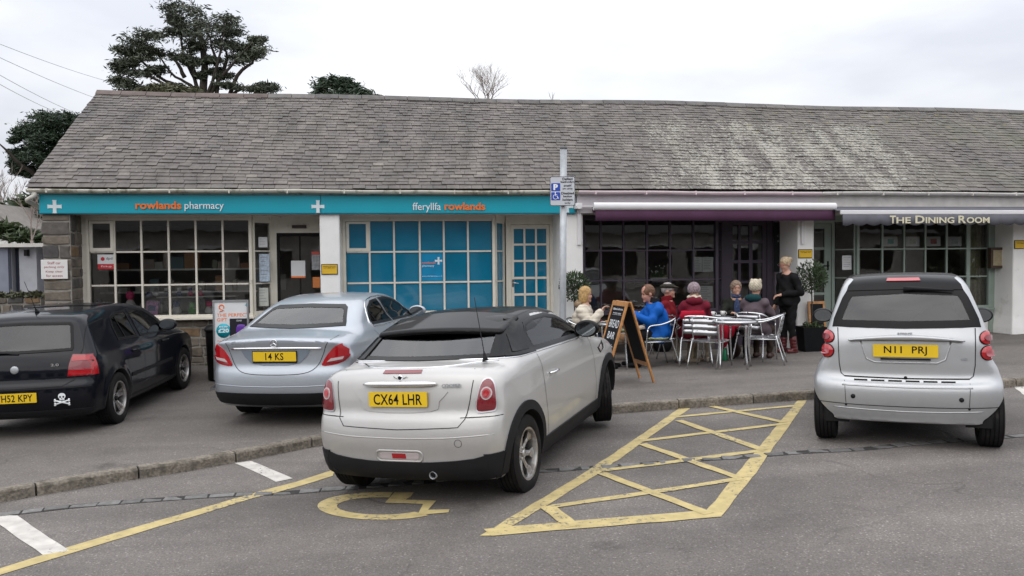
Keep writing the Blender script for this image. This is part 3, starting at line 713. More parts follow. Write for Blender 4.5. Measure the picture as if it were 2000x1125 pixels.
# left canted light of the dining room window
W = empty('side_window', parent=bld); u0, u1_ = us4[0]-.33, us4[0]-.05; L_ = math.hypot(u1_-u0, DD-DW); an = -math.atan2(DD-DW, u1_-u0)
Mx = Matrix.Translation((u0, DD, 0)) @ Matrix.Rotation(an, 4, 'Z'); zz = zz4; f = .03
mb = MB(); mb.box(0, f, -.03, .03, zz[-1], zz[0], Mx); mb.box(L_-f, L_, -.03, .03, zz[-1], zz[0], Mx); mb.box(0, L_, -.032, .032, zz[0], ZS, Mx); mb.box(0, L_, -.032, .032, -.1, zz[-1], Mx); mb.build('frame', MT['sage'], W)
for j in range(3):
    MB().add([(f, 0, zz[j+1]), (L_-f, 0, zz[j+1]), (L_-f, 0, zz[j]), (f, 0, zz[j])], [(0, 1, 2, 3)], False, Mx).build('pane', MT['window_glass'], W)
    if j: MB().box(f, L_-f, -.025, .025, zz[j]-.011, zz[j]+.011, Mx).build('muntin', MT['sage'], W)
# return wall right of the dining window
MB().box(us4[-1]+.055, u_p4a+.3, DW-.02, DW+.25, -.3, ZS).build('window_jamb', MT['sage'], bld)
# shopfront continuing out of frame
MB().box(u_p4b, UR, DW, DW+.2, -.3, ZS).build('far_wall', MT['render_white'], bld)

# ---- eaves: boards, gutter
zg = 2.93
ug = [UL-.13, bl(1128, 380, -.1)[0], bl(1600, 380, -.1)[0], UR]
MB().box(UL-.05, ug[1], -.04, .055, 2.855, 2.93).build('fascia_board', MT['gutter'], bld)
MB().box(ug[1], ug[2], -.06, .055, 2.55, 2.93).build('fascia_board', mat('pale pink grey board', (.58, .55, .57), .5, var=.05, world=True), bld)
MB().box(ug[2], UR, -.06, .055, 2.55, 2.93).build('fascia_board', mat('grey white board', (.54, .52, .50), .5, var=.12, world=True), bld)
MB().box(UL, UR, .055, .3, 2.6, 2.9).build('lintel', MT['mortar'], bld)
gp = [(-.055*math.cos(a), -.052*math.sin(a)) for a in [PI*i/8 for i in range(9)]]
for (a, b, m) in ((ug[0], ug[1]-.01, MT['gutter']), (ug[1], ug[2]-.01, MT['gutter_pink']), (ug[2], ug[3], MT['gutter_grey'])):
    G = None
    mb = MB(); n = max(2, int((b-a)/.5)); rings = []
    prof = [(-.16+x_, z_) for x_, z_ in [(-.058, .0), (-.055, -.022), (-.04, -.045), (-.015, -.058), (.015, -.058), (.04, -.045), (.055, -.02), (.058, 0), (.05, 0), (.035, -.035), (0, -.048), (-.035, -.035), (-.05, 0)]]
    for i in range(n+1):
        u = a+(b-a)*i/n; zo = zg+.006*math.sin(u*1.1)+.004*math.sin(u*3.1)
        rings += [(u, p, zo+q) for p, q in prof]
    k = len(prof); ff = []
    for i in range(n):
        for j in range(k): ff.append((i*k+j, i*k+(j+1) % k, (i+1)*k+(j+1) % k, (i+1)*k+j))
    mb.add(rings, ff, True); G = mb.build('gutter', m, bld)
    u = a+.3
    while u < b:
        mb = MB(); mb.box(u-.011, u+.011, -.2225, -.10, zg-.0615, zg+.004); mb.build('gutter_bracket', m, G); u += .92
# swan-neck outlet at the left end
pts = [bw(UL-.02, -.16, 2.885), bw(UL-.02, -.16, 2.84), bw(UL-.05, -.13, 2.80), bw(UL-.15, -.02, 2.765), bw(UL-.20, .06, 2.73), bw(UL-.21, .10, 2.60)]
inv = bld.matrix_world
mb = MB().tube(smooth_path([(UL-.02, -.16, 2.885), (UL-.02, -.16, 2.83), (UL-.09, -.14, 2.79), (UL-.17, -.05, 2.75), (UL-.13, .2, 2.68), (UL-.045, .34, 2.5), (UL-.04, .35, 1.4), (UL-.04, .35, 0)], 5), .034, 12); mb.build('downpipe', MT['white_paint'], bld)

# ---- roof
RD0, RZ0, RD1, RZ1 = -.13, 2.965, 3.30, 5.14
sl_len = math.hypot(RD1-RD0, RZ1-RZ0); sa = math.atan2(RZ1-RZ0, RD1-RD0)
def roofz(u, s):  # gentle sag
    return .018*math.sin(u*.9+1)*math.sin(s*1.2)+.012*math.sin(u*.37)
ULR = UL-.16
# roof vertex left edge slants: the slope is cut square in plan
rf = empty('roof', parent=bld)
mb = MB(); nu = 50; vv = []; ff = []
for i in range(nu+1):
    u = ULR+(UR+.2-ULR)*i/nu
    for t in np.linspace(0, 1, 6): s_ = t*sl_len; vv.append((u, RD0+math.cos(sa)*s_+.03, RZ0+math.sin(sa)*s_+roofz(u, s_)-.03))
    vv.append((u, RD1+.05, RZ1-.02)); vv.append((u, RD1+3.4, RZ0)); vv.append((u, RD0+.1, RZ0-.05))
k = 9
for i in range(nu):
    for j in range(k): ff.append((i*k+j, (i+1)*k+j, (i+1)*k+(j+1) % k, i*k+(j+1) % k))
ff += [tuple(range(k)), tuple(nu*k+j for j in range(k))[::-1]]
mb.add(vv, ff); mb.build('roof_deck', mat('dark slate underlay', (.045, .043, .043), .9), rf)
def slate_mat():
    m, N, L, P = newmat('weathered slate')
    g = N.new('ShaderNodeNewGeometry'); oi = N.new('ShaderNodeObjectInfo'); v = g.outputs['Position']
    def noi(scale, detail=5, rough=.6, vec=None):
        n = N.new('ShaderNodeTexNoise'); n.inputs['Scale'].default_value = scale; n.inputs['Detail'].default_value = detail; n.inputs['Roughness'].default_value = rough; L.new(vec or v, n.inputs['Vector']); return n.outputs[0]
    def rng(x, a, b, c, d):
        r = N.new('ShaderNodeMapRange'); r.inputs[1].default_value = a; r.inputs[2].default_value = b; r.inputs[3].default_value = c; r.inputs[4].default_value = d; L.new(x, r.inputs[0]); return r.outputs[0]
    def mt(op, a, b):
        q = N.new('ShaderNodeMath'); q.operation = op
        for i, z in enumerate((a, b)):
            if isinstance(z, (int, float)): q.inputs[i].default_value = z
            else: L.new(z, q.inputs[i])
        return q.outputs[0]
    rnd = mt('FRACT', mt('ADD', g.outputs['Random Per Island'], mt('MULTIPLY', oi.outputs['Random'], 7.31)), 0)
    cr = N.new('ShaderNodeValToRGB'); e = cr.color_ramp.elements
    e[0].color = (.070, .058, .053, 1); e[1].color = (.205, .182, .160, 1)
    for p, c in ((.25, (.104, .089, .081)), (.55, (.118, .102, .093)), (.8, (.131, .115, .104)), (.95, (.148, .132, .119))):
        q = e.new(p); q.color = (*c, 1)
    L.new(rnd, cr.inputs[0])
    # long vertical weathering streaks
    mp = N.new('ShaderNodeMapping'); mp.inputs['Rotation'].default_value = (0, 0, -TH); mp.inputs['Scale'].default_value = (1.1, .22, .25); L.new(v, mp.inputs[0])
    st = rng(noi(2.2, 6, .62, mp.outputs[0]), .33, .67, .58, 1.32)
    fi = rng(noi(14, 6, .7), .3, .7, .76, 1.24)
    s = N.new('ShaderNodeVectorMath'); s.operation = 'SCALE'; L.new(cr.outputs[0], s.inputs[0]); L.new(mt('MULTIPLY', st, fi), s.inputs['Scale'])
    sep = N.new('ShaderNodeSeparateXYZ'); L.new(v, sep.inputs[0]); X, Z = sep.outputs[0], sep.outputs[2]
    # white lichen: dense between x 2 and 9
    zone = mt('MULTIPLY', rng(X, .8, 3.6, 0, 1), rng(X, 7.2, 10.5, 1, .0))
    zone = mt('MULTIPLY', zone, rng(Z, 4.5, 5.05, 1, .15))
    zn = rng(noi(2.4, 5, .6, mp.outputs[0]), .36, .64, -.05, .10)
    thr = mt('SUBTRACT', .72, mt('MULTIPLY', zone, mt('ADD', zn, .19)))
    ln = noi(19, 8, .76)
    lich = mt('GREATER_THAN', ln, thr)
    big = mt('MULTIPLY', rng(noi(5.1, 6, .7), .5, .64, 0, .15), zone)
    lm = mt('MAXIMUM', mt('MULTIPLY', lich, .85), mt('MULTIPLY', big, .6))
    few = mt('MULTIPLY', mt('GREATER_THAN', noi(9, 5, .6), .715), .8)
    lm = mt('MAXIMUM', lm, few)
    m1 = N.new('ShaderNodeMix'); m1.data_type = 'RGBA'; L.new(lm, m1.inputs[0]); L.new(s.outputs[0], m1.inputs[6]); m1.inputs[7].default_value = (.36, .345, .295, 1)
    # yellow-green moss spots near the ridge on the right, greener tint far right
    ym = mt('MULTIPLY', mt('GREATER_THAN', noi(6.5, 5, .65), .62), mt('MULTIPLY', rng(X, 3.5, 6, 0, .7), rng(Z, 4.0, 4.6, .15, 1)))
    m2 = N.new('ShaderNodeMix'); m2.data_type = 'RGBA'; L.new(ym, m2.inputs[0]); L.new(m1.outputs[2], m2.inputs[6]); m2.inputs[7].default_value = (.20, .17, .035, 1)
    gm = mt('MULTIPLY', rng(noi(.8, 5, .6), .42, .62, 0, 1), mt('ADD', rng(X, 7, 11, 0, .45), .10))
    m3 = N.new('ShaderNodeMix'); m3.data_type = 'RGBA'; L.new(gm, m3.inputs[0]); L.new(m2.outputs[2], m3.inputs[6]); m3.inputs[7].default_value = (.125, .125, .08, 1)
    L.new(m3.outputs[2], P.inputs['Base Color']); P.inputs['Roughness'].default_value = .62
    L.new(rng(rnd, 0, 1, .48, .75), P.inputs['Roughness'])
    b = N.new('ShaderNodeBump'); b.inputs['Strength'].default_value = .5; b.inputs['Distance'].default_value = .008; L.new(mt('ADD', noi(30, 5), mt('MULTIPLY', lich, .5)), b.inputs['Height']); L.new(b.outputs[0], P.inputs['Normal'])
    return m
MT['slate'] = slate_mat()
ex = .126; nrow = int(sl_len/ex); cand = []
for r in range(nrow+1):
    s0 = r*ex - (.03 if r == 0 else 0); off = .5 if r % 2 else 0
    wbase = .205-.0012*r
    u = ULR-(off*wbase)
    while u < UR+.1:
        ww = wbase*random.uniform(.86, 1.14)
        a, b = max(u, ULR+random.uniform(-.01, .01)), min(u+ww, UR+.2)
        if b-a > .03: cand.append((r, a+.003, b-.003, s0))
        u += ww
def slate_verts(r, a, b, s0):
    hl = .2 if r < nrow-1 else .15
    dz = random.uniform(-.003, .007); tl = random.uniform(-.004, .004); lo = s0+random.uniform(-.009, .006); lo2 = lo+random.uniform(-.004, .004)
    o = []
    for (u, s_, h) in ((a, lo, .016), (b, lo2, .016+tl*.4), (b, s0+hl, .0), (a, s0+hl, .0)):
        h += dz+.006; zz_ = roofz(u, s_)
        for th in (0, -.009):
            hh = h+th; o.append((u, RD0+math.cos(sa)*s_-math.sin(sa)*hh, RZ0+math.sin(sa)*s_+math.cos(sa)*hh+zz_))
    return o   # 0 top lo-a,1 bottom..., order a,b,b,a
SF = [(0, 2, 4, 6), (1, 7, 5, 3), (0, 1, 3, 2), (2, 3, 5, 4), (4, 5, 7, 6), (6, 7, 1, 0)]
cand.sort(key=lambda c: (c[0], c[1])); single = [c for c in cand if c[0] < 4 and bw(c[1], RD0, 2.9).x < .64*bw(c[1], RD0, 2.9).y][:300]
sset = set(id(c) for c in single)
for c in single: MB().add(slate_verts(*c), SF).build('slate', MT['slate'], rf)
mb = MB()
for c in cand:
    if id(c) not in sset: mb.add(slate_verts(*c), SF)
tag(mb.build('slates', MT['slate'], rf), 'weathered grey slates with pale lichen', kind='stuff').name = 'slate_courses'
MT['ridge'] = mat('ridge tile', (.125, .115, .11), .75, var=.25, vs=6, bump=.4, bs=25, objrand=.22, dirt=((.24, .2, .16), 7, .58, .5), world=True)
MT['ridge_red'] = mat('brown ridge tile', (.125, .095, .085), .75, var=.25, vs=6, bump=.4, bs=25, objrand=.15, dirt=((.2, .18, .15), 7, .58, .5), world=True)
u = ULR; i = 0
while u < UR:
    ln = .47; mb = MB(); rr = []
    for uu in (u+.004, u+ln-.004):
        zo = roofz(uu, sl_len)+random.uniform(-.003, .003)
        for (dd_, z_) in ((-.14, -.075), (-.07, -.012), (-.02, .03), (.03, .035), (.1, -.01), (.17, -.075), (.1, -.04), (-.07, -.04)):
            rr.append((uu, RD1+.02+dd_, RZ1+.035+z_+zo))
    ff = [(j, (j+1) % 8, 8+(j+1) % 8, 8+j) for j in range(8)]+[tuple(range(8))[::-1], tuple(range(8, 16))]
    mb.add(rr, ff); mb.build('ridge_tile', MT['ridge_red'] if i < 7 else MT['ridge'], rf, bevel=.006); u += ln; i += 1

# ------------------------------------------------------------------ signs on the building
def onb(name, label, cat, u, d, z, group=None):
    p = bw(u, d, z); return thing(name, label, cat, tuple(p), BR, group)
u_e = bl(1122, 400, 0)[0]; zt_, zb_ = 2.855, 2.555
S = onb('fascia_sign', 'long teal pharmacy signboard above both pharmacy windows', 'sign', UL, 0, 0)
um = bl(627, 400, 0)[0]
for a, b in ((0, um-UL-.004), (um-UL+.004, u_e-UL)):
    MB().box(a, b, -.055, 0.0, zb_, zt_).build('sign_panel', MT['teal'], S, bevel=.004)
MB().box(-.02, u_e-UL+.01, -.06, .0, zb_-.014, zb_-.002).build('sign_edge', MT['teal_dark'], S)
def cross(u, z, s, parent, d, m=MT['cross_white'], dep=.012):
    mb = MB()
    t = s*.125
    def arm(M):
        mb.prism([(-t, 0), (t, 0), (t, s*.38), (t*1.25, s*.5), (-t*1.25, s*.5), (-t, s*.38)], 'y', -dep, 0, M)
    for a in range(4): arm(Matrix.Translation((u, d+.0002*a, z)) @ Matrix.Rotation(a*PI/2, 4, 'Y'))
    mb.build('cross_emblem', m, parent)
for px in (107, 621, 1108): 
    uu, zz_ = bl(px, 403.5, -.055); cross(uu-UL, zz_, .21, S, -.055)
def sign_text(s, px0, px1, pyb, pyt, m, bold=0):
    a, z0 = bl(px0, pyb, -.06); b, _ = bl(px1, pyb, -.06); z1 = bl(px0, pyt, -.06)[1]
    text('lettering', s, m, S, (a-UL, -.0555, z0), width=b-a, height=z1-z0, depth=.02, bold=bold, align='LEFT')
sign_text('rowlands', 265, 354.5, 408.5, 393, MT['orange'], .028)
sign_text('pharmacy', 361, 437.5, 412.5, 394, MT['white_letter'], .0)
sign_text('fferyllfa', 806, 861, 415, 396, MT['white_letter'], .0)
sign_text('rowlands', 868, 947.5, 410.5, 395.5, MT['orange'], .028)

# staff parking sign
u, z = bl(81, 545, -.03); u2, z2 = bl(132, 507, -.03)
MT['sign_white'] = mat('white sign face', (.74, .72, .70), .4, var=.03)
MT['red_ink'] = mat('faded red lettering', (.36, .10, .13), .6)
S2 = onb('parking_notice', 'small white staff car parking notice on the stone pier', 'sign', u, -.03, z)
MB().box(0, u2-u, -.012, 0.0, 0, z2-z).build('sign_board', MT['sign_white'], S2, bevel=.003)
h = z2-z; w_ = u2-u
for s_, zz_, ww in (('Staff car', .76, .5), ('parking only', .54, .76), ('Keep clear', .30, .64), ('for access', .10, .62)):
    text('lettering', s_, MT['red_ink'], S2, (w_/2, -.0122, h*zz_), width=w_*ww, height=h*.14, depth=.001, bold=.01)
# yellow notices on pillars
for i, (px0, py0, px1, py1, lab) in enumerate(((629, 535, 658, 517, 'small yellow parking notice on the white pillar between the teal and clear windows'), (1561, 503, 1586, 488, 'small yellow parking notice on the white pillar above the standing woman in black'), (1983, 485, 2012, 470, 'small yellow parking notice on the pillar at the right edge of the photo'))):
    a, z0 = bl(px0, py0, -.02); b, z1 = bl(px1, py1, -.02)
    S3 = onb('wall_notice', lab, 'sign', a, -.012, z0, 'yellow parking notices on the white pillars')
    MB().box(-.012, b-a+.012, .0, .010, -.012, z1-z0+.012).build('backing', MT['ink'], S3)
    MB().box(0, b-a, -.008, 0, 0, z1-z0).build('sign_board', MT['yellow'], S3)
    w_ = b-a; h = z1-z0
    text('lettering', 'PARKING FOR SHOP', MT['ink'], S3, (w_/2, -.0082, h*.78), width=w_*.86, height=h*.11, depth=.001, bold=.01)
    text('lettering', 'CUSTOMERS ONLY', MT['ink'], S3, (w_/2, -.0082, h*.60), width=w_*.8, height=h*.11, depth=.001, bold=.01)
# menu case on the return by the dining window
mp_ = bw(us4[-1]+.12, DW-.10, 0)
a, z0 = bl(1934, 524, .3); b, z1 = bl(1974, 483, .3)
S4 = onb('menu_case', 'brown wooden menu case on the white wall right of the green window', 'menu case', a, .30, z0)
MT['dark_wood'] = mat('dark brown wood', (.055, .032, .02), .5, var=.25, vs=12)
w_ = b-a; h = z1-z0
mb = MB(); mb.box(0, w_, 0, .08, 0, h); mb.build('case', MT['dark_wood'], S4, bevel=.004)
mb = MB(); e = .05
mb.box(0, e, -.02, 0, 0, h); mb.box(w_-e, w_, -.02, 0, 0, h); mb.box(e, w_-e, -.02, 0, 0, e); mb.box(e, w_-e, -.02, 0, h-e, h); mb.build('frame', MT['dark_wood'], S4)
MB().box(e, w_-e, -.006, -.001, e, h-e).build('menu_sheet', mat('aged menu paper', (.36, .30, .19), .7, var=.15, vs=30), S4)

# ---- awnings
MT['awning_white'] = mat('white awning case', (.72, .71, .72), .35, var=.03, world=True)
MT['awning_purple'] = mat('plum canvas', (.080, .028, .066), .85, var=.12, vs=3, bump=.1, bs=30, world=True)
MT['awning_grey'] = mat('grey canvas', (.105, .105, .125), .85, var=.15, vs=4, bump=.1, bs=30, world=True)
MT['cream_letter'] = mat('cream lettering', (.66, .62, .45), .7)
a, z0 = bl(1159, 411, -.35); b, z1 = bl(1631, 396, -.35)
A = onb('shop_awning', 'folded plum awning with a white front bar above the cafe window', 'awning', a, 0, 0)
w_ = b-a
mb = MB(); nseg = 24; prof = []
for k in range(nseg):
    t = 2*PI*k/nseg; prof.append((-.36+.055*math.cos(t), (z0+z1)/2+.068*math.sin(t)))
mb.prism(prof, 'x', 0, w_); mb.build('front_bar', MT['awning_white'], A, auto=.6)
# valance
zv0 = bl(1400, 431, -.37)[1]; mb = MB(); n = 60; vv = []; ff = []
zt_v = (z0+z1)/2-.05
for i in range(n+1):
    uu = .03+(w_-.04)*i/n; wv = .006*math.sin(uu*3.1)+.003*math.sin(uu*9)
    for j, t in enumerate((0, .5, 1)):
        vv.append((uu, -.375+wv*t, zt_v+(zv0-zt_v)*t+.004*math.sin(uu*1.4)*t))
for i in range(n):
    for j in range(2): ff.append((i*3+j, i*3+j+1, (i+1)*3+j+1, (i+1)*3+j))
mb.add(vv, ff, True); o = mb.build('valance', MT['awning_purple'], A); md = o.modifiers.new('s', 'SOLIDIFY'); md.thickness = .004
# rolled canvas and top sheet to the wall
mb = MB().tube([(.05, -.12, 2.60), (w_, -.12, 2.60)], .04, 16); mb.build('roller', MT['awning_purple'], A)
mb = MB(); mb.add([(.03, -.12, 2.645), (w_-.03, -.12, 2.645), (w_-.03, -.34, z1-.05), (.03, -.34, z1-.05), (.03, -.12, 2.635), (w_-.03, -.12, 2.635), (w_-.03, -.34, z1-.06), (.03, -.34, z1-.06)], [(0, 3, 2, 1), (4, 5, 6, 7), (0, 1, 5, 4), (1, 2, 6, 5), (2, 3, 7, 6), (3, 0, 4, 7)]); mb.build('canopy', MT['awning_purple'], A)
mb = MB()
for uu in (.35, w_-.35): mb.box(uu-.02, uu+.02, -.33, -.08, z0+.02, z0+.055)
mb.build('folding_arm', MT['awning_white'], A)
ub0 = bl(1123, 404, -.15)[0]-a
mb = MB(); mb.box(ub0, ub0+.12, -.19, -.061, 2.62, 2.72); mb.tube([(ub0+.06, -.22, 2.66), (ub0+.06, -.17, 2.66)], .045, 14); mb.box(ub0+.12, .05, -.15, -.11, 2.655, 2.68); mb.build('gear_box', MT['awning_white'], A)
for px, p0, p1 in ((1131, 412, 478), (1568, 430, 476)):
    uu, za = bl(px, p0, -.03); zb = bl(px, p1, -.03)[1]
    mb = MB(); mb.box(uu-a-.03, uu-a+.03, -.045, -.002, zb, min(za, 2.6)); 
    for q in np.linspace(zb+.06, 2.5, 5): mb.box(uu-a+.03, uu-a+.036, -.03, -.015, q, q+.03)
    mb.build('wall_bracket', MT['awning_white'], A)
# grey awning
a, z0 = bl(1636, 419, -.55); b = 13.2; z1 = bl(1636, 412, -.55)[1]
A2 = onb('shop_awning', 'grey scalloped awning lettered in cream over the green window', 'awning', a, 0, 0)
w_ = b-a
MB().box(0, w_, -.14, -.062, 2.60, 2.66).build('wall_rail', MT['awning_white'], A2)
MB().box(.05, w_, -.585, -.53, z0, z1+.01).build('front_bar', MT['awning_white'], A2, bevel=.012)
mb = MB(); mb.add([(.0, -.13, 2.665), (w_, -.13, 2.665), (w_, -.535, z1+.012), (.0, -.535, z1+.012), (.0, -.13, 2.655), (w_, -.13, 2.655), (w_, -.535, z1+.002), (.0, -.535, z1+.002)], [(0, 3, 2, 1), (4, 5, 6, 7), (0, 1, 5, 4), (1, 2, 6, 5), (2, 3, 7, 6), (3, 0, 4, 7)]); mb.build('canopy', MT['awning_grey'], A2)
zv1 = bl(1750, 436, -.57)[1]; n = 260; vv = []; ff = []
for i in range(n+1):
    uu = .07+(w_-.08)*i/n; sc = .042*abs(math.sin(uu*PI/.27))**.7; wv = .012*math.sin(uu*2.3)+.006*math.sin(uu*7)
    for t in (0, .5, 1): vv.append((uu, -.592-.02*t+wv*t, z0+(zv1-z0)*t-(sc*t)))
for i in range(n):
    for j in range(2): ff.append((i*3+j, i*3+j+1, (i+1)*3+j+1, (i+1)*3+j))
mb = MB(); mb.add(vv, ff, True); o = mb.build('valance', MT['awning_grey'], A2); md = o.modifiers.new('s', 'SOLIDIFY'); md.thickness = .004
def at_px(p): return bl(p, 430, -.63)[0]-a
zc0 = bl(1800, 436, -.63)[1]; zc1 = bl(1800, 421, -.63)[1]; hh = zc1-zc0
for s_, p0, p1, f_ in (('T', 1738, 1750, 1), ('HE', 1751, 1779, .8), ('D', 1788, 1806, 1), ('INING', 1808, 1864, .8), ('R', 1872, 1887, 1), ('OOM', 1888, 1933, .8)):
    text('lettering', s_, MT['cream_letter'], A2, (at_px(p0), -.628, zc0), width=at_px(p1)-at_px(p0), height=hh*f_, depth=.002, bold=.025, align='LEFT')

# ---- things in the windows
def sheet_in_window(px0, py0, px1, py1, d, name, label, cat, m, group=None, thick=.004, deco=None):
    a, z0 = bl(px0, py1, d); b, z1 = bl(px1, py0, d)
    o = onb(name, label, cat, a, d, z0, group); MB().box(0, b-a, 0, thick, 0, z1-z0).build('sheet', m, o)
    if deco: deco(o, b-a, z1-z0)
    return o
def lines(n=6, col=MT['ink'], x0=.12, x1=.88):
    def f(o, w, h):
        mb = MB()
        for i in range(n):
            z = h*(.88-.78*i/n); mb.box(w*x0, w*(x1-random.random()*.3), -.0015, -.0003, z-h*.012, z+h*.012)
        tag(mb.build('print', col, o), kind='stuff')
    return f
GL_OUT = DW-.006
MT['grey_print'] = mat('grey print', (.25, .26, .28), .7)
def dpd(o, w, h):
    MB().box(0, w, -.0015, 0, 0, h*.36).build('red_band', mat('red print', (.52, .02, .03), .5), o)
    mb = MB(); c = (w*.3, h*.70); r = h*.15
    for k in range(3):
        a0 = math.radians(90+120*k); hx = [(0, 0), (r*math.cos(a0), r*math.sin(a0)), (r*math.cos(a0+PI/3), r*math.sin(a0+PI/3)), (r*math.cos(a0+2*PI/3), r*math.sin(a0+2*PI/3))]
        mb.prism([(c[0]+x*.95, c[1]+z*.95) for x, z in hx], 'y', -.002, -.0005)
    mb.build('emblem', mat('red emblem', (.5, .02, .03), .5), o)
    text('lettering', 'dpd', MT['ink'], o, (w*.68, -.001, h*.6), width=w*.36, height=h*.22, depth=.001)
    text('lettering', 'Pickup', MT['white_letter'], o, (w*.5, -.002, h*.1), width=w*.6, height=h*.16, depth=.001)
sheet_in_window(191, 497, 224, 526, GL_OUT, 'window_sign', 'white and red parcel pickup sign inside the leftmost window column', 'sign', MT['paper'], deco=dpd)
def filmdeco(o, w, h):
    text('lettering', 'rowlands', MT['orange'], o, (w*.06, -.001, h*.62), width=w*.60, height=h*.07, depth=.001, bold=.02, align='LEFT')
    text('lettering', 'pharmacy', MT['white_letter'], o, (w*.06, -.001, h*.49), width=w*.54, height=h*.09, depth=.001, align='LEFT')
    text('lettering', 'www.rowlandspharmacy.co.uk', MT['white_letter'], o, (w*.04, -.001, h*.15), width=w*.92, height=h*.04, depth=.001, align='LEFT')
    cross(w*.80, h*.72, w*.33, o, 0, dep=.002)
sheet_in_window(822, 494, 865, 549, GL_OUT-.004, 'window_poster', 'bright blue pharmacy poster with a white cross in the middle teal pane', 'poster', mat('bright blue film', rgb('0f86b4'), .2), deco=filmdeco, thick=.002)
u_, z_ = bl(510, 500, DW+.12)
for (px0, py0, px1, py1, lab, m) in ((505, 463, 522, 483, 'small white notice at the top of the angled side window', MT['paper']), (507, 496, 526, 550, 'blue and white poster in the angled side window', mat('pale blue poster', (.42, .50, .60), .6, var=.3, vs=25)), (504, 562, 524, 598, 'pale notice low in the angled side window', mat('pale green paper', (.5, .52, .47), .6, var=.1))):
    sheet_in_window(px0, py0, px1, py1, DW+.10, 'window_notice', lab, 'notice', m, deco=lines(5, MT['grey_print']))
sheet_in_window(569, 509, 596, 543, DD-.024, 'door_poster', 'white sheet with an orange foot taped to the dark glass door', 'poster', MT['paper'], deco=lambda o, w, h: MB().box(0, w, -.002, 0, 0, h*.1).build('orange_band', MT['orange'], o))
sheet_in_window(609, 491, 624, 527, DD-.024, 'door_poster', 'grey poster with a red head on the dark glass door', 'poster', mat('grey poster', (.3, .31, .33), .6, var=.3, vs=20), deco=lambda o, w, h: MB().box(0, w, -.002, 0, h*.82, h).build('red_band', mat('red print two', (.5, .08, .06), .5), o))
sheet_in_window(611, 541, 625, 562, DD-.024, 'door_poster', 'orange square sticker on the dark glass door', 'poster', mat('orange sticker', (.62, .20, .05), .6))
for px0, py0, px1, py1, lab in ((1355, 502, 1371, 531, 'white menu sheet left of the pair in the cafe window'), (1372, 502, 1393, 531, 'white menu sheet right of the pair in the cafe window'), (1366, 558, 1392, 590, 'handwritten white sheet low in the cafe window')):
    sheet_in_window(px0, py0, px1, py1, DW+.012, 'menu_sheet', lab, 'menu', MT['paper'], deco=lines(7, MT['grey_print']), group='menu sheets in the cafe window')
for i, (px, c) in enumerate(((1740, (.15, .45, .43)), (1783, (.5, .5, .44)), (1824, (.52, .16, .15)), (1865, (.55, .57, .6)))):
    nm = ('teal print', 'pale grey print', 'red print', 'pale print with a bright corner')[i]
    def dec(o, w, h, c=c, i=i): MB().box(w*.28, w*.72, -.003, 0, h*.25, h*.75).build('print', mat('print%d' % i, c, .6, var=.3, vs=30), o)
    sheet_in_window(px-14, 462, px+13, 481, DW+.05, 'framed_picture', 'white mounted %s hanging in the green window' % nm, 'picture', MT['paper'], deco=dec, thick=.015)
sheet_in_window(1645, 499, 1663, 527, DW+.06, 'window_notice', 'white notice in the narrow side window beside the green door', 'notice', MT['paper'], deco=lines(6, MT['grey_print']))
# curtain
a, z0 = bl(1893, 600, DW+.15); b, z1 = bl(1932, 434, DW+.15)
cu_ = onb('curtain', 'cream curtain hanging at the right of the green window', 'curtain', a, DW+.15, z0)
mb = MB(); n = 40; vv = []
for i in range(n+1):
    t = i/n; y = .03*math.sin(t*22)+.01*math.sin(t*51)
    vv += [(t*(b-a), y, 0), (t*(b-a), y*.7, z1-z0)]
mb.add(vv, [(2*i, 2*i+2, 2*i+3, 2*i+1) for i in range(n)], True); mb.build('drape', mat('cream curtain', (.33, .31, .2), .9, var=.2, vs=20), cu_)
# chalkboard on the muted panel
a, z0 = bl(1512, 531, DD-.13); b, z1 = bl(1544, 434, DD-.13)
cb = onb('wall_chalkboard', 'tall narrow chalkboard on the muted purple panel by the cafe door', 'chalkboard', a, DD-.13, z0)
MB().box(0, b-a, 0, .01, 0, z1-z0).build('board', MT['chalk'], cb)
for s_, q in (('Coffee', .70), ('& Cake', .60), ('OPEN', .12)): text('lettering', s_, MT['grey_print'], cb, ((b-a)/2, -.0005, (z1-z0)*q), width=(b-a)*.6, height=.045, depth=.001)
# pharmacy display
MT['shelf_white'] = mat('white shelf', (.8, .78, .75), .6)
a, zA = bl(176, 615, DW+.3); b, _ = bl(487, 615, DW+.3)
sh = onb('display_shelf', 'white display shelf of goods behind the clear pharmacy window', 'shelf', a, DW+.1, zA-.05)
MB().box(.05, b-a, .0, .5, 0, .03).build('shelf_board', MT['shelf_white'], sh)
z2s = bl(400, 578, DW+.5)[1]-zA+.05
MB().box(1.05, b-a-.25, .3, .7, z2s-.02, z2s).build('shelf_board', MT['shelf_white'], sh)
MB().box(1.05, b-a-.25, .68, .7, .03, z2s-.02).build('shelf_back', mat('drab panel', (.22, .22, .18), .8), sh)
pink = mat('pink toy', (.85, .08, .25), .7, var=.3, vs=30); whit = mat('white toy', (.88, .87, .86), .8); blu = mat('blue toy', (.08, .12, .3), .6); gre = mat('green toy', (.25, .6, .2), .7); box_p = mat('pink blue box', (.8, .4, .75), .5, var=.5, vs=18); dkb = mat('dark bottle', (.03, .03, .05), .4)
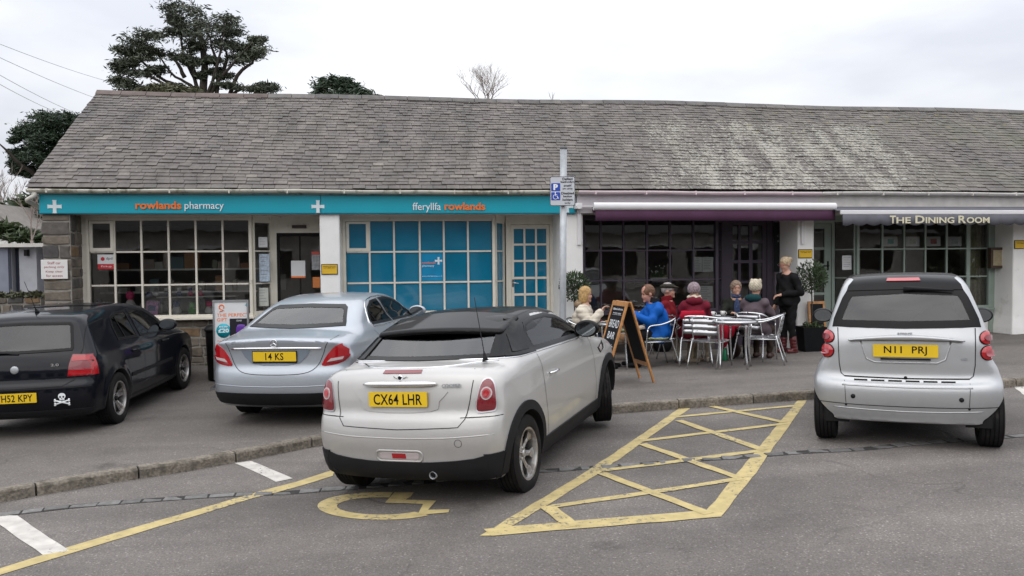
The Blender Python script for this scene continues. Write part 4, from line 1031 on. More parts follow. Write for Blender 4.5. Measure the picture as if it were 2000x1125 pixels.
def toy(px, py, hpx, kind, m1, m2, label, d=DW+.25):
    u, z = bl(px, py, d); h = hpx*d_scale; o = onb(kind, label, 'toy' if kind != 'gift_box' else 'box', u, d, z)
    if kind == 'doll':
        MB().lathe([(0.0, 0), (h*.36, 0), (h*.30, h*.25), (h*.12, h*.62), (0, h*.66)], 12).build('dress', m1, o)
        MB().lathe([(0, h*.6), (h*.13, h*.68), (h*.17, h*.8), (h*.13, h*.93), (0, h)], 12).build('head', m2, o)
    elif kind == 'soft_toy':
        MB().lathe([(0, 0), (h*.3, .02), (h*.36, h*.25), (h*.2, h*.55), (0, h*.6)], 12).build('body', m1, o)
        MB().lathe([(0, h*.5), (h*.22, h*.6), (h*.25, h*.75), (h*.15, h*.93), (0, h)], 12).build('head', m2, o)
        mb = MB(); 
        for s in (-1, 1): mb.lathe([(0, 0), (h*.08, .01), (0, h*.1)], 8, M=Matrix.Translation((s*h*.2, 0, h*.88)))
        mb.build('ear', m2, o)
    else:
        MB().box(-h*.4, h*.4, 0, .08, 0, h, Matrix.Rotation(.08, 4, 'Y')).build('carton', m1, o)
        MB().box(-h*.25, h*.25, -.003, 0, h*.3, h*.7, Matrix.Rotation(.08, 4, 'Y')).build('print', m2, o)
    return o
d_scale = 14.2/1600
zsh = zA-.015
def tz(px, **k): return None
specs = [(195, 34, 'doll', pink, dkb, 'dark haired doll in a pink dress in the leftmost window column'), (255, 48, 'doll', whit, pink, 'white bonneted doll in the second window column'), (296, 27, 'gift_box', box_p, blu, 'pink and blue gift box on the display shelf'),
         (345, 27, 'soft_toy', whit, blu, 'grey and white soft toy low in the fourth window column'), (376, 24, 'soft_toy', gre, gre, 'green soft toy low in the fourth window column'), (409, 26, 'soft_toy', whit, pink, 'white soft toy with pink ears beside the shelf upright'), (240, 20, 'soft_toy', pink, whit, 'small pink soft toy left of the bonneted doll')]
for px, hp, k, m1, m2, lab in specs:
    u_, _ = bl(px, 600, DW+.2); h = hp*d_scale; o = toy(px, 613, hp, k, m1, m2, lab, DW+.2); o.location.z = zA-.019
zz_s = zA-.05+z2s
for i, (px, m1, m2, k, lab) in enumerate(((290, blu, blu, 'gift_box', 'low blue carton on the upper shelf'), (305, whit, dkb, 'soft_toy', 'white and black soft toy on the upper shelf'), (325, dkb, whit, 'soft_toy', 'black and white soft toy on the upper shelf'), (350, blu, whit, 'soft_toy', 'blue and white soft toy on the upper shelf'), (372, pink, blu, 'soft_toy', 'pink and blue soft toy on the upper shelf'), (392, pink, whit, 'doll', 'red and white doll at the right of the upper shelf'))):
    o = toy(px, 578, 17 if k != 'gift_box' else 9, k, m1, m2, lab, DW+.55); o.location.z = zz_s+.001
# interior counter, shelving and lit details in the pharmacy
sv = onb('shop_shelving', 'tall shelving of orange and white stock at the back of the pharmacy', 'shelving', bl(300, 500, 1.9)[0]-1.4, 1.9, .05)
MT['stock'] = mat('mixed stock', (.3, .22, .16), .6, var=.6, vs=9, island=.5)
mb = MB()
for i in range(4): mb.box(0, 3.6, 0, .4, .3+i*.42, .33+i*.42)
mb.box(-.03, 0, 0, .42, 0, 1.9); mb.box(3.6, 3.63, 0, .42, 0, 1.9); mb.build('shelf', MT['shelf_white'], sv)
stk = [mat('stock%d' % i, c, .5) for i, c in enumerate(((.5, .48, .45), (.40, .20, .10), (.12, .2, .22), (.4, .33, .3), (.25, .24, .2)))]
mbs = [MB() for _ in stk]
for i in range(4):
    x = .02
    while x < 3.5:
        w_ = random.uniform(.05, .30); random.choice(mbs).box(x, x+w_-.01, .02, .2, .331+i*.42, .331+i*.42+random.uniform(.08, .34)); x += w_*random.choice((1, 1, 1.8))
for m_, b_ in zip(stk, mbs): tag(b_.build('stock', m_, sv), kind='stuff')
# potted plant in the cafe window
u_, z_ = bl(1285, 545, DW+.2); pp = onb('potted_plant', 'white trough of snowdrops on the cafe window ledge', 'plant', u_, DW+.2, z_-.06)
MB().add([(-.14, -.06, 0), (.14, -.06, 0), (.14, .06, 0), (-.14, .06, 0), (-.17, -.08, .09), (.17, -.08, .09), (.17, .08, .09), (-.17, .08, .09)], [(3, 2, 1, 0), (4, 5, 6, 7), (0, 1, 5, 4), (1, 2, 6, 5), (2, 3, 7, 6), (3, 0, 4, 7)]).build('pot', MT['paper'], pp)
mb = MB(); mf = MB()
for k in range(70):
    x, y = random.uniform(-.13, .13), random.uniform(-.05, .05); h = random.uniform(.1, .25); dx = random.uniform(-.07, .07)
    mb.add([(x-.004, y, .08), (x+.004, y, .08), (x+dx, y, .08+h)], [(0, 1, 2)])
    if k % 4 == 0: mf.lathe([(0, 0), (.012, -.01), (.008, -.03), (0, -.035)], 5, M=Matrix.Translation((x+dx, y-.01, .08+h)))
mb.build('leaf', mat('plant leaf', (.06, .13, .03), .6), pp); mf.build('flower', MT['paper'], pp)
MB().box(u_-.5, u_+1.1, DW+.1, DW+.4, z_-.09, z_-.062).build('window_ledge', MT['purple_frame'], bld)
# ------------------------------------------------------------------ implicit-surface mesher (smooth bodies for cars and people)
def smin(a, b, k): h = np.clip(.5+.5*(b-a)/k, 0, 1); return b*(1-h)+a*h-k*h*(1-h)
def smax(a, b, k): return -smin(-a, -b, k)
def sdf_mesh(f, lo, hi, h, project=2, chunk=400000):
    lo = np.array(lo, float); hi = np.array(hi, float); n = np.ceil((hi-lo)/h).astype(int)+1
    ax = [lo[i]+np.arange(n[i])*h for i in range(3)]
    G = np.stack(np.meshgrid(*ax, indexing='ij'), -1).reshape(-1, 3); V = np.empty(len(G))
    for i in range(0, len(G), chunk): V[i:i+chunk] = f(G[i:i+chunk])
    V = V.reshape(n); V[V == 0] = 1e-9
    inside = V < 0; ncell = n-1
    cnt = np.zeros(ncell); acc = np.zeros((*ncell, 3))
    edges = []
    for a in range(3):
        sl0 = [slice(None)]*3; sl1 = [slice(None)]*3; sl0[a] = slice(0, -1); sl1[a] = slice(1, None)
        A, B = V[tuple(sl0)], V[tuple(sl1)]; X = (A < 0) != (B < 0)
        idx = np.argwhere(X); t = A[X]/(A[X]-B[X]); P = lo+idx*h; P[:, a] += t*h
        o1, o2 = [(1, 2), (2, 0), (0, 1)][a]
        for d1 in (0, 1):
            for d2 in (0, 1):
                c = idx.copy(); c[:, o1] -= d1; c[:, o2] -= d2
                ok = np.all((c >= 0) & (c < ncell), 1); cc = c[ok]
                np.add.at(cnt, tuple(cc.T), 1); np.add.at(acc, tuple(cc.T), P[ok])
        edges.append((a, idx, A[X] < 0))
    m = cnt > 0; ids = -np.ones(ncell, int); ids[m] = np.arange(m.sum()); verts = acc[m]/cnt[m][:, None]
    quads = []
    for a, idx, neg in edges:
        o1, o2 = [(1, 2), (2, 0), (0, 1)][a]
        ok = (idx[:, o1] > 0) & (idx[:, o2] > 0) & (idx[:, o1] < ncell[o1]) & (idx[:, o2] < ncell[o2]); I = idx[ok]; ng = neg[ok]
        def g(d1, d2):
            c = I.copy(); c[:, o1] -= d1; c[:, o2] -= d2; return ids[tuple(c.T)]
        q = np.stack([g(1, 1), g(0, 1), g(0, 0), g(1, 0)], 1); q[~ng] = q[~ng][:, ::-1]; quads.append(q)
    Q = np.concatenate(quads)
    e = h*.25
    for _ in range(project):
        d = f(verts); gr = np.stack([(f(verts+np.eye(3)[i]*e)-f(verts-np.eye(3)[i]*e))/(2*e) for i in range(3)], 1)
        g2 = np.maximum((gr**2).sum(1), .05); st = (d/g2)[:, None]*gr; ln = np.linalg.norm(st, axis=1, keepdims=True); st *= np.minimum(1, .6*h/np.maximum(ln, 1e-9)); verts = verts-st
    return verts, Q
def sdf_object(name, f, lo, hi, h, m, parent, project=2):
    v, q = sdf_mesh(f, lo, hi, h, project); me = bpy.data.meshes.new(name)
    me.from_pydata(v.tolist(), [], q.tolist()); me.polygons.foreach_set('use_smooth', [True]*len(me.polygons)); me.update()
    if m: me.materials.append(m)
    o = bpy.data.objects.new(name, me); link(o, parent); return o
def poly_sdf(P, pts):
    """signed distance of points P (n,2) to closed polygon pts (m,2), negative inside"""
    pts = np.array(pts, float); d = np.full(len(P), 1e9); s = np.ones(len(P)); m = len(pts)
    for i in range(m):
        a, b = pts[i], pts[i-1]; e = b-a; w_ = P-a; t = np.clip((w_@e)/(e@e+1e-12), 0, 1); q = w_-t[:, None]*e; d = np.minimum(d, (q*q).sum(1))
        c1 = P[:, 1] >= a[1]; c2 = P[:, 1] < b[1]; c3 = e[0]*w_[:, 1] > e[1]*w_[:, 0]; fl = (c1 & c2 & c3) | (~c1 & ~c2 & ~c3); s[fl] *= -1
    return s*np.sqrt(d)
class Table2D:
    def __init__(s, pts, lo, hi, h=.01, blur=0):
        s.lo = np.array(lo); s.h = h; s.n = (np.ceil((np.array(hi)-s.lo)/h)+1).astype(int)
        X, Y = np.meshgrid(s.lo[0]+np.arange(s.n[0])*h, s.lo[1]+np.arange(s.n[1])*h, indexing='ij')
        s.T = poly_sdf(np.stack([X.ravel(), Y.ravel()], 1), pts).reshape(s.n)
        for _ in range(blur):
            T = np.pad(s.T, 1, mode='edge'); s.T = (T[1:-1, 1:-1]*2+T[:-2, 1:-1]+T[2:, 1:-1]+T[1:-1, :-2]+T[1:-1, 2:])/6
    def __call__(s, x, y):
        u = np.clip((x-s.lo[0])/s.h, 0, s.n[0]-1.001); v = np.clip((y-s.lo[1])/s.h, 0, s.n[1]-1.001); i = u.astype(int); j = v.astype(int); a = u-i; b = v-j; T = s.T
        return T[i, j]*(1-a)*(1-b)+T[i+1, j]*a*(1-b)+T[i, j+1]*(1-a)*b+T[i+1, j+1]*a*b
def capsule(P, a, b, r1, r2):
    a = np.array(a, float); b = np.array(b, float); e = b-a; w_ = P-a; t = np.clip((w_@e)/(e@e+1e-12), 0, 1); return np.linalg.norm(w_-t[:, None]*e, axis=1)-(r1+(r2-r1)*t)
def ellipsoid(P, c, r, M=None):
    q = P-np.array(c)
    if M is not None: q = q@np.array(M)   # columns = local axes
    r = np.array(r, float); k0 = np.linalg.norm(q/r, axis=1); k1 = np.linalg.norm(q/(r*r), axis=1); return k0*(k0-1)/np.maximum(k1, 1e-9)
# ------------------------------------------------------------------ trees and background
def leafmat(name, c1, c2):
    m, N, L, P = newmat(name)
    g = N.new('ShaderNodeNewGeometry'); n = N.new('ShaderNodeTexNoise'); n.inputs['Scale'].default_value = .9; n.inputs['Detail'].default_value = 4; L.new(g.outputs['Position'], n.inputs['Vector'])
    a = N.new('ShaderNodeMath'); a.operation = 'MULTIPLY_ADD'; L.new(g.outputs['Random Per Island'], a.inputs[0]); a.inputs[1].default_value = .6; 
    s = N.new('ShaderNodeMath'); s.operation = 'MULTIPLY_ADD'; L.new(n.outputs[0], s.inputs[0]); s.inputs[1].default_value = 1.6; s.inputs[2].default_value = -.6; L.new(s.outputs[0], a.inputs[2])
    mx = N.new('ShaderNodeMix'); mx.data_type = 'RGBA'; mx.inputs[6].default_value = (*c1, 1); mx.inputs[7].default_value = (*c2, 1); L.new(a.outputs[0], mx.inputs[0])
    L.new(mx.outputs[2], P.inputs['Base Color']); P.inputs['Roughness'].default_value = .6; return m
MT['cypress'] = leafmat('dark cypress foliage', (.036, .046, .032), (.10, .115, .075))
MT['pine'] = leafmat('dark green pine foliage', (.014, .030, .018), (.045, .075, .036))
MT['olive'] = leafmat('olive hedge foliage', (.045, .050, .022), (.11, .105, .05))
MT['hedge'] = leafmat('mid green foliage', (.020, .036, .012), (.060, .085, .028))
MT['bay'] = leafmat('bay leaves', (.014, .030, .010), (.050, .085, .030))
MT['bark'] = mat('dark bark', (.055, .045, .038), .9, var=.3, vs=8, bump=.5, bs=12, world=True)
MT['bark_pale'] = mat('grey twig bark', (.26, .21, .19), .9, var=.2, world=True)
def leaf_cloud(mb, c, rad, n, size, rng_, flat=.8, elong=2.2, up=0):
    for _ in range(n):
        v = rng_.normal(0, .52, 3)
        p = np.array(c)+v*np.array(rad)
        d = rng_.normal(size=3); d[2] = d[2]*flat+up; d /= np.linalg.norm(d)
        e = np.cross(d, rng_.normal(size=3)); e /= np.linalg.norm(e)
        s = size*rng_.uniform(.6, 1.3); a = d*s*elong*.5; b = e*s*.5
        mb.v += [tuple(p-a), tuple(p+b*.8), tuple(p+a), tuple(p-b*.8)]
        k = len(mb.v); mb.f.append((k-4, k-3, k-2, k-1)); mb.sm.append(False)
def px_tree(name, label, Y, trunk_px, limbs, clumps, lm, size, dens, ground_z=-.5, spread=1.0, tr=.25, cat='tree', sub=5, group=None, bark=None, flat=.5):
    """trunk_px list of px points; limbs list of px polylines; clumps (px,py,rx,ry)"""
    r_ = np.random.default_rng(hashname(label)); s = Y/1600
    base = at(*trunk_px[0], Y); T = thing(name, label, cat, (base.x, Y, ground_z), 0, group); O = Vector((base.x, Y, ground_z))
    bark = bark or MT['bark']
    mb = MB(); p0 = at(*trunk_px[0], Y)-O; pts = [Vector((0, 0, 0)), p0*.5+Vector((.05, 0, 0))]+[at(a, b, Y)-O for a, b in trunk_px]
    n = len(pts); mb.tube(pts, [tr*(1-.65*i/(n-1)) for i in range(n)], 9); mb.build('trunk', bark, T)
    for lp in limbs:
        k = len(lp); dz = r_.uniform(-1.6, 1.6)*spread
        q = [at(a, b, Y)-O+Vector((0, dz*i/(k-1), 0)) for i, (a, b) in enumerate(lp)]
        q = smooth_path(q, 4); m = len(q); MB().tube([p+Vector(r_.normal(0, .02*spread, 3)) for p in q], [tr*.42*(1-.8*i/(m-1)) for i in range(m)], 6).build('limb', bark, T)
    mb = MB()
    for (cx, cy, rx, ry) in clumps:
        for _ in range(sub):
            a, b = cx+r_.uniform(-.75, .75)*rx, cy+r_.uniform(-.75, .75)*ry
            yy = r_.uniform(-1, 1)*rx*s*1.4*spread
            p = at(a, b, Y+yy)-O; rr = r_.uniform(.28, .55)
            leaf_cloud(mb, p, (rx*s*rr*1.5, rx*s*rr*1.3, ry*s*rr*1.2), int(dens), size, r_, flat, 3.2)
    mb.build('crown', lm, T); return T
YT = 42.0
cl = [(352, 18, 34, 16), (378, 38, 42, 20), (335, 40, 20, 14), (300, 72, 34, 14), (268, 84, 30, 14), (240, 100, 22, 9), (400, 60, 44, 22), (440, 46, 34, 16), (455, 62, 22, 14), (345, 62, 26, 12), (272, 108, 36, 10), (245, 122, 24, 8), (228, 128, 14, 5), (385, 90, 26, 12), (430, 82, 36, 16), (480, 92, 36, 14), (500, 108, 26, 12), (470, 116, 30, 10), (505, 78, 16, 8),
      (300, 100, 28, 8), (350, 112, 26, 8), (375, 122, 22, 9), (262, 142, 36, 9), (300, 136, 26, 8), (240, 160, 24, 12), (262, 178, 34, 12), (410, 118, 20, 8), (440, 150, 16, 6), (450, 168, 26, 8), (505, 176, 34, 10), (520, 168, 20, 7), (420, 140, 12, 6), (390, 150, 12, 8), (300, 172, 26, 10), (345, 172, 14, 8)]
px_tree('cypress_tree', 'tall spreading dark cypress with open limbs behind the left end of the slate roof', YT, [(398, 230), (396, 185), (400, 130), (395, 80), (380, 40)],
        [[(396, 200), (375, 150), (350, 95), (342, 30)], [(398, 195), (420, 165), (440, 110), (455, 60)], [(398, 200), (370, 165), (330, 140), (290, 80)], [(396, 205), (360, 175), (310, 150), (262, 112), (225, 128)], [(400, 205), (432, 160), (470, 125), (505, 95)], [(420, 210), (428, 150), (420, 95), (410, 60)], [(440, 210), (468, 150), (500, 128), (508, 118)],
         [(396, 205), (350, 180), (280, 145), (240, 160)], [(380, 150), (372, 110), (380, 70), (398, 40)], [(430, 150), (440, 115), (430, 80)], [(360, 150), (345, 120), (320, 105)], [(445, 205), (470, 178), (520, 172)]],
        cl, MT['cypress'], .085, 62, sub=11, spread=.9, tr=.30, flat=.6)
px_tree('round_pine', 'dense dark green pine left of the roof slope', 30, [(100, 460), (98, 380), (95, 320)], [[(98, 360), (70, 330), (50, 290)], [(98, 340), (125, 290), (140, 250)], [(96, 330), (60, 320), (35, 320)]],
        [(110, 232, 36, 15), (140, 238, 26, 15), (70, 250, 34, 12), (50, 262, 22, 14), (100, 262, 44, 20), (125, 285, 30, 20), (60, 290, 32, 16), (42, 310, 20, 16), (85, 312, 36, 22), (30, 272, 9, 6), (100, 340, 26, 18), (150, 260, 18, 22), (40, 330, 14, 10), (60, 335, 16, 10)], MT['pine'], .055, 260, sub=11, tr=.28, flat=.5, ground_z=-.3)
px_tree('small_pine', 'dark rounded pine crown just above the ridge', 60, [(665, 240), (665, 190)], [[(665, 215), (640, 180)], [(668, 215), (700, 185)]],
        [(640, 166, 24, 13), (662, 160, 20, 10), (690, 172, 24, 10), (660, 182, 42, 9), (702, 184, 24, 7), (730, 190, 12, 4), (625, 180, 14, 9)], MT['pine'], .12, 120, sub=9, tr=.35)
px_tree('clipped_bush', 'low brownish green bush top showing over the ridge', 34, [(325, 240), (325, 190)], [], [(300, 182, 24, 10), (325, 178, 30, 11), (360, 182, 26, 10), (345, 186, 30, 8)], MT['olive'], .08, 150, sub=8, tr=.15)
def bare_tree(name, label, Y, base_px, h_px, n0, spread, gz_=-.5, r0=.1, depth=5, seed=1, group=None):
    r_ = random.Random(seed); s = Y/1600; b = at(*base_px, Y); T = thing(name, label, 'tree', (b.x, Y, gz_), 0, group); O = Vector((b.x, Y, gz_))
    mb = MB(); tm = MB(); tm.tube([Vector((0, 0, 0)), Vector((.03, 0, (b.z-gz_)*.6)), b-O], [r0*1.5, r0*1.2, r0], 7); tm.build('trunk', MT['bark_pale'], T)
    def grow(p, d, L_, r, k):
        if k == 0 or r < .003: return
        pts = [p]; q = p; dd = d
        for i in range(3):
            dd = (dd+Vector((r_.uniform(-.22, .22), r_.uniform(-.22, .22), r_.uniform(-.05, .16)))).normalized(); q = q+dd*L_/3; pts.append(q)
        mb.tube(pts, [r, r*.85, r*.7, r*.58], 4, caps=False)
        for _ in range(r_.choice((2, 3))):
            nd = (dd+Vector((r_.uniform(-spread, spread), r_.uniform(-spread, spread), r_.uniform(-.1, .35)))).normalized(); grow(q, nd, L_*r_.uniform(.62, .85), r*.6, k-1)
        if r_.random() < .8: grow(pts[2], (dd+Vector((r_.uniform(-spread, spread)*1.4, r_.uniform(-spread, spread), 0))).normalized(), L_*.55, r*.45, k-1)
    for i in range(n0):
        d = Vector((r_.uniform(-spread, spread), r_.uniform(-spread, spread), 1)).normalized(); grow(b-O, d, h_px*s*.34, r0*.6, depth)
    mb.build('branch', MT['bark_pale'], T); return T
bare_tree('bare_tree', 'leafless twiggy tree rising above the middle of the ridge', 40, (948, 215), 96, 9, .85, seed=5, r0=.045, depth=6)
bare_tree('bare_sapling', 'single thin bare twig above the ridge right of the twiggy tree', 40, (1083, 215), 44, 1, .2, seed=3, r0=.03, depth=3)
bare_tree('bare_tree', 'pale leafless tree at the left edge of the photo below the pine', 28, (8, 460), 150, 4, .5, seed=8, r0=.07, depth=5, gz_=-.3)
bare_tree('bare_tree', 'pale bare branching shrub left of the stone pier', 20, (62, 470), 110, 3, .35, seed=12, r0=.035, depth=4, gz_=-.3)
px_tree('shrubbery', 'dark evergreen shrubs between the shed roof and the pine', 26, [(50, 470), (50, 440)], [], [(60, 395, 28, 26), (48, 420, 30, 22), (70, 440, 24, 24), (90, 380, 18, 30)], MT['hedge'], .12, 130, sub=6, tr=.08, cat='shrub', ground_z=-.3)
px_tree('palm_like_shrub', 'low spiky green shrubs above the shed at the left edge', 22, [(18, 475), (18, 465)], [], [(10, 455, 26, 8), (35, 458, 22, 8), (60, 462, 16, 6), (0, 446, 20, 9)], MT['hedge'], .13, 90, sub=6, tr=.05, cat='shrub', ground_z=-.3)
# far house gable at the left edge
a = at(-60, 445, 24); p1 = at(36, 445, 24)
hs = thing('far_house', 'grey roofed house gable just showing at the left edge', 'house', (a.x, 24, -.4))
apx = at(-12, 398, 24)-Vector((a.x, 24, -.4)); eL = at(-70, 440, 24)-Vector((a.x, 24, -.4)); eR = at(36, 444, 24)-Vector((a.x, 24, -.4))
MB().prism([(eL.x+.1, 0), (eR.x-.1, 0), (eR.x-.1, eR.z-.05), (apx.x, apx.z-.1), (eL.x+.1, eL.z-.05)], 'y', 0, 6).build('wall', MT['render_white'], hs)
mb = MB(); mb.prism([(apx.x, apx.z), (eR.x, eR.z), (eR.x, eR.z-.1), (apx.x, apx.z-.1)], 'y', -.3, 6.3); mb.prism([(apx.x, apx.z), (eL.x, eL.z), (eL.x, eL.z-.1), (apx.x, apx.z-.1)], 'y', -.3, 6.3); mb.build('roof', mat('grey roof far', (.22, .2, .18), .8), hs)
# white shed
YS = 17.5; o = at(-40, 585, YS); sx = at(77, 585, YS).x-o.x; ztop = at(20, 476, YS).z
sh_ = thing('white_shed', 'low white flat roofed shed with a dark door beyond the stone pier', 'shed', (o.x, YS, -.2))
O = Vector((o.x, YS, -.2))
def sxx(px): return (at(px, 500, YS)-O).x
def szz(py): return (at(40, py, YS)-O).z
mb = MB(); mb.box(0, sxx(23), 0, 3, 0, szz(483)); mb.box(sxx(37), sxx(71), 0, 3, 0, szz(483)); mb.box(sxx(23), sxx(37), .3, 3, 0, szz(483)); mb.box(sxx(71), sx+1.5, .25, 3, 0, szz(483)); mb.build('wall', mat('bluish white render', (.42, .43, .47), .8, var=.08, bump=.3, bs=20, world=True), sh_)
MB().box(sxx(23.5), sxx(36.5), .12, .16, 0, szz(486)).build('door', mat('dark blue door', (.02, .025, .045), .5), sh_)
MB().box(sxx(2), sxx(22), -.12, 0, 0, szz(484)).build('pillar', mat('blue grey paint', (.22, .24, .30), .7, var=.08, world=True), sh_)
mb = MB(); mb.box(-.5, sx+1.6, -.25, 3.2, szz(483), szz(476)); mb.build('roof', MT['gutter_grey'], sh_)
MB().box(sxx(52), sxx(58), -.1, 0, szz(500), szz(488)).build('wall_light', MT['black'], sh_)
# low rubble wall in front of the shed
YW = 14.2; o = at(-70, 610, YW); e_ = at(79, 610, YW); O = Vector((o.x, YW, -.45))
bwall = thing('garden_wall', 'low rubble garden wall left of the stone pier', 'wall', tuple(O)); hw = at(40, 580, YW).z-O.z; lw = e_.x-o.x
MB().box(0, lw, .02, .35, 0, hw-.02).build('wall_core', MT['mortar'], bwall)
stones(bwall, 0, lw, 0, hw, Matrix.Translation((0, .02, 0)), hs=(.12, .22), ws=(.15, .4), depth=.05)
mb = MB(); r_ = np.random.default_rng(5)
for k in range(60): leaf_cloud(mb, (r_.uniform(0, lw), .1, hw+.02), (.14, .1, .05), 14, .05, r_)
tag(mb.build('moss', MT['olive'], bwall), kind='stuff')
# grass tuft at foot of the window wall
gg = bw((us1[2]+us1[5])/2, DW-.12, .02)
mb = MB(); r_ = np.random.default_rng(9)
for k in range(900):
    u = r_.uniform(us1[0]+.2, us1[-1]-.0); 
    if noise.noise(Vector((u*2.3, 0, 0))) < -.05: continue
    p = bw(u, DW-.10-abs(r_.normal(0, .035)), 0); p.z = gz(p.x, p.y); h = r_.uniform(.02, .07); q = r_.normal(0, .02, 2)
    mb.add([(p.x-.005, p.y, p.z), (p.x+.005, p.y, p.z), (p.x+q[0], p.y+q[1], p.z+h)], [(0, 1, 2)])
tag(mb.build('grass', mat('weedy grass', (.06, .11, .02), .7, island=.4), None), 'short weeds growing along the foot of the stone wall', 'weeds', kind='stuff')
# overhead wires
MT['wire'] = mat('grey wire', (.40, .41, .43), .6)
for i, (p, q, lab) in enumerate((((-60, 62), (215, 160), 'topmost overhead wire running down to the roof end'), ((-60, 84), (205, 198), 'second overhead wire from the top'), ((-60, 112), (150, 222), 'third overhead wire, fainter than the others'), ((-60, 130), (118, 222), 'lowest overhead wire crossing toward the pine'))):
    A_, B_ = at(*p, 20), at(*q, 33); pts = []
    for k in range(13):
        t = k/12; v = A_.lerp(B_, t); v.z -= .25*4*t*(1-t)*.3; pts.append(v)
    ob = MB().tube(pts, .008, 5).build('overhead_wire', MT['wire']); tag(ob, lab, 'wire', 'overhead wires at the top left')

# ------------------------------------------------------------------ opposite side of the road, behind the camera (seen only in reflections)
op = thing('opposite_building', 'long low building across the road behind the viewer', 'building', (0, -16, 0))
MB().box(-40, 40, -8, 0, -1, 3.6).build('wall', mat('opposite wall', (.50, .47, .43), .9, var=.3, vs=.5), op)
for k in range(-11, 12):  # dark windows added to pattern the wall's reflection in the shop glass
    x = k*3.3; f = MB().box(x-1.1, x+1.1, .0, .05, .9 if k % 3 else -.4, 2.5).build('window', MT['dark'], op); MB().box(x-1.15, x+1.15, .05, .08, 2.5, 2.62).build('lintel', MT['render_white'], f)
MB().prism([(-8.5, 3.4), (.6, 3.4), (-4, 6.0)], 'x', -41, 41).build('roof', mat('opposite roof', (.07, .065, .065), .8), op)
mb = MB(); r_ = np.random.default_rng(11)
hz_ = thing('tree_belt', 'belt of dark trees behind the building across the road', 'tree belt', (0, -30, -1)); hz_['kind'] = 'stuff'
for k in range(60):
    x = -60+2*k+r_.uniform(-1, 1); h = r_.uniform(5, 9)
    leaf_cloud(mb, (x, r_.uniform(-3, 3), h*.55), (3.2, 2, h*.55), 160, 1.1, r_)
mb.build('foliage', MT['cypress'], hz_)

# ------------------------------------------------------------------ bay trees in planters
def bay(px, py_c, rpx, Y, label, pot_top=None, full=True, seed=1, stem_base=None):
    c = at(px, py_c, Y); g = gz(c.x, Y); T = thing('bay_tree', label, 'potted tree', (c.x, Y, g), 0, 'clipped bay trees outside the cafe'); s = Y/1600; R = rpx*s
    r_ = np.random.default_rng(seed); cz = c.z-g
    mb = MB()
    pot = [(-.19, 0), (.19, 0), (.22, .42), (-.22, .42)]
    mb.add([(-.18, -.18, 0), (.18, -.18, 0), (.18, .18, 0), (-.18, .18, 0), (-.22, -.22, .44), (.22, -.22, .44), (.22, .22, .44), (-.22, .22, .44), (-.19, -.19, .44), (.19, -.19, .44), (.19, .19, .44), (-.19, .19, .44), (-.19, -.19, .40), (.19, -.19, .40), (.19, .19, .40), (-.19, .19, .40)],
           [(3, 2, 1, 0), (0, 1, 5, 4), (1, 2, 6, 5), (2, 3, 7, 6), (3, 0, 4, 7), (4, 5, 9, 8), (5, 6, 10, 9), (6, 7, 11, 10), (7, 4, 8, 11), (8, 9, 13, 12), (9, 10, 14, 13), (10, 11, 15, 14), (11, 8, 12, 15), (12, 13, 14, 15)])
    mb.build('planter', mat('black planter', (.008, .009, .010), .5, spec=.15), T, bevel=.004)
    mb = MB(); 
    for k in range(12): leaf_cloud(mb, (r_.uniform(-.15, .15), r_.uniform(-.15, .15), .47), (.06, .06, .05), 14, .035, r_)
    mb.build('underplanting', MT['hedge'], T)
    MB().tube([(0, 0, .38), (.01, 0, .38+(cz-.38)*.5), (-.005, 0, cz)], [.014, .012, .012], 8).build('stem', MT['bark'], T)
    mb = MB()
    for k in range(34):
        v = r_.normal(size=3); v /= np.linalg.norm(v); q = Vector(v)*R*r_.uniform(.35, .86); MB
        mb.tube([(0, 0, cz-R*.3), Vector((q.x*.5, q.y*.5, cz+q.z*.4)), Vector((q.x, q.y, cz+q.z))], [.006, .004, .002], 4, caps=False)
    mb.build('twigs', MT['bark'], T).name = 'twig'
    mb = MB(); n = 950
    for k in range(n):
        v = r_.normal(size=3); v /= np.linalg.norm(v); rad = R*(r_.uniform(.3, 1.08) if r_.random() < .5 else r_.uniform(.8, 1.02))
        lump = 1+.16*noise.noise(Vector(v)*2.2+Vector((seed, 0, 0)))
        p = Vector((v[0]*rad*lump, v[1]*rad*lump, cz+v[2]*rad*1.05*lump)); d = (Vector(v)*.8+Vector(r_.normal(size=3))*.55+Vector((0, 0, .45))).normalized(); e = d.cross(Vector(r_.normal(size=3))).normalized(); L_ = r_.uniform(.05, .085); wd = L_*.17
        nn = d.cross(e)*L_*.08
        mb.add([p, p+d*L_*.5+e*wd+nn, p+d*L_, p+d*L_*.5-e*wd+nn], [(0, 1, 2, 3)])
    mb.build('foliage', MT['bay'], T); return T
bay(1585, 541, 27, 14.75, 'clipped bay tree in a black planter right of the standing woman in black', seed=3)
bay(1121, 559, 25, 14.1, 'clipped bay tree between the sign pole and the seated woman in cream', seed=7)

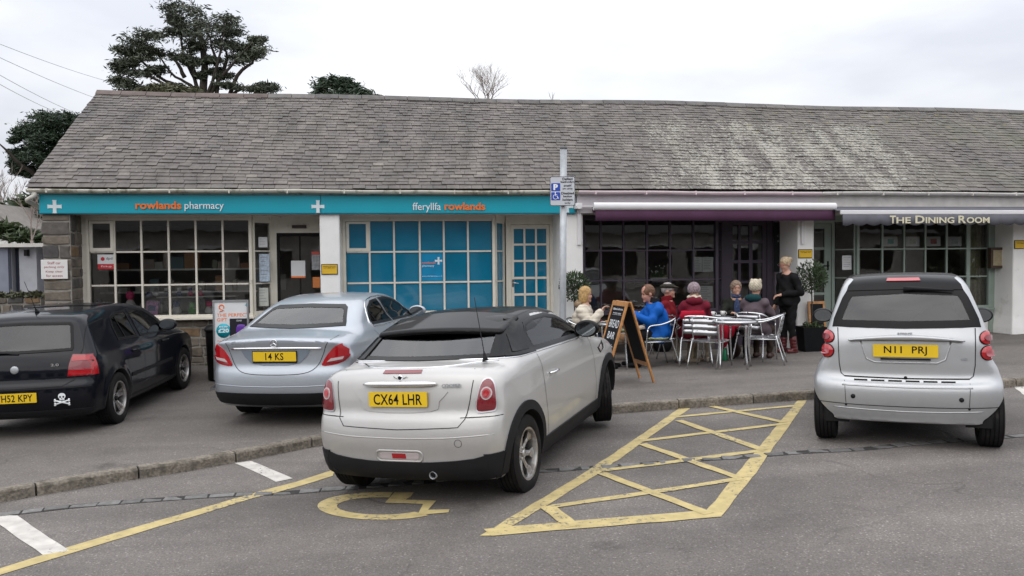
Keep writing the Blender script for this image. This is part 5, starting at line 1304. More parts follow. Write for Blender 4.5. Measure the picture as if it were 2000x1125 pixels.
# ------------------------------------------------------------------ sign pole with disabled parking plate
YP = 9.35; p = at(1097, 640, YP); g = gz(p.x, YP); ptop = at(1097, 291, YP).z
PO = thing('parking_sign', 'tall grey pole carrying a white disabled badge holders parking sign', 'sign', (p.x, YP, g)); O = Vector((p.x, YP, g))
lean = Matrix.Rotation(.012, 4, 'Y')
MB().tube([(0, 0, -.05), (0, 0, ptop-g)], .038, 20, lean).build('pole', MT['steel'], PO)
MB().tube([(0, 0, ptop-g), (0, 0, ptop-g+.03)], .041, 20, lean).build('cap', mat('dark cap', (.16, .16, .17), .5), PO)
zb_ = at(1097, 402, YP-.05).z-g; zt_ = at(1097, 345, YP-.05).z-g; xl = at(1074, 374, YP-.05).x-O.x; xr = at(1123, 374, YP-.05).x-O.x
W_, H_ = xr-xl, zt_-zb_
pl = MB().prism(rrect(xl, xr, zb_, zt_, .02), 'y', -.062, -.058).build('sign_plate', mat('sign border black', (.02, .02, .025), .5), PO)
MB().prism(rrect(xl+.006, xr-.006, zb_+.006, zt_-.006, .016), 'y', -.0635, -.0625).build('sign_face', mat('sign face pale', (.55, .57, .62), .45, var=.03), pl)
sblue = mat('sign blue', (.015, .06, .38), .4)
sq = .36*W_
for z0_ in (zb_+H_*.50, zb_+H_*.19):
    MB().prism(rrect(xl+W_*.05, xl+W_*.05+sq, z0_, z0_+sq*.88, .008), 'y', -.0650, -.0640).build('blue_panel', sblue, pl)
text('lettering', 'P', MT['white_letter'], pl, (xl+W_*.05+sq/2, -.0655, zb_+H_*.50+sq*.12), width=sq*.5, height=sq*.66, depth=.001, bold=.05)
# wheelchair emblem
cx, cz = xl+W_*.05+sq*.47, zb_+H_*.19+sq*.36; r = sq*.25
mb = MB(); arcp = [(cx+r*math.cos(a), -.0662, cz+r*math.sin(a)) for a in [math.radians(q) for q in range(110, 361, 14)]]; mb.tube(arcp, sq*.035, 5)
mb.tube([(cx-.02*sq, -.0662, cz+sq*.42), (cx, -.0662, cz+sq*.1), (cx+sq*.2, -.0662, cz+sq*.1), (cx+sq*.32, -.0662, cz-sq*.2), (cx+sq*.38, -.0662, cz-sq*.18)], sq*.04, 5); mb.tube([(cx, -.0662, cz+sq*.26), (cx+sq*.2, -.0662, cz+sq*.26)], sq*.03, 5)
mb.lathe([(0, -.001), (sq*.06, -.001), (sq*.06, .001), (0, .001)], 12, 'y', Matrix.Translation((cx-.02*sq, -.0662, cz+sq*.48))); mb.build('wheelchair_emblem', MT['white_letter'], pl)
tx = xl+W_*.70
for s_, zz_, ww in (('Deiliaid', .875, .40), ('bathodyn', .765, .54), ('anabl', .655, .30), ('yn unig', .54, .40), ('Disabled', .385, .50), ('badge', .27, .34), ('holders', .165, .40), ('only', .05, .24)):
    text('lettering', s_, MT['ink'], pl, (tx, -.0648, zb_+H_*zz_), width=W_*ww, height=H_*(.085 if s_[0] in 'DdbhH' else .075), depth=.0008, bold=.02)
mb = MB(); mb.tube([(0, 0, zt_-.06), (0, 0, zt_-.03)], .044, 16); mb.tube([(0, 0, zb_+.03), (0, 0, zb_+.06)], .044, 16); mb.box(-.03, .03, -.058, -.03, zt_-.06, zt_-.03); mb.box(-.03, .03, -.058, -.03, zb_+.03, zb_+.06); mb.build('clip', MT['steel'], PO)

# ------------------------------------------------------------------ pharmacy A-board and bin
YA = 12.6; a = at(417, 700, YA); b = at(486, 700, YA); zt_ = at(450, 586, YA).z; g = gz(a.x, YA); O = Vector((a.x, YA, g))
AB = thing('promotion_board', 'white upright pharmacy promotion board reading the perfect gift in front of the clear window', 'sign board', tuple(O), .05)
w_ = b.x-a.x; h = zt_-g
mb = MB(); mb.box(0, w_, 0, .05, .12, .16); mb.box(0, w_, 0, .05, h-.03, h); mb.box(0, .025, 0, .05, .16, h-.03); mb.box(w_-.025, w_, 0, .05, .16, h-.03); mb.box(.05, .1, .01, .04, 0, .12); mb.box(w_-.1, w_-.05, .01, .04, 0, .12); mb.box(0, w_, -.2, .25, -.01, .02); mb.build('frame', MT['alu_sheet'], AB)
MB().box(.025, w_-.025, .012, .04, .16, h-.03).build('poster', MT['paper'], AB)
def T_(s_, px, pyb, pyt, wpx, m, bold=.01, par=AB):
    q = at(px, pyb, YA); q2 = at(px+wpx, pyt, YA); text('lettering', s_, m, par, (q.x-O.x, .0115, q.z-g), width=q2.x-q.x, height=at(px, pyt, YA).z-q.z, depth=.001, bold=bold, align='LEFT')
T_('THE PERFECT', 423, 619, 612.5, 62, MT['orange']); T_('GIFT', 423, 628, 621.5, 20, MT['orange'])
c = at(436, 646, YA); r = 14*YA/1600
MB().lathe([(0, -.002), (r, -.002), (r, .0)], 28, 'y', Matrix.Translation((c.x-O.x, .011, c.z-g))).build('price_disc', MT['teal'], AB)
q = at(424, 650, YA); text('lettering', '£20', MT['white_letter'], AB, (c.x-O.x, .0085, q.z-g), width=r*1.5, height=r*.55, depth=.001, bold=.04)
text('lettering', 'save over', MT['white_letter'], AB, (c.x-O.x, .0085, q.z-g+r*.72), width=r*1.2, height=r*.2, depth=.001, bold=.02)
p0 = at(449, 690, YA); p1 = at(486, 622, YA); MB().box(p0.x-O.x, w_-.026, .009, .0118, p0.z-g, p1.z-g).build('product_picture', mat('dark advert', (.012, .01, .02), .4), AB)
q = at(470, 645, YA); MB().lathe([(0, .09), (.05, .085), (.075, .04), (.08, -.03), (.06, -.08), (0, -.09)], 18, 'z', Matrix.Translation((q.x-O.x+.0, .009, q.z-g)) @ Matrix.Scale(.06, 4, (0, 1, 0))).build('product_print', mat('violet print', (.12, .03, .32), .4), AB)
q = at(461, 628, YA); text('lettering', 'OLAY', MT['white_letter'], AB, (q.x-O.x+.04, .0085, q.z-g), width=.08, height=.025, depth=.001)
mb = MB(); q = at(432, 600, YA)
mb.tube([(q.x-O.x+.035*math.cos(t), .0105, q.z-g+.035*math.sin(t)) for t in [math.radians(k) for k in range(-30, 215, 15)]], .009, 5); mb.tube([(q.x-O.x-.03, .0105, q.z-g-.02), (q.x-O.x+.03, .0105, q.z-g-.05), (q.x-O.x-.03, .0105, q.z-g-.07)], .009, 5); mb.build('ribbon_emblem', MT['orange'], AB)
q = at(484, 596, YA); cross(q.x-O.x-.03, q.z-g, .05, AB, .0108, MT['teal'], .002)
T_('from only', 424, 668, 665, 22, MT['orange']); T_('£29.99', 424, 678, 671, 26, MT['orange'])
p = at(411, 660, 13.1); g = gz(p.x, 13.1); bi = thing('litter_bin', 'black litter bin half hidden behind the pharmacy promotion board', 'bin', (p.x+.12, 13.1, g))
hb = at(411, 632, 13.1).z-g
MB().lathe([(0, 0), (.16, 0), (.19, hb-.12), (.2, hb-.1)], 20).build('bin_body', MT['black'], bi); MB().lathe([(.205, hb-.12), (.21, hb-.08), (.17, hb-.02), (0, hb)], 20).build('lid', MT['black'], bi)
# ------------------------------------------------------------------ cars
def paint(name, col, metal=.6, rough=.34, dirt=.25, coat=.8):
    m, N, L, P = newmat(name)
    t = N.new('ShaderNodeTexCoord'); v = t.outputs['Object']
    P.inputs['Metallic'].default_value = metal; P.inputs['Specular IOR Level'].default_value = .5 if metal else .03; P.inputs['Roughness'].default_value = rough; P.inputs['Coat Weight'].default_value = coat; P.inputs['Coat Roughness'].default_value = .05
    n = N.new('ShaderNodeTexNoise'); n.inputs['Scale'].default_value = 5; n.inputs['Detail'].default_value = 7; n.inputs['Roughness'].default_value = .65; L.new(v, n.inputs['Vector'])
    sep = N.new('ShaderNodeSeparateXYZ'); L.new(v, sep.inputs[0])
    h = N.new('ShaderNodeMapRange'); h.inputs[1].default_value = .15; h.inputs[2].default_value = .62; h.inputs[3].default_value = 1; h.inputs[4].default_value = .12; L.new(sep.outputs[2], h.inputs[0])
    r = N.new('ShaderNodeMapRange'); r.inputs[1].default_value = .38; r.inputs[2].default_value = .72; L.new(n.outputs[0], r.inputs[0])
    mu = N.new('ShaderNodeMath'); mu.operation = 'MULTIPLY'; L.new(h.outputs[0], mu.inputs[0]); L.new(r.outputs[0], mu.inputs[1])
    m2 = N.new('ShaderNodeMath'); m2.operation = 'MULTIPLY'; L.new(mu.outputs[0], m2.inputs[0]); m2.inputs[1].default_value = dirt
    mx = N.new('ShaderNodeMix'); mx.data_type = 'RGBA'; L.new(m2.outputs[0], mx.inputs[0]); mx.inputs[6].default_value = (*col, 1); mx.inputs[7].default_value = (.13, .11, .09, 1); L.new(mx.outputs[2], P.inputs['Base Color'])
    rr = N.new('ShaderNodeMapRange'); rr.inputs[3].default_value = rough; rr.inputs[4].default_value = .8; L.new(m2.outputs[0], rr.inputs[0]); L.new(rr.outputs[0], P.inputs['Roughness'])
    cc = N.new('ShaderNodeMapRange'); cc.inputs[3].default_value = coat; cc.inputs[4].default_value = .0; cc.inputs[2].default_value = .3; L.new(m2.outputs[0], cc.inputs[0]); L.new(cc.outputs[0], P.inputs['Coat Weight'])
    return m
def lampmat(name, col, rough=.08):
    m, N, L, P = newmat(name); P.inputs['Base Color'].default_value = (*col, 1); P.inputs['Roughness'].default_value = rough; P.inputs['Coat Weight'].default_value = 1; P.inputs['Coat Roughness'].default_value = .02
    t = N.new('ShaderNodeTexCoord'); w_ = N.new('ShaderNodeTexWave'); w_.inputs['Scale'].default_value = 28; w_.bands_direction = 'Z'; L.new(t.outputs['Object'], w_.inputs['Vector'])
    mx = N.new('ShaderNodeMix'); mx.data_type = 'RGBA'; mx.inputs[6].default_value = (*[c*.78 for c in col], 1); mx.inputs[7].default_value = (*[min(1, c*1.12) for c in col], 1); L.new(w_.outputs['Fac'], mx.inputs[0]); L.new(mx.outputs[2], P.inputs['Base Color']); return m
MT['car_glass'] = glass('car glass', (.44, .53, .55), 2.1)
MT['car_glass_deep'] = glass('deep tinted car glass', (.30, .38, .41), 1.85)
MT['car_glass_side'] = glass('car side glass', (.30, .36, .35), 1.6)
MT['frit'] = mat('black glass edge', (.006, .006, .007), .3, coat=0, spec=.2)
MT['trim'] = mat('black plastic trim', (.014, .014, .016), .6, spec=.2, var=.15, bump=.08, bs=120)
MT['gap'] = mat('panel gap', (.006, .006, .006), .9)
MT['red_lens'] = lampmat('red lamp lens', (.42, .006, .012))
MT['dark_red_lens'] = lampmat('deep red lamp lens', (.20, .012, .02))
MT['pink_lens'] = lampmat('pale red lens', (.45, .10, .12))
MT['clear_lens'] = lampmat('clear lamp lens', (.55, .48, .48))
MT['cabin'] = mat('car cabin', (.05, .05, .05), .85, spec=.2)
MT['seat'] = mat('seat fabric', (.05, .05, .052), .9)
MT['rim'] = mat('silver alloy', (.55, .54, .53), .33, metal=.85, var=.15, vs=9, dirt=((.16, .12, .09), 9, .5, .6))
MT['arch_dark'] = mat('wheel arch liner', (.008, .008, .008), .95)

class Car:
    def __init__(s, name, label, prof, W, inset, wb, ro, r, wt, plan=(.10, .10), crown=.04, k=.09, paintm=None, kb=None, h=.02, zf=.95, track=None, belt=.95, extra=None):
        """prof: closed side outline (y,z); W: plan half width table; inset: (z, inset) table"""
        s.T = thing(name, label, 'car'); s.wb, s.ro, s.r = wb, ro, r; s.Lc = max(p[0] for p in prof); s.paint = paintm
        pts = sp2(prof, 5); lo = (-.35, -.2); hi = (s.Lc+.35, 1.9); s.tab = Table2D(pts, lo, hi, .012, 1)
        Wy, Wv = zip(*W); iz, iv = zip(*inset); Lc = s.Lc; cr, cf = plan; Wm = max(Wv)
        fine_y = np.linspace(-.3, Lc+.3, 400); Wf = np.interp(fine_y, Wy, Wv); ker = np.hanning(31); ker /= ker.sum(); Wf = np.convolve(np.pad(Wf, 15, 'edge'), ker, 'valid')
        fine_z = np.linspace(-.2, 1.9, 300); If = np.interp(fine_z, iz, iv); kz = np.hanning(13); kz /= kz.sum(); If = np.convolve(np.pad(If, 6, 'edge'), kz, 'valid')
        s.extra = extra
        def f(P):
            x, y, z = np.abs(P[:, 0]), P[:, 1], P[:, 2]
            q = (x/Wm)
            wr = np.clip(1-y/(Lc*.42), 0, 1)**.8; wf = np.clip((y-Lc*.58)/(Lc*.42), 0, 1)**.8
            ys = y-cr*wr*(.35*q**2+.65*q**4)+cf*wf*(.35*q**2+.65*q**4)
            zc = np.clip((z-.6)/.5, 0, 1); zs = z+crown*q**2*zc
            d1 = s.tab(ys, zs); hw = np.interp(y, fine_y, Wf)-np.interp(z, fine_z, If)
            d2 = (x-hw)*.93
            kk = k if kb is None else k+(kb-k)*np.clip((z-belt+.1)/.2, 0, 1)
            d = smax(d1, d2, kk)
            if s.extra is not None: d = s.extra(d, x, y, z)
            return d
        s.f = f
        # shell: hollow above the belt
        def fs(P):
            d = f(P); z = P[:, 2]; inner = np.maximum(-(d+.045), 0*z-1)
            cav = np.maximum(d+.045, zf-z)          # cavity region: deep enough and above floor
            return np.maximum(d, -cav)
        v, q = sdf_mesh(fs, (-Wm-.08, -.12, .02), (Wm+.08, Lc+.12, 1.62), h)
        s.v, s.q = v, q
        vo, qo = sdf_mesh(f, (-Wm-.08, -.12, .02), (Wm+.08, Lc+.12, 1.62), .035)
        s.bvh = BVHTree.FromPolygons([tuple(p) for p in vo], [tuple(p) for p in qo])
        me = bpy.data.meshes.new('body'); me.from_pydata(v.tolist(), [], q.tolist()); me.update(); me.materials.append(paintm)
        s.body = bpy.data.objects.new('body', me); link(s.body, s.T); s.cuts = []; s.Wm = Wm; s.pw = []
    def surf(s, p, d):
        """first hit on the body surface, refined on the implicit surface"""
        d = Vector(d).normalized(); h = s.bvh.ray_cast(Vector(p), d)
        if h[0] is None: return None, None
        q = np.array(h[0])
        for _ in range(4):
            dist = float(s.f(q[None])[0]); q = q+np.array(d)*dist*.9
        e = 1e-3; n = np.array([s.f((q+np.eye(3)[i]*e)[None])[0]-s.f((q-np.eye(3)[i]*e)[None])[0] for i in range(3)]); n /= np.linalg.norm(n)+1e-9
        return Vector(q), Vector(n)
    def _cast(s, a, b, view, side=1):
        if view == 'rear': p, d = (a, -1.5, b), (0, 1, 0)
        elif view == 'front': p, d = (a, s.Lc+1.5, b), (0, -1, 0)
        elif view == 'side': p, d = (side*2, a, b), (-side, 0, 0)
        else: p, d = (a, b, 2.5), (0, 0, -1)
        return s.bvh.ray_cast(Vector(p), Vector(d))[0], d
    def pjs(s, pts, view, side=1):
        """project many drawn points onto the body at once"""
        hs = [s._cast(p[0], p[1], view, side) for p in pts]; ok = [i for i, h in enumerate(hs) if h[0] is not None]
        out = [(None, None)]*len(hs)
        if not ok: return out
        Q = np.array([hs[i][0] for i in ok]); D = np.array(hs[0][1], float)
        for _ in range(4): Q = Q+D*(s.f(Q)*.9)[:, None]
        e = 1e-3; Nn = np.stack([s.f(Q+np.eye(3)[k]*e)-s.f(Q-np.eye(3)[k]*e) for k in range(3)], 1); Nn /= np.linalg.norm(Nn, axis=1, keepdims=True)+1e-9
        for j, i in enumerate(ok): out[i] = (Vector(Q[j]), Vector(Nn[j]))
        return out
    def pj(s, a, b, view, side=1): return s.pjs([(a, b)], view, side)[0]
    def patch(s, name, poly, view, m, off=.004, th=.014, side=1, step=.05, parent=None, bulge=0, dens=.03):
        """a panel whose outline is drawn in one view and which follows the body surface"""
        pts = []
        n = len(poly)
        for i in range(n):
            p, q = Vector(poly[i]), Vector(poly[(i+1) % n]); k = max(1, int((q-p).length/dens))
            for j in range(k): pts.append(p.lerp(q, j/k))
        nb = len(pts); area = sum(pts[i].x*pts[(i+1) % nb].y-pts[(i+1) % nb].x*pts[i].y for i in range(nb))
        if area < 0: pts.reverse()
        x0, x1 = min(p.x for p in pts), max(p.x for p in pts); z0, z1 = min(p.y for p in pts), max(p.y for p in pts)
        inner = []; A = np.array([[p.x, p.y] for p in pts])
        gx = np.arange(x0+step/2, x1, step); gy = np.arange(z0+step/2, z1, step)
        if len(gx) and len(gy):
            G = np.array([(a, b) for a in gx for b in gy]); sd = poly_sdf(G, A); inner = [Vector(g) for g, d in zip(G, sd) if d < -step*.35]
        r = delaunay_2d_cdt([Vector(p) for p in pts]+inner, [], [list(range(nb))], 1, 1e-5); V2 = r[0]; F = [tuple(f) for f in r[2]]
        P3 = []; N3 = []; sdv = poly_sdf(np.array([[p.x, p.y] for p in V2]), A)
        for (h, nn), dd in zip(s.pjs(V2, view, side), sdv):
            if h is None:
                P3.append(None); N3.append(None); continue
            if (view in ('rear', 'front') and abs(nn.y) < .22) or (view == 'side' and abs(nn.x) < .2): P3.append(None); N3.append(None); continue
            bo = bulge*min(1, max(0, -dd)/.03) if bulge else 0
            P3.append(h+nn*(off+bo)); N3.append(nn)
        F = [f for f in F if all(P3[i] is not None for i in f)]
        ref = {'rear': Vector((0, -1, 0)), 'front': Vector((0, 1, 0)), 'side': Vector((side, 0, 0)), 'top': Vector((0, 0, 1))}[view]
        F2 = []
        for f in F:
            a, b, c = P3[f[0]], P3[f[1]], P3[f[2]]; F2.append(f if (b-a).cross(c-a).dot(ref) > 0 else f[::-1])
        used = sorted(set(i for f in F2 for i in f)); mp = {i: k for k, i in enumerate(used)}; nv = len(used)
        vs = [P3[i] for i in used]+[P3[i]-N3[i]*th for i in used]; fs = [tuple(mp[i] for i in f) for f in F2]; top = len(fs)
        ec = {}
        for f in fs:
            for i in range(len(f)): e = (f[i], f[(i+1) % len(f)]); ec[e] = 1
        side_f = [(b, a, a+nv, b+nv) for (a, b) in ec if (b, a) not in ec]
        me = bpy.data.meshes.new(name); me.from_pydata([tuple(v) for v in vs], [], fs+side_f); me.polygons.foreach_set('use_smooth', [True]*top+[False]*len(side_f)); me.update()
        me.set_sharp_from_angle(angle=.9)
        if m: me.materials.append(m)
        o = bpy.data.objects.new(name, me); link(o, parent or s.T); return o
    def seam(s, name, line, view, w=.004, m=None, side=1, off=.003, closed=False, parent=None, dens=.04):
        """thin dark gap line following the body"""
        pts = [Vector(p) for p in line]; P = []
        n = len(pts)
        for i in range(n if closed else n-1):
            p, q = pts[i], pts[(i+1) % n]; k = max(1, int((q-p).length/dens))
            for j in range(k): P.append(p.lerp(q, j/k))
        if not closed: P.append(pts[-1])
        L3 = []
        for h, nn in s.pjs(P, view, side):
            if h is not None: L3.append((h+nn*off, nn))
        vs = []; fs = []; m_ = len(L3)
        if m_ < 2: return
        for i in range(m_):
            t = (L3[(i+1) % m_ if closed else min(i+1, m_-1)][0]-L3[i-1 if (closed or i) else 0][0]).normalized(); b = t.cross(L3[i][1]).normalized()*w/2; vs += [L3[i][0]+b, L3[i][0]-b]
        for i in range(m_ if closed else m_-1):
            j = (i+1) % m_; fs.append((2*i, 2*i+1, 2*j+1, 2*j))
        ref = L3[0][1]; a, b, c = vs[fs[0][0]], vs[fs[0][1]], vs[fs[0][2]]
        if (b-a).cross(c-a).dot(ref) < 0: fs = [f[::-1] for f in fs]
        mb = MB(); mb.add(vs, fs, True); return mb.build(name, m or MT['gap'], parent or s.T)
    def strip(s, name, line, view, r, m, side=1, closed=False, off=.0, parent=None, dens=.05):
        """raised round bead following the body"""
        pts = [Vector(p) for p in line]; P = []; n = len(pts)
        for i in range(n if closed else n-1):
            p, q = pts[i], pts[(i+1) % n]; k = max(1, int((q-p).length/dens))
            for j in range(k): P.append(p.lerp(q, j/k))
        if not closed: P.append(pts[-1])
        L3 = s.pjs(P, view, side); L3 = [h+nn*off for h, nn in L3 if h is not None]
        if len(L3) < 3: return
        return MB().tube(L3, r, 8, closed=closed).build(name, m, parent or s.T)
    def newcut(s): m = MB(); s.cuts.append(m); return m
    def hole(s, poly, view, depth=None, side=None):
        pts = poly
        if view == 'rear': s.newcut().prism(pts, 'y', -.6, depth or 1.3)
        if view == 'front': s.newcut().prism(pts, 'y', s.Lc+.6, depth or s.Lc-1.9)
        if view == 'side':
            s.newcut().prism(pts, 'x', s.Wm-.55, s.Wm+.3); s.newcut().prism(pts, 'x', -s.Wm-.3, -s.Wm+.55)
    def window(s, name, poly, view, m=None, border=.03, side=1, hole=True, frit=True, label=None):
        """pane with its own dark border; the opening behind it is cut through the shell"""
        def insetp(pl, d):
            A = np.array(pl); n = len(A); o = []; ar = sum(A[i, 0]*A[(i+1) % n, 1]-A[(i+1) % n, 0]*A[i, 1] for i in range(n)); sg = 1 if ar > 0 else -1
            for i in range(n):
                a, b, c = A[i-1], A[i], A[(i+1) % n]; e1 = (b-a)/(np.linalg.norm(b-a)+1e-9); e2 = (c-b)/(np.linalg.norm(c-b)+1e-9); n1 = np.array([-e1[1], e1[0]])*sg; n2 = np.array([-e2[1], e2[0]])*sg; nn = n1+n2; nn /= np.linalg.norm(nn)+1e-9; o.append(tuple(b+nn*d/max(.4, nn@n1)))
            return o
        inn = insetp(poly, border)
        g = s.patch(name, inn, view, m or MT['car_glass'], off=.002, th=.004, side=side)
        if frit:
            # ring = outer minus inner, built as strips
            nb = len(poly); L_ = []; R4 = 4
            for i in range(nb):
                for j in range(4):
                    t = j/4; L_.append((Vector(poly[i]).lerp(Vector(poly[(i+1) % nb]), t), Vector(inn[i]).lerp(Vector(inn[(i+1) % nb]), t)))
            rows = []
            for r_i in range(R4+1): rows.append(s.pjs([a.lerp(b, r_i/R4) for a, b in L_], view, side))
            keep = [k for k in range(len(L_)) if all(rw_[k][0] is not None for rw_ in rows)]; vs = []; fs = []; k = len(keep); rl = R4+3
            for c in keep:
                vs.append(rows[0][c][0]-rows[0][c][1]*.004)
                for r_i in range(R4+1): vs.append(rows[r_i][c][0]+rows[r_i][c][1]*(.007 if r_i < R4 else .0055))
                vs.append(rows[R4][c][0]-rows[R4][c][1]*.045)
            for i in range(k):
                j = (i+1) % k
                for c in range(rl-1): fs.append((rl*i+c, rl*j+c, rl*j+c+1, rl*i+c+1))
                fs.append((rl*i+rl-1, rl*j+rl-1, rl*j, rl*i))
            mb = MB(); mb.add([tuple(v) for v in vs], fs, False)
            fr = mb.build('seal', MT['frit'], g, auto=.8); 
        if hole:
            hp = insetp(poly, border*.62); s.cut_poly = hp
            if view == 'side':
                x0, x1 = s.Wm-.62, s.Wm+.3
                if side > 0: s.newcut().prism(hp, 'x', x0, x1)
                else: s.newcut().prism(hp, 'x', -x1, -x0)
            else: s.hole(hp, view)
        return g
    def tick(s, m): print(s.T.name, m, round(time.time()-T0, 1))
    def finish(s, wheel_x, arch_r=None, arch_dark=True, cutw=.30):
        R = arch_r or s.r+.045
        for yc in (s.ro, s.ro+s.wb):
            for sd in (-1, 1):
                pts = [(yc+R*math.cos(a), s.r+R*math.sin(a)) for a in [2*PI*i/40 for i in range(40)]]
                x0, x1 = s.Wm-cutw, s.Wm+.3
                s.newcut().prism(pts, 'x', *((x0, x1) if sd > 0 else (-x1, -x0)))
        s.tick('pre'); cs = []
        for cm in s.cuts:
            c = cm.build('cutter', None); cs.append(c)
            md = s.body.modifiers.new('c', 'BOOLEAN'); md.operation = 'DIFFERENCE'; md.object = c; md.solver = 'MANIFOLD'
        bpy.context.view_layer.update(); dg = bpy.context.evaluated_depsgraph_get(); n0 = len(s.body.data.polygons)
        nm = bpy.data.meshes.new_from_object(s.body.evaluated_get(dg)); s.body.modifiers.clear()
        s.tick('post'); print('boolean', s.T.name, n0, '->', len(nm.polygons))
        if len(nm.polygons) > n0*.3: s.body.data = nm
        nf = len(nm.polygons); cc = np.empty(nf*3); nm.polygons.foreach_get('center', cc); inn = s.f(cc.reshape(-1, 3)) < -.018
        nm.materials.clear(); nm.materials.append(s.paint); nm.materials.append(MT['cabin']); nm.polygons.foreach_set('material_index', inn.astype(np.int32))
        nm.polygons.foreach_set('use_smooth', [True]*len(nm.polygons)); nm.set_sharp_from_angle(angle=math.radians(38)); nm.name = 'body'
        for c in cs: bpy.data.objects.remove(c)
        # dark inner liners of the arches, underbody
        for yc in (s.ro, s.ro+s.wb):
            for sd in (-1, 1):
                mb = MB(); n = 20; vs = []; rr = R-.012
                for i in range(n+1):
                    a = -.25+(PI+.5)*i/n
                    for x in (s.Wm-cutw-.02, s.Wm-.075): vs.append((sd*x, yc+rr*math.cos(a), s.r+rr*math.sin(a)))
                mb.add(vs, [(2*i, 2*i+1, 2*i+3, 2*i+2) for i in range(n)], True); mb.build('arch_liner', MT['arch_dark'], s.T)
        MB().box(-s.Wm+.3, s.Wm-.3, .55, s.Lc-.4, .17, .27).build('underbody', MT['arch_dark'], s.T)
    def wheel(s, x, y, style='five', steer=0, rim_r=.2, width=.19, m=None):
        sd = 1 if x > 0 else -1
        e = empty('wheel', (x, y, s.r), 0, s.T); e.rotation_euler = (0, 0, steer+(0 if sd > 0 else PI)); r, w2 = s.r, width/2
        prof = [(rim_r, -w2*.9), (rim_r+.02, -w2), (r-.045, -w2*1.02), (r-.015, -w2*.93)]
        nt_ = 5
        for i in range(nt_):
            a = -w2*.86+2*w2*.86*i/nt_; b = -w2*.86+2*w2*.86*(i+1)/nt_; prof += [(r, a+.002), (r, b-.006), (r-.008, b-.005), (r-.008, b-.001)]
        prof += [(r-.004, w2*.88), (r-.015, w2*.95), (r-.045, w2*1.03), (rim_r+.035, w2*1.04), (rim_r+.012, w2*.98), (rim_r, w2*.86)]
        MB().lathe(prof, 48, 'x', caps=False).build('tyre', MT['rubber'], e, auto=.6)
        rm = m or MT['rim']
        mb = MB(); o = w2*.80
        mb.lathe([(rim_r+.006, -w2*.9), (rim_r-.004, -w2*.2), (rim_r-.012, o-.02), (rim_r-.004, o+.012), (rim_r+.012, o+.016), (rim_r+.014, o+.002), (rim_r+.004, o-.01)], 40, 'x', caps=False)
        mb.lathe([(0, o-.035), (.055, o-.035), (.06, o-.05), (.06, o-.09), (0, o-.09)], 24, 'x')
        def spoke(a, r0, r1, w0, w1, t=.018, dx=.0, dish=.03):
            M = Matrix.Rotation(a, 4, 'X'); n = 6; top = []; 
            for i in range(n+1):
                q = i/n; rr = r0+(r1-r0)*q; w_ = w0+(w1-w0)*q; xx = o-.045+dish*q**1.5+dx
                top += [(xx, -w_, rr), (xx+.008, 0, rr), (xx, w_, rr), (xx-t, w_*.8, rr), (xx-t, -w_*.8, rr)]
            fs = []
            for i in range(n):
                for j in range(5): fs.append((i*5+j, i*5+(j+1) % 5, (i+1)*5+(j+1) % 5, (i+1)*5+j))
            fs += [(0, 1, 2, 3, 4)[::-1], tuple(n*5+j for j in range(5))]
            mb.add(top, [f[::-1] for f in fs], False, M)
        if style == 'mini':
            for k_ in range(7):
                a = 2*PI*k_/7; spoke(a, .045, rim_r-.02, .022, .020, dish=.02)
                spoke(a, rim_r-.06, rim_r-.008, .022, .052, dish=.012, dx=.016)
        elif style == 'split':
            for k_ in range(5):
                a = 2*PI*k_/5; spoke(a-.17, .045, rim_r-.006, .018, .024, dish=.03); spoke(a+.17, .045, rim_r-.006, .018, .024, dish=.03)
        else:
            for k_ in range(10): spoke(2*PI*k_/10, .045, rim_r-.006, .012, .014, dish=.03)
        mb.build('rim', rm, e, auto=.7)
        mb = MB(); mb.lathe([(0, o-.02), (.028, o-.022), (.03, o-.035)], 20, 'x')
        for k_ in range(5):
            a = 2*PI*k_/5+.3; mb.lathe([(0, o-.03), (.008, o-.03), (.009, o-.045)], 6, 'x', Matrix.Translation((0, .042*math.cos(a), .042*math.sin(a))))
        mb.build('hub', MT['trim'] if style != 'mini' else MT['rim'], e)
        MB().lathe([(.0, -.02), (rim_r-.015, -.02), (rim_r-.015, -.03), (0, -.03)], 24, 'x').build('brake_disc', MT['arch_dark'], e)
        return e
    def plate(s, txt, x0, x1, z0, z1, y, tilt=0, holder=False, frac=.83):
        p = empty('number_plate', ((x0+x1)/2, y, (z0+z1)/2), 0, s.T); p.rotation_euler = (tilt, 0, 0); w_, h = (x1-x0)/2, (z1-z0)/2
        if holder: MB().prism(rrect(-w_-.008, w_+.008, -h-.022, h+.008, .006), 'y', -.004, .008).build('plate_holder', MT['trim'], p)
        MB().prism(rrect(-w_, w_, -h, h, .008), 'y', -.008, .0).build('plate', MT['plate_y'], p)
        text('lettering', txt, MT['ink'], p, (0, -.0082, -h*.73), width=w_*2*frac, height=h*1.46, depth=.001, bold=.012, spacing=1.05)
        return p
    def mirror(s, y, z, side, m, w_=.17, h=.11, out=.13, arm=MT['trim'], shell=None, x=None):
        x = x or abs(s.pj(y, z, 'side', side)[0].x); e = empty('door_mirror', (side*(x+out), y, z+.03), 0, s.T)
        def f(P):
            q = P.copy(); return smax(ellipsoid(q, (0, .02, 0), (w_*.62, .085, h*.62)), -(q[:, 1]+.02), .02)
        sdf_object('mirror_shell', f, (-.2, -.12, -.15), (.2, .16, .15), .01, shell or m, e)
        MB().prism([(w_*.5*math.cos(a), h*.5*math.sin(a)) for a in [2*PI*i/24 for i in range(24)]], 'y', -.025, -.02).build('mirror_glass', MT['mirror'], e)
        MB().tube([(-side*(out+.03), .02, -.05), (-side*.06, .01, -.03)], [.028, .022], 8).build('mirror_arm', arm, e)
        return e
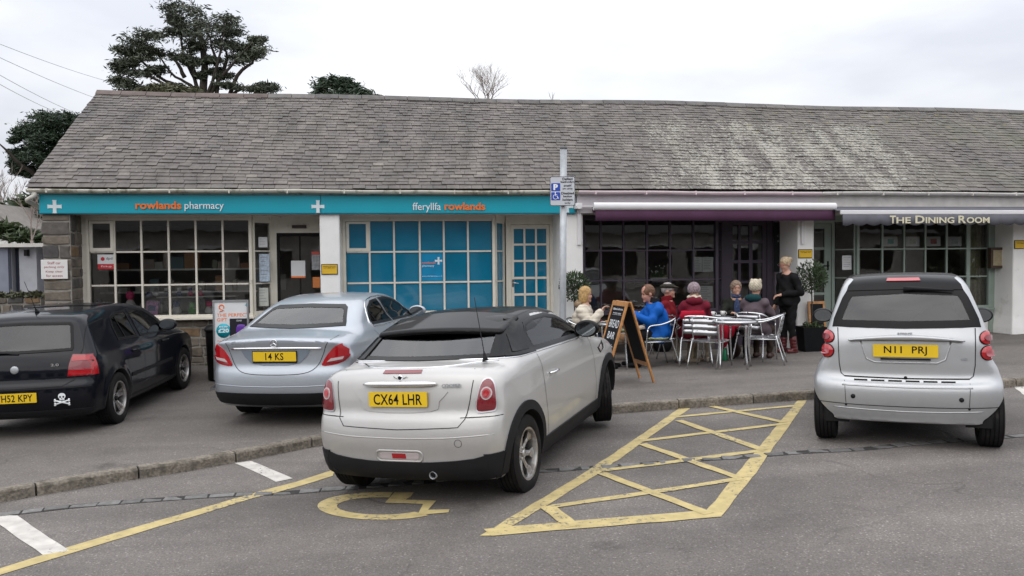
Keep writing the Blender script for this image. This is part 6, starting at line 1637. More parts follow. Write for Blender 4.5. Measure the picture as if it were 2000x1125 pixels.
MT['mirror'] = mat('mirror glass', (.30, .33, .35), .06, metal=1, var=0)
def seats(c, ys, z0, ztop, xs=(-.36, .36), w_=.24):
    for y in ys:
        for x in xs:
            e = empty('seat', (x, y, 0), 0, c.T)
            def f(P): return smin(smax(np.abs(P[:, 0])-w_, ellipsoid(P, (0, .0, z0+(ztop-z0)*.35), (w_*1.2, .09, (ztop-z0)*.62)), .06), ellipsoid(P, (0, .02, ztop-.08), (.12, .055, .10)), .03)
            sdf_object('backrest', f, (-.35, -.2, z0-.1), (.35, .2, ztop+.1), .025, MT['seat'], e)
# ---------------------------------------------------------------- silver-white small coupe (the nearest car)
white_silver = paint('warm silver white paint', (.50, .49, .475), .35, .38, .35)
prof = [(.06, .25), (.015, .42), (.0, .55), (.03, .68), (.07, .74), (.09, .86), (.13, .99), (.21, 1.05), (.34, 1.065), (.48, 1.08), (.66, 1.17), (.88, 1.285), (1.08, 1.35), (1.35, 1.37), (1.70, 1.375), (2.05, 1.33), (2.35, 1.20), (2.62, 1.04), (2.80, .965), (3.10, .93), (3.40, .88), (3.60, .80), (3.70, .66), (3.72, .45), (3.68, .28), (3.5, .2), (2.5, .18), (1.2, .18), (.3, .2)]
def fl(yc, w_, amp, r): return lambda x, y, z, d: d-amp*np.exp(-((np.hypot(y-yc, z-r)-.36)/w_)**2)
def mini_extra(d, x, y, z):
    for yc in (.60, 3.067): d = d-.022*np.exp(-((y-yc)/.36)**2)*np.exp(-((z-.45)/.30)**2)*(x > .4)
    return d
C1 = Car('parked_car', 'silver white two door coupe with black roof parked nearest the viewer in the disabled bay', prof,
         [(-.3, .76), (0, .775), (.35, .822), (.8, .835), (2.0, .838), (3.0, .835), (3.4, .80), (3.8, .70)],
         [(.0, .06), (.2, .045), (.35, .015), (.5, .0), (.76, .0), (.92, .018), (1.01, .05), (1.06, .10), (1.18, .165), (1.3, .22), (1.4, .28)], 2.467, .60, .305, .19, plan=(.16, .30), crown=.05, k=.07, kb=.12, paintm=white_silver, zf=.93, belt=1.0, extra=mini_extra)
C = C1
# black roof cap and spoiler
rfp = [(-.60, .86), (-.50, .80), (0, .78), (.5, .80), (.60, .86), (.665, .95), (.66, 1.4), (.63, 1.8), (.57, 2.2), (.54, 2.3), (0, 2.36), (-.54, 2.3), (-.57, 2.2), (-.63, 1.8), (-.66, 1.4), (-.665, .95)]
MT['black_gloss'] = paint('gloss black paint', (.005, .005, .006), 0, .35, .0, .38)
C.patch('roof_panel', rfp, 'top', MT['black_gloss'], off=.006, th=.02, step=.07)
# black side upper (pillar) drawn in side view
pl = [(.60, 1.06), (1.0, 1.02), (1.45, .99), (1.45, 1.40), (1.0, 1.40), (.85, 1.32), (.72, 1.22)]
def sp_f(P):
    x, y, z = np.abs(P[:, 0]), P[:, 1], P[:, 2]; yy = .50+.30*(x/.6)**4*.5
    d = smax(np.abs(z-(1.268+.20*(y-.74)-.05*(x/.6)**2))-.026, np.abs(y-(1.0+.08*(x/.6)**2))-.26, .04); return smax(d, x-.60, .05)
sdf_object('spoiler', sp_f, (-.72, .40, 1.05), (.72, 1.2, 1.4), .014, MT['black_gloss'], C.T)
# rear screen, side windows, windscreen
rw = [(-.61, 1.075), (0, 1.072), (.61, 1.075), (.585, 1.15), (.555, 1.245), (0, 1.275), (-.555, 1.245), (-.585, 1.15)]
C.window('rear_window', rw, 'rear', border=.024)
for sd in (1, -1):
    C.patch('roof_corner', [(sd*a, b) for a, b in [(.575, 1.075), (.74, 1.068), (.72, 1.12), (.66, 1.22), (.60, 1.29), (.53, 1.25)]], 'rear', MT['black_gloss'], off=.013, th=.03, step=.03)
    C.patch('roof_side', [(.47, 1.082), (.78, 1.055), (1.12, 1.035), (1.12, 1.40), (.95, 1.37), (.76, 1.30), (.60, 1.19)], 'side', MT['black_gloss'], off=.012, th=.03, step=.03, side=sd)
    C.patch('quarter_window', [(.72, 1.085), (1.02, 1.07), (1.02, 1.20), (.86, 1.215)], 'side', MT['frit'], off=.017, side=sd)
    C.window('side_window', [(1.12, 1.045), (2.46, 1.00), (2.40, 1.07), (2.20, 1.18), (2.0, 1.255), (1.75, 1.295), (1.45, 1.30), (1.22, 1.275), (1.13, 1.20)], 'side', MT['car_glass_side'], border=.035, side=sd)
C.window('windscreen', [(-.60, 1.02), (.60, 1.02), (.52, 1.26), (0, 1.29), (-.52, 1.26)], 'front', border=.035)
for sd in (1, -1):
    C.strip('waist_trim', [(.46, 1.075), (.8, 1.045), (1.5, 1.02), (2.5, .985)], 'side', .007, MT['chrome'], side=sd)
C.strip('waist_trim', [(-.66, 1.055), (-.3, 1.053), (0, 1.052), (.3, 1.053), (.66, 1.055)], 'rear', .007, MT['chrome'])
# boot lid seam, lamp, handle bar
boot = [(-.575, 1.035), (-.60, .96), (-.58, .82), (-.55, .69), (-.50, .635), (0, .62), (.50, .635), (.55, .69), (.58, .82), (.60, .96), (.575, 1.035)]
C.seam('panel_gap', boot, 'rear', .006)
C.patch('brake_light', [(-.17, 1.022), (.17, 1.022), (.165, 1.042), (-.165, 1.042)], 'rear', MT['dark_red_lens'], off=.006)
# chrome handle bar
mb = MB(); vs_ = []; n = 20; rings = []
for i in range(n+1):
    x = -.32+.64*i/n; t = 1-abs(x/.32)**6*.6; h_, _ = C.pj(x, .94, 'rear'); y = h_.y
    for a in [2*PI*j/12 for j in range(12)]: rings.append((x, y-.018+.026*math.cos(a)*t, .952+.022*math.sin(a)*t))
fs = [(i*12+j, i*12+(j+1) % 12, (i+1)*12+(j+1) % 12, (i+1)*12+j) for i in range(n) for j in range(12)]; fs += [tuple(range(12))[::-1], tuple(n*12+j for j in range(12))]
mb.add(rings, fs, True); mb.build('boot_handle', MT['chrome'], C.T)
h_, _ = C.pj(0, .80, 'rear')
C.patch('plate_recess', sp2([(-.36, .915), (.36, .915), (.34, .82), (.27, .745), (-.27, .745), (-.34, .82)], 3), 'rear', white_silver, off=.007, th=.014)
C.plate('CX64 LHR', -.255, .255, .785, .898, h_.y-.014, -.08)
# badge
q, _ = C.pj(0, 1.0, 'rear'); b_ = empty('badge', (0, q.y-.004, .996), 0, C.T)
MB().lathe([(0, -.012), (.018, -.012), (.024, -.006), (.024, 0)], 20, 'y').build('roundel', MT['chrome'], b_)
MB().lathe([(0, -.0135), (.015, -.0135), (.015, -.011)], 20, 'y').build('roundel_centre', MT['ink'], b_)
mb = MB()
for sd in (-1, 1): mb.prism([(sd*.022, -.006), (sd*.06, .012), (sd*.055, .003), (sd*.022, -.012)], 'y', -.008, -.002)
mb.build('wing_emblem', MT['chrome'], b_)
q, _ = C.pj(.44, .90, 'rear'); o = text('lettering', 'COOPER', MT['steel'], C.T, (.44, q.y-.006, .92), width=.15, height=.03, depth=.006, bold=.01, shear=.25); o.rotation_euler = (0, 0, .10)
# rear lamps
for sd in (1, -1):
    lp = [(sd*a, b) for a, b in sp2([(.635, .73), (.735, .73), (.765, .75), (.765, .83), (.75, .93), (.71, .975), (.665, .955), (.64, .88), (.625, .79)], 3)]
    base = C.patch('tail_light', lp, 'rear', MT['alu_sheet'], off=.010, th=.03, step=.04)
    A = np.array(lp); ctr = A.mean(0); inn = [tuple(ctr+(np.array(p)-ctr)*.91) for p in lp]
    C.patch('red_lens', inn, 'rear', MT['dark_red_lens'], off=.015, th=.01, parent=base, bulge=.010, step=.03)
    cx_, cz_ = sd*.698, .865
    for rr, m_, of in ((.046, MT['clear_lens'], .028), (.036, MT['pink_lens'], .031), (.024, MT['red_lens'], .034)):
        C.patch('lamp_ring', [(cx_+rr*math.cos(a)*.85, cz_+rr*math.sin(a)) for a in [2*PI*i/18 for i in range(18)]], 'rear', m_, off=of, th=.006, parent=base, step=.04)
# bumper seams
C.seam('panel_gap', [(-.80, .70), (-.56, .70)], 'rear', .006); C.seam('panel_gap', [(.56, .70), (.80, .70)], 'rear', .006)
C.strip('bumper_crease', [(-.76, .575), (-.4, .56), (0, .555), (.4, .56), (.76, .575)], 'rear', .006, white_silver, off=-.003)
for sd in (1, -1):
    C.seam('panel_gap', [(.03, .70), (.22, .70)], 'side', .006, side=sd)
# black lower bumper
lb = sp2([(-.83, .44), (-.60, .40), (-.28, .375), (0, .37), (.28, .375), (.60, .40), (.83, .44), (.81, .29), (.66, .235), (0, .225), (-.66, .235), (-.81, .29)], 2)
C.patch('lower_bumper', lb, 'rear', MT['trim'], off=.012, th=.03)
fgl = C.patch('fog_light', rrect(-.17, .17, .395, .445, .02), 'rear', MT['clear_lens'], off=.004, th=.02)
C.patch('fog_light_centre', rrect(-.06, .06, .40, .44, .004), 'rear', MT['red_lens'], off=.006, th=.004, parent=fgl)
C.strip('fog_surround', rrect(-.20, .20, .378, .46, .035), 'rear', .008, white_silver, closed=True, off=.0)
mb = MB(); mb.lathe([(.025, -.05), (.029, -.054), (.031, .1), (.027, .1), (.025, -.04)], 20, 'y', Matrix.Translation((.27, .075, .275)), closed=True); mb.build('exhaust', MT['steel'], C.T)
MB().lathe([(0, -.01), (.026, -.01)], 20, 'y', Matrix.Translation((.27, .085, .275))).build('exhaust_bore', MT['gap'], C.T)
q, nn = C.pj(.50, .46, 'rear'); C.seam('towing_cap', [(.50+.028*math.cos(a), .52+.028*math.sin(a)) for a in [2*PI*i/16 for i in range(16)]], 'rear', .003, closed=True)
# arch trims, sills
for sd in (1, -1):
    for yc in (.60, 3.067):
        o_, i_ = .42, .345
        if yc < 1: a0, a1 = -.35, PI+.12
        else: a0, a1 = -.12, PI+.35
        n = 26; ring = [(yc+o_*math.cos(a0+(a1-a0)*i/n), .305+o_*math.sin(a0+(a1-a0)*i/n)*1.0) for i in range(n+1)]+[(yc+i_*math.cos(a1-(a1-a0)*i/n), .305+i_*math.sin(a1-(a1-a0)*i/n)) for i in range(n+1)]
        C.patch('wheel_arch', ring, 'side', MT['trim'], off=.016, th=.05, side=sd, step=.2)
    C.patch('sill', [(.98, .195), (2.70, .195), (2.72, .33), (.96, .33)], 'side', MT['trim'], off=.014, th=.03, side=sd)
    C.patch('bumper_corner', [(-.02, .24), (.20, .24), (.22, .43), (.02, .43)], 'side', MT['trim'], off=.013, th=.03, side=sd)
    C.seam('panel_gap', [(1.10, 1.02), (1.08, .75), (1.10, .45), (1.12, .34)], 'side', .005, side=sd)
    C.seam('panel_gap', [(2.50, .97), (2.56, .75), (2.58, .5), (2.56, .34)], 'side', .005, side=sd)
    q, nn = C.pj(1.24, .83, 'side', sd)
    mb = MB(); mb.tube(smooth_path([q+nn*.004, q+nn*.03+Vector((0, .03, 0)), q+nn*.036+Vector((0, .10, .0)), q+nn*.03+Vector((0, .16, 0)), q+nn*.004+Vector((0, .18, 0))], 3), .010, 8); mb.build('door_handle', MT['chrome'], C.T)
    q, nn = C.pj(2.85, .80, 'side', sd); C.patch('side_scuttle', [(2.74, .83), (2.95, .88), (2.93, .80), (2.80, .77)], 'side', MT['trim'], off=.006, side=sd)
    C.patch('side_repeater', [(2.77, .82), (2.86, .85), (2.87, .81), (2.80, .785)], 'side', MT['clear_lens'], off=.012, side=sd)
    C.mirror(2.27, 1.05, sd, MT['black_gloss'], .20, .135, .12)
# fuel / aerial
MB().lathe([(.028, 0), (.016, .03), (.006, .07), (.004, .09), (.003, .50), (0, .50)], 8, 'z', Matrix.Translation((.585, .46, 1.065)) @ Matrix.Rotation(-.13, 4, 'Y') @ Matrix.Rotation(-.05, 4, 'X')).build('aerial', MT['trim'], C.T)
for x_, y_, st in ((.745, .60, 0), (-.745, .60, 0), (.73, 3.067, .36), (-.73, 3.067, .36)): C.wheel(x_, y_, 'mini', st, .195, .185)
C.finish(.745, .352); seats(C, (1.45,), .6, 1.20)
MB().box(-.62, .62, 2.15, 2.5, .9, 1.0).build('dashboard', MT['cabin'], C.T)
C.T.rotation_euler = (0, 0, -math.radians(23))
def place(C, wx, wy, x, y, rz, gzf=gz, roll=0):
    """put car so that its local point (wx,wy) is over world (x,y); level it on the ground under its wheels"""
    R = Matrix.Rotation(rz, 4, 'Z'); o = Vector((x, y, 0))-R @ Vector((wx, wy, 0))
    def g(lx, ly): p = R @ Vector((lx, ly, 0))+o; return gzf(p.x, p.y)
    t = .70; zr = (g(t, C.ro)+g(-t, C.ro))/2; zf = (g(t, C.ro+C.wb)+g(-t, C.ro+C.wb))/2; zl = (g(-t, C.ro)+g(-t, C.ro+C.wb))/2; zR = (g(t, C.ro)+g(t, C.ro+C.wb))/2
    px_ = math.atan2(zf-zr, C.wb); py_ = math.atan2(zR-zl, 2*t)+roll
    M = R @ Matrix.Rotation(px_, 4, 'X') @ Matrix.Rotation(-py_, 4, 'Y'); C.T.rotation_euler = M.to_euler()
    zc = (zr+zf)/2 - math.sin(px_)*(C.ro+C.wb/2); C.T.location = (o.x, o.y, zc)
_a = ground(1014, 954, road_z); _b = ground(1176, 838, road_z); 
place(C1, .745, .60, _a.x, _a.y, -math.radians(22), roll=.024); C1.T.scale = (1.025, 1.01, 1.035)
# ---------------------------------------------------------------- dark hatchback on the left
navy = paint('very dark navy paint', (.0045, .0055, .0095), 0, .35, .05, .6)
prof = [(.10, .24), (.03, .34), (.0, .46), (.01, .60), (.05, .66), (.07, .80), (.11, .93), (.17, 1.02), (.28, 1.22), (.36, 1.345), (.50, 1.40), (.95, 1.435), (1.6, 1.445), (2.1, 1.42), (2.45, 1.33), (2.80, 1.14), (3.05, 1.02), (3.25, .98), (3.65, .91), (3.95, .83), (4.08, .72), (4.14, .55), (4.12, .35), (4.0, .24), (2.8, .2), (1.2, .2), (.4, .22)]
def golf_extra(d, x, y, z):
    for yc in (.78, 3.29): d = d-.012*np.exp(-((np.hypot(y-yc, z-.316)-.37)/.05)**2)*(x > .5)*(z > .25)
    return d
C2 = Car('parked_car', 'black five door hatchback with a skull and crossbones sticker parked at the left edge', prof,
         [(-.3, .78), (0, .80), (.35, .845), (.9, .862), (2.2, .866), (3.3, .855), (3.8, .82), (4.3, .72)],
         [(.0, .06), (.22, .04), (.4, .005), (.6, .0), (.78, .0), (.90, .018), (.97, .05), (1.1, .11), (1.3, .20), (1.45, .29)], 2.511, .78, .316, .195, plan=(.15, .32), crown=.05, k=.08, kb=.09, paintm=navy, zf=.90, belt=.96, extra=golf_extra)
C = C2
C.window('rear_window', [(-.585, .985), (0, .975), (.585, .985), (.595, 1.02), (.545, 1.27), (.52, 1.30), (0, 1.315), (-.52, 1.30), (-.545, 1.27), (-.595, 1.02)], 'rear', MT['car_glass_deep'], border=.03)
C.seam('panel_gap', [(-.66, 1.30), (-.69, 1.0), (-.66, .86), (-.63, .66), (-.52, .60), (0, .59), (.52, .60), (.63, .66), (.66, .86), (.69, 1.0), (.66, 1.30)], 'rear', .007)
for sd in (1, -1):
    C.window('side_window', [(.98, 1.005), (1.60, .985), (1.60, 1.345), (1.30, 1.345), (1.08, 1.30), (1.0, 1.2)], 'side', MT['car_glass_side'], border=.03, side=sd)
    C.window('side_window', [(1.68, .983), (2.68, .955), (2.62, 1.05), (2.42, 1.20), (2.16, 1.32), (1.95, 1.345), (1.68, 1.345)], 'side', MT['car_glass_side'], border=.03, side=sd)
    C.patch('window_divider', [(1.215, 1.02), (1.24, 1.02), (1.20, 1.33), (1.178, 1.32)], 'side', MT['frit'], off=.008, side=sd)
    C.seam('panel_gap', [(1.64, 1.37), (1.64, .98), (1.66, .7), (1.66, .30)], 'side', .006, side=sd)
    C.seam('panel_gap', [(2.72, .96), (2.76, .7), (2.76, .30)], 'side', .006, side=sd)
    C.seam('panel_gap', [(.95, 1.0), (1.08, .82), (1.13, .62), (1.14, .45), (1.18, .30)], 'side', .006, side=sd)
    C.patch('rub_strip', [(1.20, .52), (2.74, .52), (2.74, .565), (1.20, .565)], 'side', MT['trim'], off=.010, side=sd)
    C.patch('sill', [(1.15, .20), (2.9, .20), (2.9, .285), (1.15, .285)], 'side', MT['trim'], off=.004, side=sd)
    for yy in (1.36, 2.46):
        q, nn = C.pj(yy, .84, 'side', sd); C.patch('handle_cup', [(yy-.1, .81), (yy+.1, .81), (yy+.1, .87), (yy-.1, .87)], 'side', MT['gap'], off=.002, side=sd)
        MB().tube([q+nn*.002+Vector((0, -.1, 0)), q+nn*.03+Vector((0, -.07, 0)), q+nn*.03+Vector((0, .07, 0)), q+nn*.002+Vector((0, .1, 0))], .014, 8).build('door_handle', navy, C.T)
    C.mirror(2.50, 1.03, sd, navy, .21, .13, .11, shell=navy)
    tl = [(sd*a, b) for a, b in [(.56, .70), (.835, .70), (.845, .81), (.82, .93), (.60, .945), (.575, .84)]]
    base = C.patch('tail_light', tl, 'rear', MT['dark_red_lens'], off=.006, th=.02)
    C.patch('red_lens', [(sd*a, b) for a, b in [(.57, .71), (.832, .71), (.838, .77), (.572, .77)]], 'rear', MT['red_lens'], off=.011, th=.008, parent=base)
    C.patch('red_lens', [(sd*a, b) for a, b in [(.595, .87), (.822, .87), (.812, .918), (.61, .93)]], 'rear', MT['red_lens'], off=.011, th=.008, parent=base)
    C.patch('tail_light_side', [(.12, .70), (.27, .70), (.26, .81), (.25, .92), (.19, .92), (.15, .81)], 'side', MT['red_lens'], off=.006, side=sd)
C.window('windscreen', [(-.62, 1.02), (.62, 1.02), (.54, 1.32), (0, 1.35), (-.54, 1.32)], 'front', border=.03)
C.patch('bumper_strip', [(-.80, .575), (.80, .575), (.80, .592), (-.80, .592)], 'rear', MT['trim'], off=.006)
C.patch('lower_bumper', [(-.78, .22), (.78, .22), (.80, .33), (-.80, .33)], 'rear', MT['trim'], off=.008)
q, _ = C.pj(0, .49, 'rear'); C.plate('WH52 KPY', -.26, .26, .435, .546, q.y-.008, 0, frac=.84)
q, _ = C.pj(.43, .84, 'rear'); text('lettering', '2.0', MT['chrome'], C.T, (.43, q.y-.004, .825), width=.09, height=.03, depth=.004, bold=.02)
q, _ = C.pj(0, .80, 'rear'); MB().lathe([(0, -.012), (.035, -.012), (.045, -.006), (.045, .01)], 24, 'y', Matrix.Translation((0, q.y-.002, .80))).build('round_badge', MT['steel'], C.T)
# skull and crossbones sticker
q, nn = C.pj(.52, .47, 'rear'); sk = empty('skull_sticker', (.52, q.y-.012, .46), 0, C.T); sk.rotation_euler = (0, 0, .06)
mb = MB(); mb.prism([(.040*math.cos(a), .030+.036*math.sin(a)) for a in [2*PI*i/20 for i in range(20)]], 'y', -.002, .004); mb.prism([(-.024, -.018), (.024, -.018), (.026, .01), (-.026, .01)], 'y', -.0022, .004)
mb.build('skull', MT['white_letter'], sk)
mb = MB()
for sd in (-1, 1):
    a = Vector((-.075*sd, 0, -.062)); b = Vector((.075*sd, 0, -.018)); mb.tube([a, b], .0085, 6)
    for p in (a, b):
        for dz in (-.009, .009): mb.lathe([(0, -.003), (.011, -.002), (.011, .003), (0, .003)], 8, 'y', Matrix.Translation(p+Vector((0, 0, dz))))
mb.build('crossed_bones', MT['white_letter'], sk)
mb = MB()
for sd in (-1, 1): mb.prism([(sd*.017+.010*math.cos(a), .022+.011*math.sin(a)) for a in [2*PI*i/12 for i in range(12)]], 'y', -.0032, -.0025)
mb.prism([(-.006, .002), (.006, .002), (0, .013)], 'y', -.0032, -.0025)
for x_ in (-.012, -.004, .004, .012): mb.box(x_-.001, x_+.001, -.0032, -.0025, -.015, -.004)
mb.build('skull_face', MT['ink'], sk)
# wiper, roof aerial, roof item
q, _ = C.pj(0, 1.0, 'rear'); MB().tube([(.02, q.y-.02, .965), (-.1, q.y-.03, .99), (-.45, q.y-.02, .995)], [.016, .01, .006], 6).build('wiper', MT['trim'], C.T)
MB().lathe([(.030, 0), (.018, .03), (.007, .06), (.004, .09), (.003, .42), (0, .42)], 8, 'z', Matrix.Translation((.02, .62, 1.41)) @ Matrix.Rotation(.42, 4, 'X') @ Matrix.Rotation(-.1, 4, 'Y')).build('aerial', MT['trim'], C.T)
C.patch('sunroof', [(-.40, 1.25), (.40, 1.25), (.40, 1.9), (-.40, 1.9)], 'top', MT['black_gloss'], off=.008)
for x_, y_, st in ((.765, .78, 0), (-.765, .78, 0), (.76, 3.29, -.03), (-.76, 3.29, -.03)): C.wheel(x_, y_, 'split', st, .20, .195)
C.finish(.77, .36); seats(C, (1.3, 2.1), .6, 1.22); MB().box(-.65, .65, 2.45, 2.8, .85, .97).build('dashboard', MT['cabin'], C.T)
MB().lathe([(.18, -.012), (.192, 0), (.18, .012), (.168, 0)], 24, 'y', Matrix.Translation((.36, 2.4, .98)) @ Matrix.Rotation(.4, 4, 'X'), closed=True).build('steering_wheel', MT['trim'], C.T)
_a = ground(222, 826); _b = ground(350, 765); print('golf', _a, _b, (_b-_a).length, 0)
place(C2, .765, .78, _a.x, _a.y, math.radians(4.5))

# ---------------------------------------------------------------- silver blue saloon
silverblue = paint('pale blue silver paint', (.40, .435, .48), .55, .34, .2)
prof = [(.12, .28), (.03, .38), (.0, .50), (.02, .66), (.06, .76), (.07, .92), (.05, 1.035), (.07, 1.06), (.18, 1.08), (.42, 1.105), (.62, 1.135), (.92, 1.25), (1.25, 1.36), (1.62, 1.43), (2.1, 1.442), (2.6, 1.40), (3.0, 1.27), (3.35, 1.08), (3.55, 1.01), (4.1, .93), (4.45, .82), (4.62, .65), (4.66, .45), (4.6, .28), (4.4, .22), (3, .18), (1.3, .18), (.4, .21)]
def merc_extra(d, x, y, z):
    return d-.014*np.exp(-((z-.80-.04*np.clip(y-.5, 0, 3)*.5)/.07)**2)*(y > .25)*(x > .5)
C3 = Car('parked_car', 'pale blue silver saloon parked between the black hatchback and the white coupe', prof,
         [(-.3, .78), (0, .80), (.4, .865), (1.0, .895), (2.4, .902), (3.6, .885), (4.2, .83), (4.8, .70)],
         [(.0, .07), (.22, .05), (.4, .015), (.6, .0), (.84, .0), (.95, .022), (1.05, .075), (1.13, .15), (1.3, .24), (1.45, .34)], 2.84, 1.02, .325, .20, plan=(.22, .36), crown=.07, k=.09, kb=.10, paintm=silverblue, zf=.93, belt=.98, extra=merc_extra)
C = C3
rwp = [(-.62, 1.13), (0, 1.12), (.62, 1.13), (.60, 1.17), (.50, 1.315), (.44, 1.345), (0, 1.36), (-.44, 1.345), (-.50, 1.315), (-.60, 1.15)]
C.window('rear_window', rwp, 'rear', border=.035)
for sd in (1, -1):
    C.window('side_window', [(1.28, 1.08), (2.02, 1.05), (1.98, 1.36), (1.70, 1.355), (1.45, 1.29), (1.30, 1.17)], 'side', MT['car_glass_side'], border=.03, side=sd)
    C.window('side_window', [(2.08, 1.048), (3.10, 1.015), (3.0, 1.10), (2.78, 1.24), (2.52, 1.33), (2.32, 1.36), (2.06, 1.362)], 'side', MT['car_glass_side'], border=.03, side=sd)
    C.patch('window_divider', [(1.50, 1.085), (1.53, 1.085), (1.40, 1.25), (1.385, 1.235)], 'side', MT['frit'], off=.008, side=sd)
    C.strip('window_trim', sp2([(1.26, 1.06), (2.04, 1.033), (3.14, 1.0), (3.0, 1.13), (2.6, 1.33), (2.1, 1.385), (1.68, 1.375), (1.40, 1.30), (1.27, 1.17)], 2), 'side', .008, MT['chrome'], side=sd, closed=True)
    C.seam('panel_gap', [(2.04, 1.38), (2.04, 1.02), (2.06, .7), (2.06, .3)], 'side', .006, side=sd)
    C.seam('panel_gap', [(1.18, 1.02), (1.38, .85), (1.45, .6), (1.50, .3)], 'side', .006, side=sd)
    C.seam('panel_gap', [(3.12, .98), (3.18, .7), (3.18, .3)], 'side', .006, side=sd)
    for yy in (1.62, 2.6):
        q, nn = C.pj(yy, .90, 'side', sd); MB().tube([q+nn*.002+Vector((0, -.12, 0)), q+nn*.032+Vector((0, -.09, 0)), q+nn*.034+Vector((0, .06, 0)), q+nn*.002+Vector((0, .12, 0))], .014, 8).build('door_handle', MT['chrome'], C.T)
    C.seam('fuel_flap', [(.95+.09*math.cos(a), .80+.09*math.sin(a)) for a in [2*PI*i/20 for i in range(20)]], 'side', .004, side=sd, closed=True)
    C.mirror(2.98, 1.06, sd, silverblue, .21, .13, .12, shell=silverblue)
    tl = [(sd*a, b) for a, b in sp2([(.55, .745), (.70, .755), (.80, .80), (.845, .88), (.845, .965), (.79, .995), (.70, .965), (.63, .90), (.57, .815)], 3)]
    base = C.patch('tail_light', tl, 'rear', MT['red_lens'], off=.008, th=.02, bulge=.008)
    C.patch('reverse_lens', [(sd*a, b) for a, b in [(.60, .785), (.76, .81), (.775, .84), (.64, .825)]], 'rear', MT['clear_lens'], off=.018, th=.01, parent=base)
    C.patch('lamp_rib', [(sd*a, b) for a, b in [(.585, .762), (.77, .79), (.81, .83), (.80, .85), (.76, .805), (.59, .775)]], 'rear', MT['dark_red_lens'], off=.017, th=.008, parent=base)
C.window('windscreen', [(-.66, 1.06), (.66, 1.06), (.52, 1.34), (0, 1.37), (-.52, 1.34)], 'front', border=.03)
# boot lid
C.seam('panel_gap', sp2([(-.66, 1.06), (-.60, .98), (-.555, .86), (-.50, .75), (-.40, .68), (-.2, .655), (.2, .655), (.40, .68), (.50, .75), (.555, .86), (.60, .98), (.66, 1.06)], 3, False), 'rear', .007)
C.strip('boot_trim', [(-.545, .945), (-.3, .952), (0, .954), (.3, .952), (.545, .945)], 'rear', .013, MT['chrome'])
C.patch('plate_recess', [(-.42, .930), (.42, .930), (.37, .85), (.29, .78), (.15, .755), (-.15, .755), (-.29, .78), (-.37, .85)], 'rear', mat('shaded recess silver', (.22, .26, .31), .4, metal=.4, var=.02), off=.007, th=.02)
q, _ = C.pj(0, .86, 'rear'); C.plate('14 KS', -.26, .26, .805, .916, q.y-.012, 0, True, .42)
q, _ = C.pj(0, 1.01, 'rear'); st = empty('star_badge', (0, q.y-.012, 1.015), 0, C.T)
r_s = .042; MB().tube([(r_s*math.cos(a), 0, r_s*math.sin(a)) for a in [2*PI*i/24 for i in range(24)]], .004, 6, closed=True).build('ring', MT['chrome'], st)
mb = MB()
for a in (90, 210, 330):
    t = math.radians(a); mb.add([(0, -.005, 0), (.006*math.cos(t+PI/2), 0, .006*math.sin(t+PI/2)), (r_s*math.cos(t), -.001, r_s*math.sin(t)), (-.006*math.cos(t+PI/2), 0, -.006*math.sin(t+PI/2))], [(0, 2, 1), (0, 3, 2)])
mb.build('star', MT['chrome'], st)
q, _ = C.pj(-.47, .99, 'rear'); o = text('lettering', 'C220 d', MT['steel'], C.T, (-.46, q.y-.006, .985), width=.17, height=.028, depth=.004, bold=.015); o.rotation_euler = (0, 0, -.14)
C.patch('lower_bumper', sp2([(-.84, .43), (-.4, .44), (0, .44), (.4, .44), (.84, .43), (.82, .33), (.6, .30), (0, .29), (-.6, .30), (-.82, .33)], 2), 'rear', MT['trim'], off=.010, th=.03)
C.strip('bumper_crease', [(-.80, .53), (-.4, .52), (0, .515), (.4, .52), (.80, .53)], 'rear', .006, silverblue, off=-.002)
C.seam('panel_gap', [(.20, .70), (.95, .70)], 'side', .006) if False else None
for x_, y_ in ((.78, 1.02), (-.78, 1.02), (.78, 3.86), (-.78, 3.86)): C.wheel(x_, y_, 'multi', 0, .22, .205)
C.finish(.79, .365); seats(C, (1.75, 2.6), .6, 1.20); MB().box(-.66, .66, 2.95, 3.3, .9, 1.0).build('dashboard', MT['cabin'], C.T)
_a = ground(492, 805); 
place(C3, -.78, 1.02, _a.x, _a.y, -math.radians(8))

# ---------------------------------------------------------------- silver microcar at the right
silver = paint('bright silver paint', (.47, .48, .49), .55, .36, .35)
MT['smart_black'] = paint('satin black roof', (.010, .010, .011), 0, .4, .0, .4)
prof = [(.08, .235), (.03, .28), (.0, .40), (-.005, .50), (.01, .57), (.05, .605), (.08, .66), (.085, .78), (.10, .95), (.14, 1.06), (.23, 1.27), (.33, 1.445), (.42, 1.50), (.62, 1.535), (1.0, 1.542), (1.35, 1.50), (1.68, 1.34), (1.95, 1.12), (2.12, 1.0), (2.4, .90), (2.6, .74), (2.68, .55), (2.66, .35), (2.5, .22), (1.5, .19), (.5, .22)]
def smart_extra(d, x, y, z):
    d = d-.035*np.exp(-((y-.36)/.30)**2)*np.exp(-((z-.50)/.18)**2)*np.clip((x-.40)/.25, 0, 1)
    return d
C4 = Car('parked_car', 'silver two seat microcar seen square from behind at the right of the hatched bay', prof,
         [(-.3, .72), (0, .735), (.3, .745), (1.0, .745), (2.0, .74), (2.4, .68), (2.8, .58)],
         [(.0, .06), (.25, .03), (.4, .005), (.60, .0), (.72, .02), (.80, .060), (.90, .07), (1.03, .085), (1.2, .14), (1.4, .21), (1.55, .26)], 1.867, .42, .29, .20, plan=(.15, .35), crown=.05, k=.07, kb=.07, paintm=silver, zf=.90, belt=.98, extra=smart_extra)
C = C4
sw = [(-.60, 1.075), (0, 1.065), (.60, 1.075), (.585, 1.15), (.515, 1.33), (.47, 1.41), (0, 1.435), (-.47, 1.41), (-.515, 1.33), (-.585, 1.15)]
